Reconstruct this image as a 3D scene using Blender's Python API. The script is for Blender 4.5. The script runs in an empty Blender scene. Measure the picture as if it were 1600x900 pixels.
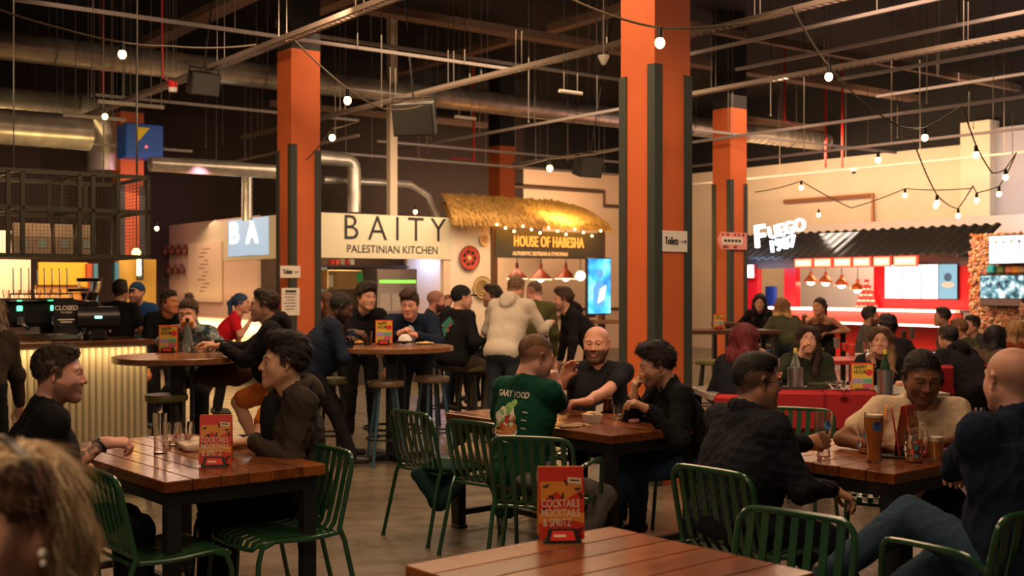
import bpy, bmesh, math, random
import numpy as np
from mathutils import Vector, Matrix
from mathutils.bvhtree import BVHTree

# ------------------------------------------------------------------ camera, world, lights, exposure
CH, HY, F = 1.6, 447.0, 1800.0            # camera height, horizon row, focal length in px of a 1600x900 frame
SC = bpy.context.scene
COL = SC.collection
cam_d = bpy.data.cameras.new('camera'); cam = bpy.data.objects.new('camera', cam_d); COL.objects.link(cam)
cam.location = (0, 0, CH); cam.rotation_euler = (math.pi/2, 0, 0)
cam_d.sensor_width = 36; cam_d.lens = 36*F/1600; cam_d.shift_y = (HY-450)/1600
cam_d.clip_start = .05; cam_d.clip_end = 100
cam_d.dof.use_dof = True; cam_d.dof.focus_distance = 6.3; cam_d.dof.aperture_fstop = 3.2
SC.camera = cam
SC.view_settings.view_transform = 'Standard'; SC.view_settings.look = 'None'
SC.view_settings.gamma = 1; SC.view_settings.use_curve_mapping = False
SC.view_settings.exposure = 0.5
w = bpy.data.worlds.new('hall_air'); SC.world = w; w.use_nodes = True
w.node_tree.nodes['Background'].inputs[0].default_value = (.80, .62, .50, 1)
w.node_tree.nodes['Background'].inputs[1].default_value = .045

def at(px, py, Y): return Vector(((px-800)/F*Y, Y, CH+(HY-py)/F*Y))
def onz(px, py, z):
    Y = (z-CH)*F/(HY-py); return Vector(((px-800)/F*Y, Y, z))
UD = Vector((-.6, .8, 0)); VD = Vector((.8, .6, 0))          # the hall's two building directions
P0 = Vector((1.14, 9.2, 0))                                   # column (0,0), near corner
def uv(u, v, z=0): return P0 + UD*u + VD*v + Vector((0, 0, z))
YAW_U = math.atan2(.6, .8)                                    # rotation that turns +Y into UD

ORD = ['first', 'second', 'third', 'fourth', 'fifth', 'sixth', 'seventh', 'eighth', 'ninth', 'tenth', 'eleventh', 'twelfth', 'thirteenth', 'fourteenth', 'fifteenth', 'sixteenth', 'seventeenth', 'eighteenth', 'nineteenth', 'twentieth']
ORD += ['twenty-'+q for q in ORD[:9]]+['thirtieth']+['thirty-'+q for q in ORD[:9]]
def area(name, loc, size, power, color, rot=(0, 0, 0), size_y=None, spread=180):
    d = bpy.data.lights.new(name, 'AREA'); d.energy = power; d.color = color; d.size = size
    if size_y: d.shape = 'RECTANGLE'; d.size_y = size_y
    d.spread = math.radians(spread)
    o = bpy.data.objects.new(name, d); COL.objects.link(o); o.location = loc; o.rotation_euler = rot
    return o
def spot(name, loc, target, power, color, ang=70, blend=.6, r=.08):
    d = bpy.data.lights.new(name, 'SPOT'); d.energy = power; d.color = color; d.spot_size = math.radians(ang); d.spot_blend = blend; d.shadow_soft_size = r
    o = bpy.data.objects.new(name, d); COL.objects.link(o); o.location = loc
    o.rotation_euler = (Vector(target)-Vector(loc)).to_track_quat('-Z', 'Y').to_euler(); return o
WARM = (1, .62, .33); AMB = (1, .50, .22); NEUT = (1, .78, .55); COOL = (.45, .65, 1)
# hall spotlights hung under the deck, aimed at tables and columns, plus added fills
area('hall_light_near', (.3, 4.2, 5.0), 2.2, 80, (1, .66, .40), (math.radians(-8), 0, 0))
area('hall_light_middle', (-.6, 9.0, 5.0), 3.0, 145, (1, .62, .36))
area('hall_light_left', (-4.6, 10.5, 4.6), 2.5, 80, (1, .60, .33))
area('hall_light_right', (4.2, 11.5, 4.8), 3.0, 110, (1, .62, .40))
area('hall_light_far', (-.5, 16.2, 4.8), 4.0, 150, (1, .66, .38))
area('hall_light_far_right', (5.6, 18.0, 4.8), 4.0, 130, (1, .62, .38))
spot('column_spot', (2.9, 4.6, 3.9), (1.3, 9.3, 1.5), 240, (1, .70, .48), 50)
spot('column_spot_left', (-.6, 4.6, 3.9), (1.1, 9.3, 1.5), 190, (1, .62, .38), 45)
spot('column_spot_second', (-1.6, 10.6, 4.4), (-2.9, 14.3, 3.2), 190, (1, .62, .38), 55)
spot('column_spot_third', (3.6, 15.0, 4.4), (3.7, 19.3, 3.0), 200, (1, .62, .38), 55)
area('front_fill_added', (-2.2, .3, 3.3), 1.0, 42, (1, .70, .48), (math.radians(42), 0, math.radians(-32)))  # added, unseen fill that brightens the foreground from the left front
spot('duct_fill_left', (-4.6, 10.2, 3.4), (-3.6, 17.0, 4.9), 150, (1, .66, .40), 60)  # added uplight, put in to brighten the silver duct from below
spot('duct_fill_right', (1.6, 12.6, 3.4), (1.0, 20.5, 4.9), 180, (1, .70, .45), 60)  # second added light for the underside of the duct
spot('far_column_pink', uv(9.6, .2, 3.2), uv(13.1, .2, 2.9), 190, (1, .42, .60), 50)
spot('table_spot_blue', (2.4, 10.5, 4.4), (-1.2, 5.8, .8), 130, (.55, .70, 1), 40)

# ------------------------------------------------------------------ object helpers
def tag(o, label=None, cat=None, group=None, kind=None):
    if label: o['label'] = label
    if cat: o['category'] = cat
    if group: o['group'] = group
    if kind: o['kind'] = kind
    return o
def thing(name, label, cat, loc=(0, 0, 0), rz=0, group=None):
    o = bpy.data.objects.new(name, None); COL.objects.link(o); o.empty_display_size = .1
    o.location = loc; o.rotation_euler = (0, 0, rz)
    return tag(o, label, cat, group)
KIDS = {}
def link(name, me, parent=None):
    o = bpy.data.objects.new(name, me); COL.objects.link(o)
    if parent is not None:
        o.parent = parent; KIDS.setdefault(parent.name, []).append(o)
    return o
def dup(o, loc, rz=0, label=None, group=None, parent=None):
    c = o.copy(); COL.objects.link(c)
    if parent is None:
        c.location = loc; c.rotation_euler = (0, 0, rz)
        if label: c['label'] = label
        if group: c['group'] = group
    else:
        c.parent = parent; KIDS.setdefault(parent.name, []).append(c)
    for ch in KIDS.get(o.name, []): dup(ch, None, 0, None, None, c)
    return c

class MB:
    """collects simple solids in one mesh"""
    def __init__(s): s.v = []; s.f = []; s.m = []; s.mats = []
    def mi(s, mat):
        if mat is None: return 0
        if mat not in s.mats: s.mats.append(mat)
        return s.mats.index(mat)
    def add(s, vs, fs, mat=None):
        n = len(s.v); i = s.mi(mat)
        s.v += [tuple(v) for v in vs]; s.f += [tuple(n+k for k in f) for f in fs]; s.m += [i]*len(fs); return s
    def box(s, c, size, R=None, mat=None, bev=0):
        x, y, z = size[0]/2, size[1]/2, size[2]/2
        c = Vector(c); R = R or Matrix.Identity(3)
        if bev <= 0 or bev*2.05 > min(size):
            vs = [(a*x, b*y, d*z) for d in (-1, 1) for b in (-1, 1) for a in (-1, 1)]
            fs = [(0, 2, 3, 1), (4, 5, 7, 6), (0, 1, 5, 4), (2, 6, 7, 3), (0, 4, 6, 2), (1, 3, 7, 5)]
            return s.add([R @ Vector(v)+c for v in vs], fs, mat)
        def ring(zz, ins, cut):
            X, Y2 = x-ins, y-ins; cu = cut
            return [(X-cu, -Y2, zz), (X, -Y2+cu, zz), (X, Y2-cu, zz), (X-cu, Y2, zz), (-X+cu, Y2, zz), (-X, Y2-cu, zz), (-X, -Y2+cu, zz), (-X+cu, -Y2, zz)]
        rings = [ring(-z, bev, bev*.5), ring(-z+bev, 0, bev), ring(z-bev, 0, bev), ring(z, bev, bev*.5)]
        vs = [R @ Vector(p)+c for r in rings for p in r]
        fs = [tuple(range(7, -1, -1)), tuple(24+k for k in range(8))]
        for r in range(3):
            for k in range(8): fs.append((r*8+k, r*8+(k+1) % 8, (r+1)*8+(k+1) % 8, (r+1)*8+k))
        return s.add(vs, fs, mat)
    def rot(s, rz): return Matrix.Rotation(rz, 3, 'Z')
    def tube(s, pts, r, n=8, mat=None, closed=False, flat=None, caps=True):
        """round tube along pts; r number or list; flat=(w,t,normal) makes a strap"""
        P = [Vector(p) for p in pts]; m = len(P)
        rs = r if isinstance(r, (list, tuple)) else [r]*m
        T = []
        for i in range(m):
            a = P[(i-1) % m] if (closed or i > 0) else P[i]; b = P[(i+1) % m] if (closed or i < m-1) else P[i]
            t = b-a; T.append(t.normalized() if t.length > 1e-9 else Vector((0, 0, 1)))
        up = Vector((0, 0, 1)) if abs(T[0].z) < .9 else Vector((1, 0, 0))
        if flat: up = Vector(flat[2])
        nx = (up - T[0]*up.dot(T[0])).normalized(); vs = []; 
        for i in range(m):
            nx = (nx - T[i]*nx.dot(T[i])); nx = nx.normalized() if nx.length > 1e-6 else T[i].orthogonal().normalized()
            ny = T[i].cross(nx)
            if flat:
                wd, th = flat[0]/2, flat[1]/2
                vs += [P[i]+ny*wd+nx*th, P[i]-ny*wd+nx*th, P[i]-ny*wd-nx*th, P[i]+ny*wd-nx*th]
            else:
                vs += [P[i]+(nx*math.cos(2*math.pi*k/n)+ny*math.sin(2*math.pi*k/n))*rs[i] for k in range(n)]
        q = 4 if flat else n; fs = []
        for i in range(m if closed else m-1):
            for k in range(q):
                a = i*q; b = ((i+1) % m)*q
                fs.append((a+k, a+(k+1) % q, b+(k+1) % q, b+k))
        if not closed and caps: fs += [tuple(range(q-1, -1, -1)), tuple((m-1)*q+k for k in range(q))]
        return s.add(vs, fs, mat)
    def cyl(s, a, b, r, r2=None, n=16, mat=None): return s.tube([a, b], [r, r if r2 is None else r2], n, mat)
    def lathe(s, prof, c=(0, 0, 0), n=24, mat=None, M=None, caps=False):
        """prof: (radius, z) rows from bottom to top"""
        c = Vector(c); vs = []
        for r, z in prof:
            for k in range(n):
                p = Vector((r*math.cos(2*math.pi*k/n), r*math.sin(2*math.pi*k/n), z))
                vs.append((M @ p if M else p)+c)
        fs = [(i*n+k, i*n+(k+1) % n, (i+1)*n+(k+1) % n, (i+1)*n+k) for i in range(len(prof)-1) for k in range(n)]
        if caps: fs += [tuple(range(n-1, -1, -1)), tuple((len(prof)-1)*n+k for k in range(n))]
        return s.add(vs, fs, mat)
    def sph(s, c, r, n=12, mat=None, M=None):
        rr = r if isinstance(r, (tuple, list)) else (r, r, r); m = n//2+1
        vs = []; c = Vector(c)
        for i in range(m+1):
            ph = math.pi*i/m-math.pi/2
            for k in range(n):
                p = Vector((rr[0]*math.cos(ph)*math.cos(2*math.pi*k/n), rr[1]*math.cos(ph)*math.sin(2*math.pi*k/n), rr[2]*math.sin(ph)))
                vs.append((M @ p if M else p)+c)
        fs = [(i*n+k, i*n+(k+1) % n, (i+1)*n+(k+1) % n, (i+1)*n+k) for i in range(m) for k in range(n)]
        return s.add(vs, fs, mat)
    def prism(s, poly, o, ax, ay, depth, mat=None):
        """poly in 2D, placed at o with axes ax, ay, pushed along ax x ay by depth"""
        o, ax, ay = Vector(o), Vector(ax), Vector(ay); nz = ax.cross(ay).normalized()*depth; n = len(poly)
        vs = [o+ax*p[0]+ay*p[1] for p in poly]+[o+ax*p[0]+ay*p[1]+nz for p in poly]
        fs = [tuple(range(n-1, -1, -1)), tuple(n+k for k in range(n))]+[(k, (k+1) % n, n+(k+1) % n, n+k) for k in range(n)]
        return s.add(vs, fs, mat)
    def build(s, name, mat=None, parent=None, smooth=True, loc=None, rz=0, sharp=35):
        me = bpy.data.meshes.new(name); me.from_pydata(s.v, [], s.f)
        for m in (s.mats or ([mat] if mat else [])): me.materials.append(m)
        if s.mats and len(s.mats) > 1: me.polygons.foreach_set('material_index', s.m)
        bm = bmesh.new(); bm.from_mesh(me); bmesh.ops.remove_doubles(bm, verts=bm.verts, dist=1e-5); bmesh.ops.recalc_face_normals(bm, faces=bm.faces); bm.to_mesh(me); bm.free()
        if smooth:
            me.polygons.foreach_set('use_smooth', [True]*len(me.polygons)); me.set_sharp_from_angle(angle=math.radians(sharp))
        me.update(); o = link(name, me, parent)
        if loc is not None: o.location = loc
        if rz: o.rotation_euler = (0, 0, rz)
        return o
def soft(pts, n=2):
    """rounds the corners of a path"""
    P = [Vector(p) for p in pts]
    for _ in range(n): P = [P[0]]+[q for a, b in zip(P, P[1:]) for q in (a*.75+b*.25, a*.25+b*.75)][1:-1]+[P[-1]]
    return P
def RZ(a): return Matrix.Rotation(a, 3, 'Z')
def frame(x, y, z): return Matrix((x, y, z)).transposed()

# ------------------------------------------------------------------ materials
MATS = {}
def mat(name, col, rough=.6, metal=0, emit=None, es=0, bump=None, noise=None, trans=0, ior=1.45, spec=.5, coat=0, alpha=1, sheen=0, vary=None):
    """col linear rgb; noise=(scale, amount) varies the colour, bump=(scale, strength)"""
    if name in MATS: return MATS[name]
    m = bpy.data.materials.new(name); m.use_nodes = True; nt = m.node_tree; b = nt.nodes['Principled BSDF']
    b.inputs['Base Color'].default_value = (*col, 1); b.inputs['Roughness'].default_value = rough; b.inputs['Metallic'].default_value = metal
    b.inputs['IOR'].default_value = ior; b.inputs['Specular IOR Level'].default_value = spec
    if trans: b.inputs['Transmission Weight'].default_value = trans
    if coat: b.inputs['Coat Weight'].default_value = coat; b.inputs['Coat Roughness'].default_value = .12
    if alpha < 1: b.inputs['Alpha'].default_value = alpha
    if sheen: b.inputs['Sheen Weight'].default_value = sheen
    if emit: b.inputs['Emission Color'].default_value = (*emit, 1); b.inputs['Emission Strength'].default_value = es
    N = nt.nodes; L = nt.links
    if noise or bump: tc = N.new('ShaderNodeTexCoord')
    if noise:
        n = N.new('ShaderNodeTexNoise'); n.inputs['Scale'].default_value = noise[0]; n.inputs['Detail'].default_value = 5
        mp = N.new('ShaderNodeMapping'); mp.inputs['Scale'].default_value = noise[2] if len(noise) > 2 else (1, 1, 1)
        L.new(tc.outputs['Object'], mp.inputs[0]); L.new(mp.outputs[0], n.inputs['Vector'])
        r = N.new('ShaderNodeMapRange'); r.inputs[1].default_value = .3; r.inputs[2].default_value = .7
        r.inputs[3].default_value = 1-noise[1]; r.inputs[4].default_value = 1+noise[1]
        L.new(n.outputs[0], r.inputs[0])
        h = N.new('ShaderNodeVectorMath'); h.operation = 'SCALE'; h.inputs[0].default_value = col
        L.new(r.outputs[0], h.inputs['Scale']); L.new(h.outputs[0], b.inputs['Base Color'])
    if bump:
        n2 = N.new('ShaderNodeTexNoise'); n2.inputs['Scale'].default_value = bump[0]; n2.inputs['Detail'].default_value = 3
        bp = N.new('ShaderNodeBump'); bp.inputs['Strength'].default_value = bump[1]; bp.inputs['Distance'].default_value = .01
        L.new(tc.outputs['Object'], n2.inputs['Vector']); L.new(n2.outputs[0], bp.inputs['Height']); L.new(bp.outputs[0], b.inputs['Normal'])
    MATS[name] = m; return m
def hexc(h):
    h = h.lstrip('#'); return tuple(((int(h[i:i+2], 16)/255)**2.2) for i in (0, 2, 4))
def emis(name, col, s): return mat(name, (0, 0, 0), .5, emit=col, es=s)

def wood_mat(name, c1, c2, axis=0, rough=.22, width=.14, coat=.4):
    m = bpy.data.materials.new(name); m.use_nodes = True; nt = m.node_tree; b = nt.nodes['Principled BSDF']; N = nt.nodes; L = nt.links
    tc = N.new('ShaderNodeTexCoord'); mp = N.new('ShaderNodeMapping')
    mp.inputs['Scale'].default_value = (1.3, 14, 14) if axis == 0 else (14, 1.3, 14)
    L.new(tc.outputs['Object'], mp.inputs[0])
    n = N.new('ShaderNodeTexNoise'); n.inputs['Scale'].default_value = 1.6; n.inputs['Detail'].default_value = 8; n.inputs['Distortion'].default_value = .6
    L.new(mp.outputs[0], n.inputs['Vector'])
    sx = N.new('ShaderNodeSeparateXYZ'); L.new(tc.outputs['Object'], sx.inputs[0])
    d = N.new('ShaderNodeMath'); d.operation = 'DIVIDE'; d.inputs[1].default_value = width; L.new(sx.outputs[1 if axis == 0 else 0], d.inputs[0])
    fl = N.new('ShaderNodeMath'); fl.operation = 'FLOOR'; L.new(d.outputs[0], fl.inputs[0])
    wn = N.new('ShaderNodeTexWhiteNoise'); wn.noise_dimensions = '1D'; L.new(fl.outputs[0], wn.inputs['W'])
    mx = N.new('ShaderNodeMath'); mx.operation = 'MULTIPLY_ADD'; mx.inputs[1].default_value = .35; L.new(wn.outputs[0], mx.inputs[0]); 
    s2 = N.new('ShaderNodeMath'); s2.operation = 'MULTIPLY'; s2.inputs[1].default_value = .8; L.new(n.outputs[0], s2.inputs[0]); L.new(s2.outputs[0], mx.inputs[2])
    cr = N.new('ShaderNodeValToRGB'); cr.color_ramp.elements[0].position = .25; cr.color_ramp.elements[1].position = .8
    cr.color_ramp.elements[0].color = (*c1, 1); cr.color_ramp.elements[1].color = (*c2, 1); L.new(mx.outputs[0], cr.inputs[0])
    L.new(cr.outputs[0], b.inputs['Base Color']); b.inputs['Coat Weight'].default_value = coat; b.inputs['Coat Roughness'].default_value = .1
    n3 = N.new('ShaderNodeTexNoise'); n3.inputs['Scale'].default_value = 9; n3.inputs['Detail'].default_value = 4; L.new(tc.outputs['Object'], n3.inputs['Vector'])
    mr = N.new('ShaderNodeMapRange'); mr.inputs[3].default_value = rough*.7; mr.inputs[4].default_value = rough*1.6; L.new(n3.outputs[0], mr.inputs[0]); L.new(mr.outputs[0], b.inputs['Roughness'])
    bp = N.new('ShaderNodeBump'); bp.inputs['Strength'].default_value = .06; bp.inputs['Distance'].default_value = .004; L.new(n.outputs[0], bp.inputs['Height']); L.new(bp.outputs[0], b.inputs['Normal'])
    return m

def attr_mat(name, rough=.55, sss=0, bump=(60, .15), spec=.4, sheen=0):
    m = bpy.data.materials.new(name); m.use_nodes = True; nt = m.node_tree; b = nt.nodes['Principled BSDF']; N = nt.nodes; L = nt.links
    a = N.new('ShaderNodeAttribute'); a.attribute_name = 'Col'; L.new(a.outputs['Color'], b.inputs['Base Color'])
    b.inputs['Roughness'].default_value = rough; b.inputs['Specular IOR Level'].default_value = spec
    if sss: b.inputs['Subsurface Weight'].default_value = sss; b.inputs['Subsurface Radius'].default_value = (.02, .008, .004); b.inputs['Subsurface Scale'].default_value = .5
    if sheen: b.inputs['Sheen Weight'].default_value = sheen
    tc = N.new('ShaderNodeTexCoord'); n2 = N.new('ShaderNodeTexNoise'); n2.inputs['Scale'].default_value = bump[0]; n2.inputs['Detail'].default_value = 4
    bp = N.new('ShaderNodeBump'); bp.inputs['Strength'].default_value = bump[1]; bp.inputs['Distance'].default_value = .008
    L.new(tc.outputs['Object'], n2.inputs['Vector']); L.new(n2.outputs[0], bp.inputs['Height']); L.new(bp.outputs[0], b.inputs['Normal'])
    return m
M_SKIN = attr_mat('skin', .5, .12, (220, .08), .35)
M_CLOTH = attr_mat('woven_cloth', .92, 0, (60, .4), .12, 0)
M_HAIR = attr_mat('hair_strands', .55, 0, (260, .5), .35)
M_LEATHER = attr_mat('smooth_leather', .38, 0, (30, .25), .5)
green_paint = mat('green_gloss_paint', (.018, .072, .028), .22, 0, coat=.6)
black_steel = mat('black_powder_steel', (.022, .022, .024), .45, .3, bump=(90, .1))
orange_paint = mat('orange_paint', (.58, .125, .032), .62, bump=(160, .12), noise=(3, .06))
guard_paint = mat('dark_green_guard', (.040, .050, .040), .5)
galv = mat('galvanised_steel', (.50, .48, .46), .35, .9, noise=(14, .25), bump=(20, .1))
duct_steel = mat('spiral_duct_steel', (.58, .54, .48), .30, .65, noise=(4, .25))
rod_steel = mat('threaded_rod_steel', (.26, .23, .20), .45, .6)
rail_paint = mat('grey_channel_steel', (.34, .30, .29), .55, .3)
dark_paint = mat('black_ceiling_paint', (.005, .0045, .0045), .8)
cream = mat('cream_plaster', (.74, .55, .38), .8, noise=(1.2, .05), bump=(30, .05))
white_plastic = mat('white_plastic', (.75, .72, .68), .4)
black_plastic = mat('black_plastic', (.015, .015, .016), .35)
red_paint = mat('red_paint', (.60, .010, .018), .45)
red_pipe = mat('red_pipe_paint', (.50, .02, .015), .4)
steel = mat('brushed_steel', (.60, .58, .56), .28, .95, noise=(6, .1, (1, 1, 30)))
glass = mat('clear_glass', (.97, .97, .97), .02, trans=1, ior=1.45)
def txt(s, size, o, ax, ay, mat_, name='lettering', parent=None, depth=.004, sx=1, align='CENTER', bold=0, bvh=None, spacing=1):
    """text as a solid mesh; o = anchor, ax/ay = unit axes"""
    c = bpy.data.curves.new('t', 'FONT'); c.body = s; c.size = size; c.align_x = align; c.align_y = 'CENTER'; c.offset = bold; c.resolution_u = 3; c.space_character = spacing
    if not bvh: c.extrude = depth/2
    to = bpy.data.objects.new('t', c); COL.objects.link(to); dg = bpy.context.evaluated_depsgraph_get(); dg.update()
    me = bpy.data.meshes.new_from_object(to.evaluated_get(dg)); bpy.data.objects.remove(to)
    ax, ay = Vector(ax), Vector(ay); nz = ax.cross(ay).normalized(); o = Vector(o)
    if bvh:
        bm = bmesh.new(); bm.from_mesh(me); bmesh.ops.subdivide_edges(bm, edges=[e for e in bm.edges if e.calc_length() > size*.25], cuts=2); bmesh.ops.triangulate(bm, faces=bm.faces)
        bm.to_mesh(me); bm.free()
    for v in me.vertices:
        p = o+ax*v.co.x*sx+ay*v.co.y+nz*v.co.z
        if bvh:
            hit = bvh.ray_cast(p+nz*.35, -nz)
            if hit[0] is not None: p = hit[0]+nz*.004
        v.co = p
    me.materials.clear(); me.materials.append(mat_)
    if sx < 0: me.flip_normals()
    return link(name, me, parent)
# ------------------------------------------------------------------ smooth solids (used for people, food, cloth)
f32 = np.float32
def wob(P, amp, freq, seed=0, n=5):
    rs = np.random.RandomState(seed); out = 0
    for i in range(n):
        d = rs.normal(size=3); d /= np.linalg.norm(d); fr = freq*rs.uniform(.6, 1.7)
        e = rs.normal(size=3); e /= np.linalg.norm(e)
        out = out+np.sin((P[0]*d[0]+P[1]*d[1]+P[2]*d[2])*fr+rs.uniform(0, 6)+1.3*np.sin((P[0]*e[0]+P[1]*e[1]+P[2]*e[2])*fr*.45+i))
    return (out*(amp/n)).astype(f32)
class Blob:
    def __init__(s): s.p = []; s.cuts = []; s.post = None; s.lo = np.full(3, 1e9); s.hi = np.full(3, -1e9)
    def _ext(s, a, r):
        a = np.array(a, float); s.lo = np.minimum(s.lo, a-r); s.hi = np.maximum(s.hi, a+r)
    def rc(s, a, b, ra, rb=None, k=.02, op='u'):
        rb = ra if rb is None else rb; a = np.array(a, float); b = np.array(b, float)
        if op == 'u': s._ext(a, ra); s._ext(b, rb)
        s.p.append((op, k, np.minimum(a, b)-max(ra, rb), np.maximum(a, b)+max(ra, rb), 'rc', a, b, ra, rb)); return s
    def chain(s, pts, rs, k=.02, op='u'):
        for i in range(len(pts)-1): s.rc(pts[i], pts[i+1], rs[i], rs[i+1], k, op)
        return s
    def el(s, c, r, R=None, k=.02, op='u'):
        c = np.array(c, float); r = np.array(r, float); m = r.max(); R = np.array(R) if R is not None else None
        if op == 'u': s._ext(c, m if R is not None else r)
        e = m if R is not None else r
        s.p.append((op, k, c-e, c+e, 'el', c, r, R)); return s
    def bx(s, c, h, R=None, rad=.01, k=.01, op='u'):
        c = np.array(c, float); h = np.array(h, float); m = np.linalg.norm(h); R = np.array(R) if R is not None else None
        if op == 'u': s._ext(c, m if R is not None else h)
        s.p.append((op, k, c-m, c+m, 'bx', c, h, R, rad)); return s
    def cut(s, o, n): s.cuts.append((np.array(o, float), np.array(n, float))); return s        # removes the side n points to
    def mesh(s, h, disp=None, pad=.02):
        lo = s.lo-pad-2*h; hi = s.hi+pad+2*h; nn = np.ceil((hi-lo)/h).astype(int)+1
        ax = [(lo[i]+np.arange(nn[i])*h).astype(f32) for i in range(3)]
        D = np.full(nn, .5, f32)
        for p in s.p:
            op, k, a, b = p[:4]; m = k+2.5*h
            sl = [slice(max(0, int((a[i]-m-lo[i])/h)), min(nn[i], int((b[i]+m-lo[i])/h)+2)) for i in range(3)]
            if any(q.stop <= q.start for q in sl): continue
            X = ax[0][sl[0]][:, None, None]; Y = ax[1][sl[1]][None, :, None]; Z = ax[2][sl[2]][None, None, :]
            if p[4] == 'rc':
                A, B, ra, rb = p[5:]; d = B-A; L2 = max(d@d, 1e-9)
                t = np.clip(((X-f32(A[0]))*f32(d[0])+(Y-f32(A[1]))*f32(d[1])+(Z-f32(A[2]))*f32(d[2]))/f32(L2), 0, 1)
                v = np.sqrt((X-f32(A[0])-t*f32(d[0]))**2+(Y-f32(A[1])-t*f32(d[1]))**2+(Z-f32(A[2])-t*f32(d[2]))**2)-(f32(ra)+t*f32(rb-ra))
            else:
                c, r, R = p[5:8]; x, y, z = X-f32(c[0]), Y-f32(c[1]), Z-f32(c[2])
                if R is not None: x, y, z = (x*f32(R[0, i])+y*f32(R[1, i])+z*f32(R[2, i]) for i in range(3))
                if p[4] == 'el':
                    k0 = np.sqrt((x/f32(r[0]))**2+(y/f32(r[1]))**2+(z/f32(r[2]))**2); k1 = np.sqrt((x/f32(r[0]**2))**2+(y/f32(r[1]**2))**2+(z/f32(r[2]**2))**2)
                    v = k0*(k0-1)/np.maximum(k1, 1e-6)
                else:
                    rad = f32(p[8]); qx = np.abs(x)-f32(r[0])+rad; qy = np.abs(y)-f32(r[1])+rad; qz = np.abs(z)-f32(r[2])+rad
                    v = np.sqrt(np.maximum(qx, 0)**2+np.maximum(qy, 0)**2+np.maximum(qz, 0)**2)+np.minimum(np.maximum(np.maximum(qx, qy), qz), 0)-rad
            S = D[sl[0], sl[1], sl[2]]
            if op == 'u': hh = np.maximum(k-np.abs(S-v), 0)/max(k, 1e-6); D[sl[0], sl[1], sl[2]] = np.minimum(S, v)-hh*hh*f32(k/4)
            else: v = -v; hh = np.maximum(k-np.abs(S-v), 0)/max(k, 1e-6); D[sl[0], sl[1], sl[2]] = np.maximum(S, v)+hh*hh*f32(k/4)
        G = (ax[0][:, None, None], ax[1][None, :, None], ax[2][None, None, :])
        if disp: D = D+disp(G)
        if s.post: D = s.post(D, G)
        for o, n in s.cuts:
            n = n/np.linalg.norm(n); D = np.maximum(D, (G[0]-f32(o[0]))*f32(n[0])+(G[1]-f32(o[1]))*f32(n[1])+(G[2]-f32(o[2]))*f32(n[2]))
        return nets(D, lo, h)
def smx(a, b, k):
    h = np.maximum(k-np.abs(a-b), 0)/k; return np.maximum(a, b)+h*h*f32(k/4)
def nets(D, lo, h):
    S = D < 0; n = D.shape
    cnt = np.zeros((n[0]-1, n[1]-1, n[2]-1), np.int8)
    offs = [(i, j, k) for i in (0, 1) for j in (0, 1) for k in (0, 1)]
    for i, j, k in offs: cnt += S[i:n[0]-1+i, j:n[1]-1+j, k:n[2]-1+k]
    idx = np.argwhere((cnt > 0) & (cnt < 8))
    if len(idx) == 0: return np.zeros((0, 3)), np.zeros((0, 4), int)
    V = [D[idx[:, 0]+i, idx[:, 1]+j, idx[:, 2]+k] for i, j, k in offs]
    acc = np.zeros((len(idx), 3)); c = np.zeros(len(idx))
    for a in range(8):
        for b in range(a+1, 8):
            oa, ob = np.array(offs[a]), np.array(offs[b])
            if np.abs(oa-ob).sum() != 1: continue
            m = (V[a] < 0) != (V[b] < 0); t = np.where(m, V[a]/np.where(m, V[a]-V[b], 1), 0)
            acc += (oa+(ob-oa)*t[:, None])*m[:, None]; c += m
    P = (idx+acc/c[:, None])*h+lo
    vid = np.full(cnt.shape, -1, np.int64); vid[idx[:, 0], idx[:, 1], idx[:, 2]] = np.arange(len(idx))
    Q = []
    for a in range(3):
        b, cc = (a+1) % 3, (a+2) % 3
        A = S.take(range(n[a]-1), a); B = S.take(range(1, n[a]), a)
        e = np.argwhere(A != B); ok = (e[:, b] > 0) & (e[:, cc] > 0) & (e[:, b] < n[b]-1) & (e[:, cc] < n[cc]-1); e = e[ok]
        neg = A[e[:, 0], e[:, 1], e[:, 2]]
        def cell(db, dc):
            q = e.copy(); q[:, b] -= db; q[:, cc] -= dc; return vid[q[:, 0], q[:, 1], q[:, 2]]
        q = np.stack([cell(1, 1), cell(0, 1), cell(0, 0), cell(1, 0)], 1)
        q[~neg] = q[~neg][:, ::-1]; Q.append(q)
    Q = np.concatenate(Q); return P, Q[(Q >= 0).all(1)]
def mesh_obj(name, parts, material, parent=None, origin=(0, 0, 0), colour=(.5, .5, .5)):
    """parts: list of (verts, quads, colour array or rgb)"""
    vs, fs, cs, n = [], [], [], 0
    for P, Q, C in parts:
        if len(P) == 0: continue
        vs.append(P-np.array(origin)); fs.append(Q+n); n += len(P)
        C = np.array(C, float); cs.append(np.tile(C, (len(P), 1)) if C.ndim == 1 else C)
    P = np.concatenate(vs); Q = np.concatenate(fs); C = np.concatenate(cs)
    me = bpy.data.meshes.new(name); me.vertices.add(len(P)); me.vertices.foreach_set('co', P.astype(f32).ravel())
    me.loops.add(len(Q)*4); me.loops.foreach_set('vertex_index', Q.astype(np.int32).ravel()); me.polygons.add(len(Q))
    me.polygons.foreach_set('loop_start', np.arange(0, len(Q)*4, 4, dtype=np.int32)); me.update(calc_edges=True)
    me.polygons.foreach_set('use_smooth', np.ones(len(Q), bool))
    a = me.attributes.new('Col', 'FLOAT_COLOR', 'POINT'); a.data.foreach_set('color', np.concatenate([C, np.ones((len(C), 1))], 1).astype(f32).ravel())
    me.materials.append(material); me.update(); return link(name, me, parent)

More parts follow.
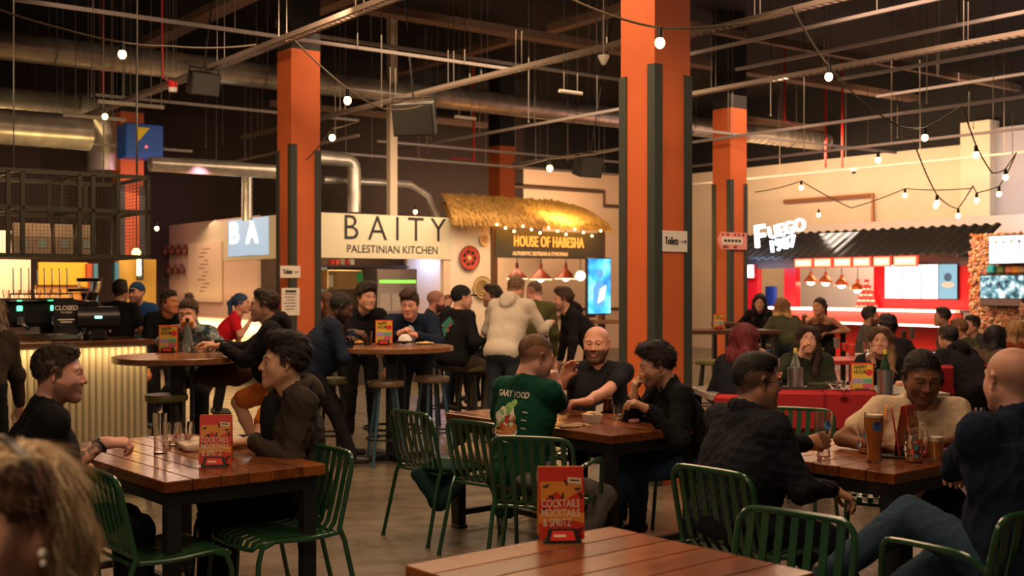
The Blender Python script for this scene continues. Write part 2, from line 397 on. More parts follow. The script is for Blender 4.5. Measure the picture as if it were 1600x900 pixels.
# ------------------------------------------------------------------ heads, hands, hair
CACHE = {}
def head_geo(h, closed=False):
    key = ('head', h, closed)
    if key in CACHE: return CACHE[key]
    b = Blob()
    b.el((0, -.014, .030), (.0785, .096, .079)); b.el((0, .022, -.03), (.063, .068, .082), k=.03)
    for s in (-1, 1):
        b.rc((s*.053, .0, -.048), (s*.020, .069, -.098), .021, .019, k=.035)
        b.el((s*.040, .056, -.030), (.021, .020, .026), k=.035)
        b.rc((s*.012, .086, .020), (s*.044, .072, .023), .0085, .008, k=.014)
    b.el((0, .076, -.100), (.022, .018, .016), k=.02)
    b.rc((0, .084, .012), (0, .106, -.030), .0085, .0115, k=.012)
    b.el((0, .084, -.060), (.026, .014, .020), k=.015)
    for s in (-1, 1):
        b.el((s*.030, .094, .001), (.018, .016, .013), k=.012, op='s')
        b.el((s*.0125, .096, -.034), (.0085, .010, .008), k=.006)
        if closed: b.el((s*.030, .076, -.001), (.015, .010, .011), k=.004)
        else:
            b.chain([(s*.016, .0800, .003), (s*.030, .0855, .0095), (s*.044, .0765, .003)], [.0038, .0046, .0038], k=.004)
            b.chain([(s*.017, .079, -.005), (s*.030, .0825, -.009), (s*.043, .0755, -.004)], [.003, .0035, .003], k=.004)
        E = np.array(Matrix.Rotation(s*.35, 3, 'Z') @ Matrix.Rotation(-.15, 3, 'X'))
        b.chain([(s*.072, .006, -.030), (s*.077, -.004, -.030), (s*.083, -.018, -.008), (s*.086, -.018, .014), (s*.080, -.004, .024), (s*.074, .007, .012)], [.0055, .006, .0055, .0055, .005, .004], k=.006); b.rc((s*.073, -.004, -.016), (s*.075, -.008, .010), .009, k=.006)
    b.rc((-.017, .0925, -.0622), (.017, .0925, -.0622), .0044, k=.006); b.rc((0, .0955, -.0618), (0, .0955, -.0618), .0042, k=.006)
    b.rc((-.012, .0920, -.0715), (.012, .0920, -.0715), .0056, k=.006); b.rc((-.020, .0995, -.0668), (.020, .0995, -.0668), .0036, k=.003, op='s')
    b.rc((0, -.022, -.05), (0, -.030, -.120), .055, .057, k=.03)
    CACHE[key] = b.mesh(h); return CACHE[key]
def sm(x, a, b): t = np.clip((x-a)/(b-a), 0, 1); return t*t*(3-2*t)
def head_col(P, skin, lips, brow, beard=None, bo=0, scalp=None, so=0, browo=.85):
    x, y, z = np.abs(P[:, 0]), P[:, 1], P[:, 2]; n = wob((P[:, 0], y, z), .006, 420, 5)
    C = np.tile(np.array(skin, float), (len(P), 1))
    def mix(C, col, m): return C*(1-m[:, None])+np.array(col)[None, :]*m[:, None]
    red = sm(y, .05, .09)*(sm(-z, .0, .03))*(1-sm(x, .0, .03))+.7*sm(x, .070, .080)
    C = mix(C, np.array(skin)*np.array([1.08, .82, .78]), np.clip(red, 0, 1)*.5)
    if scalp is not None:
        m = sm(z-(.76*y+.000+n*1.2)+.030*(x > .062)*(np.abs(y-.012) < .014), -.008, .010); C = mix(C, scalp, m*so)
    if beard is not None:
        line = -.030-.35*(y-.02)*(y < .06)+n
        m = sm(line-z, -.004, .008)*sm(y, -.02, .005)*(z > -.13)
        m = np.maximum(m, sm(.009-np.abs(z+.050), 0, .005)*sm(y, .07, .08)*(x < .03)) ; C = mix(C, beard, np.clip(m, 0, 1)*bo)
    m = sm(.0050-.0022*sm(x, .028, .048)-np.abs(z-.0275+1.6*(x-.026)**2*4+n*.15), -.0025, .0025)*sm(x, .008, .016)*(1-sm(x, .040, .050))*sm(y, .05, .06); C = mix(C, brow, m*browo*.8)
    m = sm(1-np.sqrt((x/.022)**2+((z+.067)/.0105)**2), 0, .35)*sm(y, .08, .088); C = mix(C, lips, m*.55)
    return C
def hand_geo(h, curl, thumb=.5, spread=.0):
    """right hand: wrist at 0, fingers +y, palm faces -z, thumb towards -x"""
    key = ('hand', h, curl, thumb, spread)
    if key in CACHE: return CACHE[key]
    b = Blob(); kn = [(-.032, .086, 0), (-.011, .092, .002), (.011, .089, .001), (.031, .080, -.003)]
    ln = [.074, .083, .077, .061]
    for i, k in enumerate(kn):
        b.rc((k[0]*.5, .005, -.002), k, .0175, .0125, k=.018)
        L = ln[i]; a = math.radians(18)*curl*3*.5; p = Vector(k); sp = spread*(i-1.5)*.14
        cur = curl if not isinstance(curl, tuple) else curl[i]
        a = 0; r = [.0098, .0092, .0084, .0072]; pts = [p.copy()]
        for j, (fr, bend) in enumerate(((.46, 62), (.30, 78), (.24, 45))):
            a += math.radians(bend)*cur; p = p+Vector((sp*math.cos(a), math.cos(a), -math.sin(a))).normalized()*L*fr; pts.append(p.copy())
        b.chain(pts, r, k=.004)
    b.rc((-.018, .028, -.006), (-.034, .052, -.014), .0175, .013, k=.015)
    t = Vector((-.034, .050, -.014)); d1 = Vector((-.75+.5*thumb, .65, -.25-.45*thumb)).normalized(); d2 = Vector((-.25+.7*thumb, .9, -.2-.35*thumb)).normalized()
    b.chain([t, t+d1*.036, t+d1*.036+d2*.030], [.0125, .0105, .0085], k=.005)
    b.rc((0, -.03, 0), (0, .01, 0), .024, .022, k=.02)
    CACHE[key] = b.mesh(h, pad=.01); return CACHE[key]
def hair_geo(style, h, seed=1):
    key = ('hair', style, h, seed)
    if key in CACHE: return CACHE[key]
    b = Blob(); amp, fr = .0035, 260; plane = (.80, .004)
    def cap(r=(.079, .100, .091), c=(0, -.016, .036)): b.el(c, r, k=.02)
    if style == 'buzz': cap((.0755, .0965, .0865)); amp = .001
    elif style == 'short': cap((.0775, .098, .0895)); b.el((0, .018, .098), (.054, .055, .024), k=.03); amp = .003
    elif style == 'quiff':
        cap((.082, .104, .096)); b.el((0, .055, .108), (.058, .040, .030), k=.03); b.el((0, .0, .122), (.060, .07, .026), k=.03); b.el((.0, -.06, .08), (.07, .055, .06), k=.03); amp, fr = .007, 190
    elif style == 'side':
        cap((.082, .105, .095)); b.el((.02, .045, .098), (.062, .048, .035), k=.03); b.el((0, .0, .112), (.062, .07, .028), k=.03); amp = .005
    elif style == 'curly': cap((.092, .108, .104), (0, -.012, .044)); b.el((0, .055, .098), (.066, .046, .042), k=.03); b.el((-.04, .03, .115), (.045, .05, .035), k=.03); amp, fr = .014, 120; plane = (.72, .004)
    elif style == 'afro': cap((.0785, .0985, .0885)); amp, fr = .0018, 420; plane = (.88, .010)
    elif style == 'cap': cap((.084, .106, .098)); amp = 0
    elif style in ('long', 'longback'):
        cap((.084, .104, .097)); amp, fr = .003, 90; plane = None
        for s in (-1, 1):
            b.chain([(s*.030, .060, .092), (s*.068, .030, .035), (s*.082, .012, -.05), (s*.090, .01, -.15), (s*.082, .03, -.27), (s*.07, .045, -.33)], [.018, .024, .028, .034, .032, .014], k=.03)
            b.chain([(s*.050, -.05, .0), (s*.060, -.07, -.14), (s*.065, -.085, -.30)], [.05, .052, .034], k=.05)
    elif style == 'bun':
        cap((.079, .101, .092)); b.el((0, -.055, .135), (.034, .034, .030), k=.01); amp = .003
    elif style == 'pony':
        cap((.079, .101, .092)); b.chain([(0, -.10, .05), (0, -.14, 0), (0, -.13, -.12), (.01, -.12, -.2)], [.02, .03, .028, .01], k=.02); amp = .004
    if plane is None:
        b.el((0, .118, -.035), (.068, .088, .128), k=.010, op='s'); b.el((0, .02, -.09), (.058, .075, .075), k=.01, op='s'); b.rc((0, .0, -.10), (0, -.0, -.5), .055, .075, k=.01, op='s')
        D = b.mesh(h, lambda G: wob(G, amp, fr, seed)+wob((G[0], G[1], G[2]*.08), .0045, 520, seed+1))
    else:
        a, c0 = plane; tail = style in ('pony',)
        for s in (-1, 1): b.el((s*.080, .002, -.012), (.014, .024, .030), k=.006, op='s')
        if tail: b.el((0, .115, -.045), (.085, .090, .125), k=.006, op='s'); b.el((0, 0, -.10), (.075, .085, .07), k=.01, op='s')
        if tail: D = b.mesh(h, lambda G: wob(G, amp, fr, seed))
        else:
            b.post = lambda D, G: smx(D, (a*G[1]+c0-G[2]-.030*(np.abs(G[0]) > .060)*(np.abs(G[1]-.012) < .012))*f32(1/math.sqrt(1+a*a)), .022 if style != 'cap' else .004)
            D = b.mesh(h, lambda G: wob(G, amp, fr, seed)+(wob((G[0], G[1]*.22, G[2]*.45), .0042, 560, seed+1) if style not in ('buzz', 'cap') else 0))
    CACHE[key] = D; return D
def strands(P, Q, n, L, wd, style, seed=1, lift=.25):
    """fine tapering locks lying on the hair surface, combed away from the crown"""
    if len(P) == 0: return P, Q
    rs = np.random.RandomState(seed); a, b, c = P[Q[:, 0]], P[Q[:, 1]], P[Q[:, 2]]; fn = np.cross(b-a, c-a); fn /= np.linalg.norm(fn, axis=1)[:, None]+1e-9
    i = rs.randint(0, len(Q), n); p = (P[Q[i]]*rs.dirichlet((1, 1, 1, 1), n)[:, :, None]).sum(1); N = fn[i]
    out = ((p-np.array((0, 0, .03)))*N).sum(1) if style not in ('long', 'longback') else np.ones(n); N = N*np.sign(out+1e-9)[:, None]
    crown = np.array((.012, -.045, .13)); d = p-crown
    if style in ('side',): d = np.array((-.35, .8, -.35))[None, :]*np.where(p[:, 1:2] > -.03, 1, 0)+d*np.where(p[:, 1:2] > -.03, 3, 10)
    elif style in ('quiff',): d = np.where((p[:, 2:] > .08) & (p[:, 1:2] > -.02), np.array((.30, -.85, .15))[None, :], np.array((0, -.60, -.40))[None, :])
    elif style in ('long', 'longback'): d = d*np.where(p[:, 2:] > .05, 8, 0)+np.array((0, 0, -1))[None, :]*np.where(p[:, 2:] > .05, .2, 1); fr_ = (p[:, 1] > .02) & (p[:, 2] > .02); d[fr_] = np.stack([np.sign(p[fr_, 0]+.01), -.35+0*p[fr_, 0], -.25+0*p[fr_, 0]], 1)
    elif style in ('bun', 'pony'): d = np.array((0, -.13, .08))-p
    elif style == 'curly': d = rs.normal(size=(n, 3))
    d = d/(np.linalg.norm(d, axis=1)[:, None]+1e-9)+rs.normal(size=(n, 3))*.22
    d = d-N*(d*N).sum(1)[:, None]; d /= np.linalg.norm(d, axis=1)[:, None]+1e-9
    s = np.cross(d, N); Ls = L*rs.uniform(.6, 1.25, n)[:, None]; w_ = wd*rs.uniform(.6, 1.3, n)[:, None]; lf = lift*rs.uniform(0, 1, n)[:, None]
    pts = [p-d*Ls*.15+N*.0004, p+d*Ls*.30+N*(.0012+Ls*.12*lf), p+d*Ls*.65+N*(.0012+Ls*.22*lf), p+d*Ls+N*(.0004+Ls*.12*lf)]
    V = []
    for k, q in enumerate(pts): ww = w_*(.7, 1, .85, .12)[k]; V += [q-s*ww, q+s*ww]
    V = np.stack(V, 1).reshape(-1, 3); base = (np.arange(n)*8)[:, None]+len(P)
    F = np.concatenate([base+np.array((2*k, 2*k+1, 2*k+3, 2*k+2)) for k in range(3)]); return np.concatenate([P, V]), np.concatenate([Q, F])
def ik(S, W, l1, l2, hint):
    d = W-S; L = min(d.length, (l1+l2)*.995); dn = d.normalized(); W = S+dn*L
    a = (l1*l1-l2*l2+L*L)/(2*L); hh = math.sqrt(max(l1*l1-a*a, 1e-6)); h = Vector(hint); h = h-dn*h.dot(dn)
    h = h.normalized() if h.length > 1e-4 else dn.orthogonal().normalized()
    return S+dn*a+h*hh, W
SKIN = dict(fair=(.62, .33, .22), pink=(.66, .33, .24), tan=(.50, .25, .15), asian=(.58, .33, .20), brown=(.22, .095, .050), dark=(.085, .038, .024), olive=(.48, .26, .16))
PEOPLE = {}
def person(name, label, head, yaw, look=None, pitch=0, roll=0, hipz=.55, hands=(None, None), feet=(None, None), top='long', topc=(.02, .02, .025), botc=(.02, .025, .04),
           shoec=(.02, .02, .02), skin='fair', hair='short', hairc=(.03, .02, .012), beard=None, bo=.8, scalp=None, so=0, hood=None, collar=False, fem=False, fat=1.0, hs=(1, 1, 1), stand=False,
           L=None, closed=False, shorts=False, front=None, res=None, plaid=None, vneck=0, glasses=False, arms_z=None, spread=.11, group=None, lean=None, side=0, tattoo=False, sleeve_c=None, hipoff=None, kneehint=None, eyes=True):
    Yd = head[2]; h = res or (.0095 if Yd < 8.5 else .015 if Yd < 12 else .019); hh = .0042 if Yd < 8.5 else .0062 if Yd < 12 else .008
    if hair and hair not in ('cap', 'long', 'longback') and scalp is None: scalp = np.array(hairc[0] if isinstance(hairc[0], tuple) else hairc)*1.2; so = .92
    hc = at(*head); ya = math.radians(yaw); look = yaw if look is None else look
    HR = Matrix.Rotation(math.radians(look), 3, 'Z') @ Matrix.Rotation(-math.radians(pitch), 3, 'X') @ Matrix.Rotation(math.radians(roll), 3, 'Y')
    r = Vector((math.cos(ya), math.sin(ya), 0)); f = Vector((-math.sin(ya), math.cos(ya), 0)); Z = Vector((0, 0, 1))
    S = .93 if fem else 1.0
    nb = hc+HR @ Vector((0, -.030, -.128))*.7+(-Z*.128-f*.035)*.3; nb = nb-f*.012
    TL = (L or .50)*S; hz = .93*S if stand else hipz; dz = nb.z-hz
    if dz > TL: TL = dz*1.005
    off = math.sqrt(max(TL*TL-dz*dz, 0)) if lean is None else lean
    hip = nb-f*off-r*side; hip.z = hz
    if hipoff: hip = hip+r*hipoff[0]+f*hipoff[1]
    t = (nb-hip).normalized(); tr = r; tf = t.cross(tr)*-1; tf = tr.cross(t)*-1 if False else (t.cross(tr)).normalized()
    if tf.dot(f) < 0: tf = -tf
    TL = (nb-hip).length
    sw = (.148 if fem else .180)*(fat**.5); sh = [nb+tr*s*sw-t*.070+tf*.005 for s in (-1, 1)]
    # ---- joints
    els, wrs, hds = [], [], []
    for i, s in enumerate((-1, 1)):
        hd = hands[i]; hd = {'w': hd} if isinstance(hd, (tuple, Vector)) and hd is not None else (hd or {})
        if hd.get('w') is not None: W = at(*hd['w']) if not hd.get('world') else Vector(hd['w'])
        elif stand: W = sh[i]-Z*.50*S+tf*.10+tr*s*.06
        else: W = hip+f*.26+Z*.13+r*s*.13
        hint = Vector(hd.get('hint', (0, 0, 0))); hint = hint if hint.length > 0 else (-Z*1.0+r*s*.55-f*.25)
        E, W = ik(sh[i], W, .285*S, .255*S, hint); els.append(E); wrs.append(W)
        fd = Vector(hd['d']).normalized() if hd.get('d') else (W-E).normalized()
        pn = Vector(hd['n']) if hd.get('n') else -Z; pn = (pn-fd*pn.dot(fd)).normalized() if (pn-fd*pn.dot(fd)).length > .05 else r.copy()
        hds.append((fd, pn, hd.get('curl', .45), hd.get('thumb', .5)))
    hps = [hip+r*s*.088 for s in (-1, 1)]; kns, ans, fds = [], [], []
    for i, s in enumerate((-1, 1)):
        ft = feet[i]
        if ft is not None: A = Vector(ft) if isinstance(ft, Vector) else at(*ft)
        elif stand: A = Vector((hps[i].x, hps[i].y, .085))+r*s*.04+f*.02*s
        elif hipz > .7: A = hip+f*.34+r*s*(spread+.02); A.z = .30
        else: A = hip+f*.44+r*s*(spread+.02); A.z = .085
        kh = kneehint[i] if kneehint else (f*1.0+Z*(.8 if not stand else .1)+r*s*.15)
        K, A = ik(hps[i], A, .43*S, .42*S, kh); kns.append(K); ans.append(A)
        fds.append((f+r*s*.15-Z*(0 if A.z < .15 else .15)).normalized())
    base = Vector((hip.x, hip.y, 0))
    # ---- solids
    def torso(b, g, low=True):
        w = fat
        for s in (-1, 1):
            b.rc(hip+tr*s*.055*w+t*.02, hip+tr*s*.052*w+t*.17, .105*w+g, (.088 if fem else .097)*w+g, k=.06)
            b.rc(hip+tr*s*.052*w+t*.17, nb-t*.20+tr*s*.070*w+tf*.010, (.088 if fem else .097)*w+g, .100*w+g, k=.06)
            b.rc(nb-t*.21+tr*s*.070*w+tf*.010, nb-t*.13+tr*s*.088, .096*w+g, .070+g, k=.05)
            b.rc(nb-t*.035+tr*s*.035-tf*.010, sh[(s+1)//2]+t*.008, .040+g, .044+g, k=.05)
            if fem: b.el(nb-t*.22+tr*s*.075+tf*.095, (.062+g, .062+g, .062+g), k=.04)
        if w > 1.08: b.el(hip+t*.16+tf*.07, (.14*w+g, .13*w+g, .15+g), k=.06)
        if low: b.el(hip-t*.01-tf*.02, (.155*w+g, .125*w+g, .11+g), frame(tr, tf, t), k=.05)
    body = Blob(); torso(body, -.004)
    body.rc(hc+HR @ Vector((0, -.026, -.075)), nb-t*.03, .058 if not fem else .047, .064 if not fem else .052, k=.04)
    for i, s in enumerate((-1, 1)):
        ar = .9 if fem else 1.0
        body.rc(sh[i], els[i], .050*ar*fat**.5, .038*ar, k=.03); body.rc(els[i], els[i]*.45+wrs[i]*.55, .040*ar, .034*ar, k=.02); body.rc(els[i]*.45+wrs[i]*.55, wrs[i], .034*ar, .0255*ar, k=.02)
        body.rc(hps[i], kns[i], .078*fat**.5, .052, k=.04); body.chain([kns[i], kns[i]*.65+ans[i]*.35, ans[i]], [.052, .050, .034], k=.02)
    sk = np.array(SKIN[skin] if isinstance(skin, str) else skin); lips = sk*np.array([.95, .55, .55])
    parts = []; P, Q = body.mesh(h)
    C = np.tile(sk, (len(P), 1))
    if tattoo:
        w1, w2 = np.array(els[1]), np.array(wrs[1]); d = w2-w1; tt = ((P-w1)@d)/(d@d); near = np.linalg.norm(P-(w1+np.clip(tt, 0, 1)[:, None]*d), axis=1) < .06
        n = wob((P[:, 0], P[:, 1], P[:, 2]), 1, 75, 9, 6); n2 = wob((P[:, 0], P[:, 1], P[:, 2]), 1, 140, 4, 6)
        m = near & (tt > -.1) & (tt < .62); m1 = m & (n > .02); m2 = m1 & (np.abs(n2) > .18)
        C[m1] = (.22, .20, .10); C[m2] = (.075, .085, .05); m3 = near & (tt > .66) & (tt < .92) & (n2 > .05); C[m3] = (.20, .13, .10)
    parts.append((P, Q, C))
    hg, hq = head_geo(hh, closed); hsv = np.array(hs)*(1.0 if fem else 1.07)
    hcol = head_col(hg, sk, lips, np.array(hairc[0] if isinstance(hairc[0], tuple) else hairc)*.8, beard, bo, scalp, so)
    HRn = np.array(HR); hw = (hg*hsv)@HRn.T+np.array(hc); parts.append((hw, hq, hcol))
    for i, s in enumerate((-1, 1)):
        fd, pn, curl, th = hds[i]; g, q = hand_geo(.0045 if Yd < 8.5 else .0065 if Yd < 12 else .009, curl, th)
        g = g.copy(); x = fd.cross(-pn) if True else None
        B = frame(fd.cross(-pn).normalized()*1, fd, -pn); B = np.array(B)
        if s < 0: g[:, 0] *= -1; q = q[:, ::-1]
        parts.append(((g*(.93 if fem else 1.03))@B.T+np.array(wrs[i]), q, sk))
    root = mesh_obj(name, parts, M_SKIN, None, base); root.location = base; tag(root, label, 'person', group)
    # ---- clothes
    g = .017 if top != 'tee' else .013; sd = abs(hash(label)) % 1000 if False else sum(map(ord, label)) % 997
    def cloth(nm, blob, col, amp=.005, fr=34, hres=None, mt=M_CLOTH, colf=None):
        P, Q = blob.mesh(hres or h, lambda G: wob(G, amp*.9, fr*.8, sd)+amp*1.35*np.abs(wob(G, 2.0, fr*2.1, sd+3, 4)).clip(0, .7)-f32(amp*.45))
        C = np.array(col, float) if colf is None else colf(P)
        return mesh_obj(nm, [(P, Q, C)], mt, root, base)
    b = Blob(); torso(b, g)
    for i, s in enumerate((-1, 1)):
        ar = .92 if fem else 1.0
        if top == 'tee':
            e = sh[i]*.38+els[i]*.62; b.rc(sh[i]-tr*s*.01, e, .056*ar*fat**.5+g*.6, .050*ar+g, k=.04)
        elif top == 'tank': pass
        else:
            b.rc(sh[i]-tr*s*.01, els[i], .053*ar*fat**.5+g, .042*ar+g, k=.05); we = els[i]+(wrs[i]-els[i])*.93; b.rc(els[i], we, .042*ar+g, .030*ar+g*.8, k=.02)
            b.el(els[i], (.05+g, .05+g, .05+g), k=.02)
    if collar:
        for a in range(9):
            an = math.radians(40+a*35) if not False else 0; a2 = math.radians(40+(a+1)*35)
            if a < 8:
                p1 = nb+t*.028+tr*math.sin(an)*.066+tf*(math.cos(an)*.066-.004)-t*.022*max(0, math.cos(an)); p2 = nb+t*.028+tr*math.sin(a2)*.066+tf*(math.cos(a2)*.066-.004)-t*.022*max(0, math.cos(a2))
                b.rc(p1, p2, .013, k=.008); b.rc(p1-t*.02, p2-t*.02, .014, k=.01)
    if hood:
        for a in range(-4, 5):
            an = math.radians(a*30); a2 = math.radians((a+1)*30)
            q1 = nb+tr*math.sin(an)*.090-tf*(math.cos(an)*.085-.0)+t*(.022-.03*abs(a)/4); q2 = nb+tr*math.sin(a2)*.090-tf*(math.cos(a2)*.085)+t*(.022-.03*abs(a+1)/4)
            if a < 4: b.rc(q1, q2, .036-.004*abs(a), .036-.004*abs(a+1), k=.02)
        b.el(nb-tf*.115-t*.045, (.095, .045, .085), frame(tr, tf, t), k=.03)
    b.rc(nb-t*.075-tf*.004, nb-t*.022, .060+g, (.060 if not fem else .052)+g*.8, k=.03)
    neck_r = .060 if not fem else .056
    b.rc(nb+t*.020+tf*.020, nb+t*.12+tf*.03, neck_r, neck_r+.012, k=.008, op='s')
    if vneck: b.rc(nb+tf*.055+t*.03, nb-t*vneck+tf*.125, .045, .012, k=.008, op='s')
    b.bx(hip-t*.285, (.24*fat, .22*fat, .20), frame(tr, tf, t), .02, .01, op='s')
    if top == 'tank': b.cut(nb-t*.10, t)
    colf = None
    if plaid:
        def colf(P):
            q = P-np.array(hip); u = q@np.array(tr); vv = q@np.array(t); ww = q@np.array(tf)
            a = (np.sin(vv*52) > .1).astype(float); bb = (np.sin((u+.3*ww)*52) > .1).astype(float)
            k = (a+bb)/2; li = ((np.abs(np.sin(vv*52)) < .18) | (np.abs(np.sin((u+.3*ww)*52)) < .18))
            C = np.array(topc)[None, :]*(1-k[:, None])+np.array(plaid)[None, :]*k[:, None]; C[li] = np.array(plaid)*1.6; return C
    tn = {'tee': 't_shirt', 'tank': 'top'}.get(top, 'jacket' if (hood is None and not collar and not fem) else 'hoodie' if hood else 'shirt')
    shirt = cloth(tn, b, topc, amp=.0045 if top == 'tee' else .0075, colf=colf)
    if front is not None:
        b = Blob(); b.el(nb-t*.175+tf*(.070+.045*fat), (.052, .062, .160), frame(tr, tf, t), k=.01); cloth('shirt_front', b, front, .002)
    b = Blob(); b.el(hip-t*.01-tf*.02, (.158*fat+g*.5, .130*fat+g*.5, .115), frame(tr, tf, t), k=.05); b.rc(hip-tr*.055, hip+tr*.055, .112*fat+g*.4, k=.04)
    for i in (0, 1):
        if shorts:
            e = hps[i]*.12+kns[i]*.88; b.rc(hps[i], e, .088*fat**.5+g, .066+g, k=.04)
        else:
            b.rc(hps[i], kns[i], .082*fat**.5+g*.7, .058+g*.7, k=.04); b.rc(kns[i], ans[i], .058+g*.7, .046+g*.5, k=.02)
    cloth('trousers' if not shorts else 'shorts', b, botc, .006)
    for i in (0, 1):
        b = Blob(); A = ans[i]; fd = fds[i]; fz = (Z-fd*fd.z).normalized()
        b.rc(A-fz*.025-fd*.035, A-fz*.035+fd*.135, .040, .032, k=.03); b.rc(A+fz*.03, A-fz*.02, .040, .044, k=.02); b.cut(A-fz*.083, -fz)
        P, Q = b.mesh(max(h*.8, .009)); sole = np.array(shoec); C = np.tile(sole, (len(P), 1)); zz = (P-np.array(A))@np.array(fz)
        if isinstance(shoec[0], tuple): C = np.where((zz < -.055)[:, None], np.array(shoec[1]), np.array(shoec[0]))
        mesh_obj('shoe', [(P, Q, C)], M_LEATHER, root, base)
    # ---- hair
    if hair:
        hg2, hq2 = hair_geo(hair, hh if Yd < 8.5 else hh*1.1, 1); near = Yd < 8.5; nb_ = len(hg2)
        if hair != 'cap':
            lg = hair in ('long', 'longback'); ns = (7000 if lg else 4200) if near else (2600 if lg else 1300) if Yd < 11.5 else (1300 if lg else 500)
            Ls_ = {'buzz': .007, 'afro': .007, 'short': .014, 'curly': .022, 'side': .028}.get(hair, .034); Ls_ = .060 if lg else Ls_
            hg2, hq2 = strands(hg2, hq2, ns, Ls_, .0009 if near else .0022, hair, sd, {'curly': 1.6, 'afro': 1.2, 'buzz': .4, 'side': .25, 'quiff': .3}.get(hair, .2))
        P = (hg2*hsv)@HRn.T+np.array(hc)
        C = np.tile(np.array(hairc[0] if isinstance(hairc[0], tuple) else hairc, float), (len(P), 1)); n = wob((hg2[:, 0], hg2[:, 1], hg2[:, 2]*.15), .5, 300, sd); n[nb_:] += np.repeat(np.random.RandomState(3).uniform(-.35, .75, (len(n)-nb_)//8), 8); C = C*(1+n[:, None])
        if isinstance(hairc[0], tuple): k = sm(-hg2[:, 2], -.02, .12)[:, None]; C = (np.array(hairc[0])*(1-k)+np.array(hairc[1])*k)*(1+n[:, None])
        mesh_obj('hair' if hair != 'cap' else 'cap', [(P, hq2, np.clip(C, 0, 1))], M_HAIR if hair != 'cap' else M_CLOTH, root, base)
        if hair == 'cap':
            b = Blob(); b.el((0, .115, .045), (.062, .062, .008), k=.01); P, Q = b.mesh(.006); mesh_obj('cap_peak', [(P@HRn.T+np.array(hc), Q, np.array(hairc))], M_CLOTH, root, base)
    facing = (HR @ Vector((0, 1, 0))).y < .35
    if facing and not closed and eyes:
        for s in (-1, 1):
            m = MB(); m.sph((0, 0, 0), (.0130, .0105, .0085), 10 if Yd > 8 else 16, MATS['eye_white']); n0 = len(m.f)
            m.lathe([(.0001, .0107), (.0035, .0105), (.0066, .0092)], (0, 0, 0), 12, MATS['eye_dark'], Matrix.Rotation(-math.pi/2, 3, 'X'))
            o = m.build('eye', None, root); o.location = (hc-base)+HR @ Vector((s*.0305*hsv[0], .0735*hsv[1], .0005)); o.rotation_euler = HR.to_euler()
    if glasses:
        m = MB(); 
        for s in (-1, 1):
            m.tube([(s*.033+.026*math.cos(a*math.pi/8), .098-.006*math.cos(a*math.pi/8)*s*0, .0+.018*math.sin(a*math.pi/8)) for a in range(16)], .0018, 6, closed=True)
            m.tube([(s*.058, .097, .006), (s*.074, .085, .006), (s*.082, -.01, .004), (s*.080, -.03, -.014)], .0018, 6)
        m.tube([(-.008, .099, .004), (0, .101, .007), (.008, .099, .004)], .0018, 6)
        o = m.build('eyeglasses', black_plastic if glasses is True else glasses, root); o.location = hc-base; o.rotation_euler = HR.to_euler()
    info = dict(root=root, base=base, hc=hc, HR=HR, nb=nb, t=t, tr=tr, tf=tf, hip=hip, el=els, wr=wrs, hd=hds, shirt=shirt, f=f, r=r, kn=kns, an=ans)
    PEOPLE[label] = info; return info
def bvh_of(o, off):
    me = o.data; return BVHTree.FromPolygons([v.co+Vector(off) for v in me.vertices], [p.vertices[:] for p in me.polygons])
mat('eye_white', (.70, .62, .55), .25); mat('eye_dark', (.02, .012, .008), .15)
# ------------------------------------------------------------------ the hall
RUV = frame(VD, UD, Vector((0, 0, 1)))
def ub(m, u0, u1, v0, v1, z0, z1, mt=None, bev=0):
    return m.box(uv((u0+u1)/2, (v0+v1)/2, (z0+z1)/2), (abs(v1-v0), abs(u1-u0), abs(z1-z0)), RUV, mt, bev)
def vpx(px, u):
    k = (px-800)/F; a = P0+UD*u; return (k*a.y-a.x)/(VD.x-k*VD.y)
def upx(px, v):
    k = (px-800)/F; a = P0+VD*v; return (k*a.y-a.x)/(UD.x-k*UD.y)
def zpy(py, p): return CH+(HY-py)/F*p.y
def pU(px, py, u): v = vpx(px, u); p = uv(u, v); return v, zpy(py, p)          # pixel on the plane u=const -> (v, z)
def pV(px, py, v): u = upx(px, v); p = uv(u, v); return u, zpy(py, p)
def obj1(name, m, mt, label, cat, group=None, kind=None, smooth=True, parent=None):
    o = m.build(name, mt, parent, smooth); return tag(o, label, cat, group, kind)

floor_m = bpy.data.materials.new('polished_concrete'); floor_m.use_nodes = True
def _floor():
    nt = floor_m.node_tree; b = nt.nodes['Principled BSDF']; N = nt.nodes; L = nt.links
    tc = N.new('ShaderNodeTexCoord'); n = N.new('ShaderNodeTexNoise'); n.inputs['Scale'].default_value = 2.2; n.inputs['Detail'].default_value = 9; n.inputs['Roughness'].default_value = .65
    mp = N.new('ShaderNodeMapping'); mp.inputs['Scale'].default_value = (.6, 2.2, 1); L.new(tc.outputs['Object'], mp.inputs[0]); L.new(mp.outputs[0], n.inputs['Vector'])
    cr = N.new('ShaderNodeValToRGB'); cr.color_ramp.elements[0].color = (.085, .066, .044, 1); cr.color_ramp.elements[1].color = (.20, .165, .115, 1); cr.color_ramp.elements[0].position = .3; cr.color_ramp.elements[1].position = .72
    L.new(n.outputs[0], cr.inputs[0]); L.new(cr.outputs[0], b.inputs['Base Color'])
    n2 = N.new('ShaderNodeTexNoise'); n2.inputs['Scale'].default_value = 5; L.new(tc.outputs['Object'], n2.inputs['Vector'])
    mr = N.new('ShaderNodeMapRange'); mr.inputs[3].default_value = .16; mr.inputs[4].default_value = .42; L.new(n2.outputs[0], mr.inputs[0]); L.new(mr.outputs[0], b.inputs['Roughness'])
    bp = N.new('ShaderNodeBump'); bp.inputs['Strength'].default_value = .05; bp.inputs['Distance'].default_value = .01; L.new(n.outputs[0], bp.inputs['Height']); L.new(bp.outputs[0], b.inputs['Normal'])
_floor()
WBX = vpx(818, 15.5)
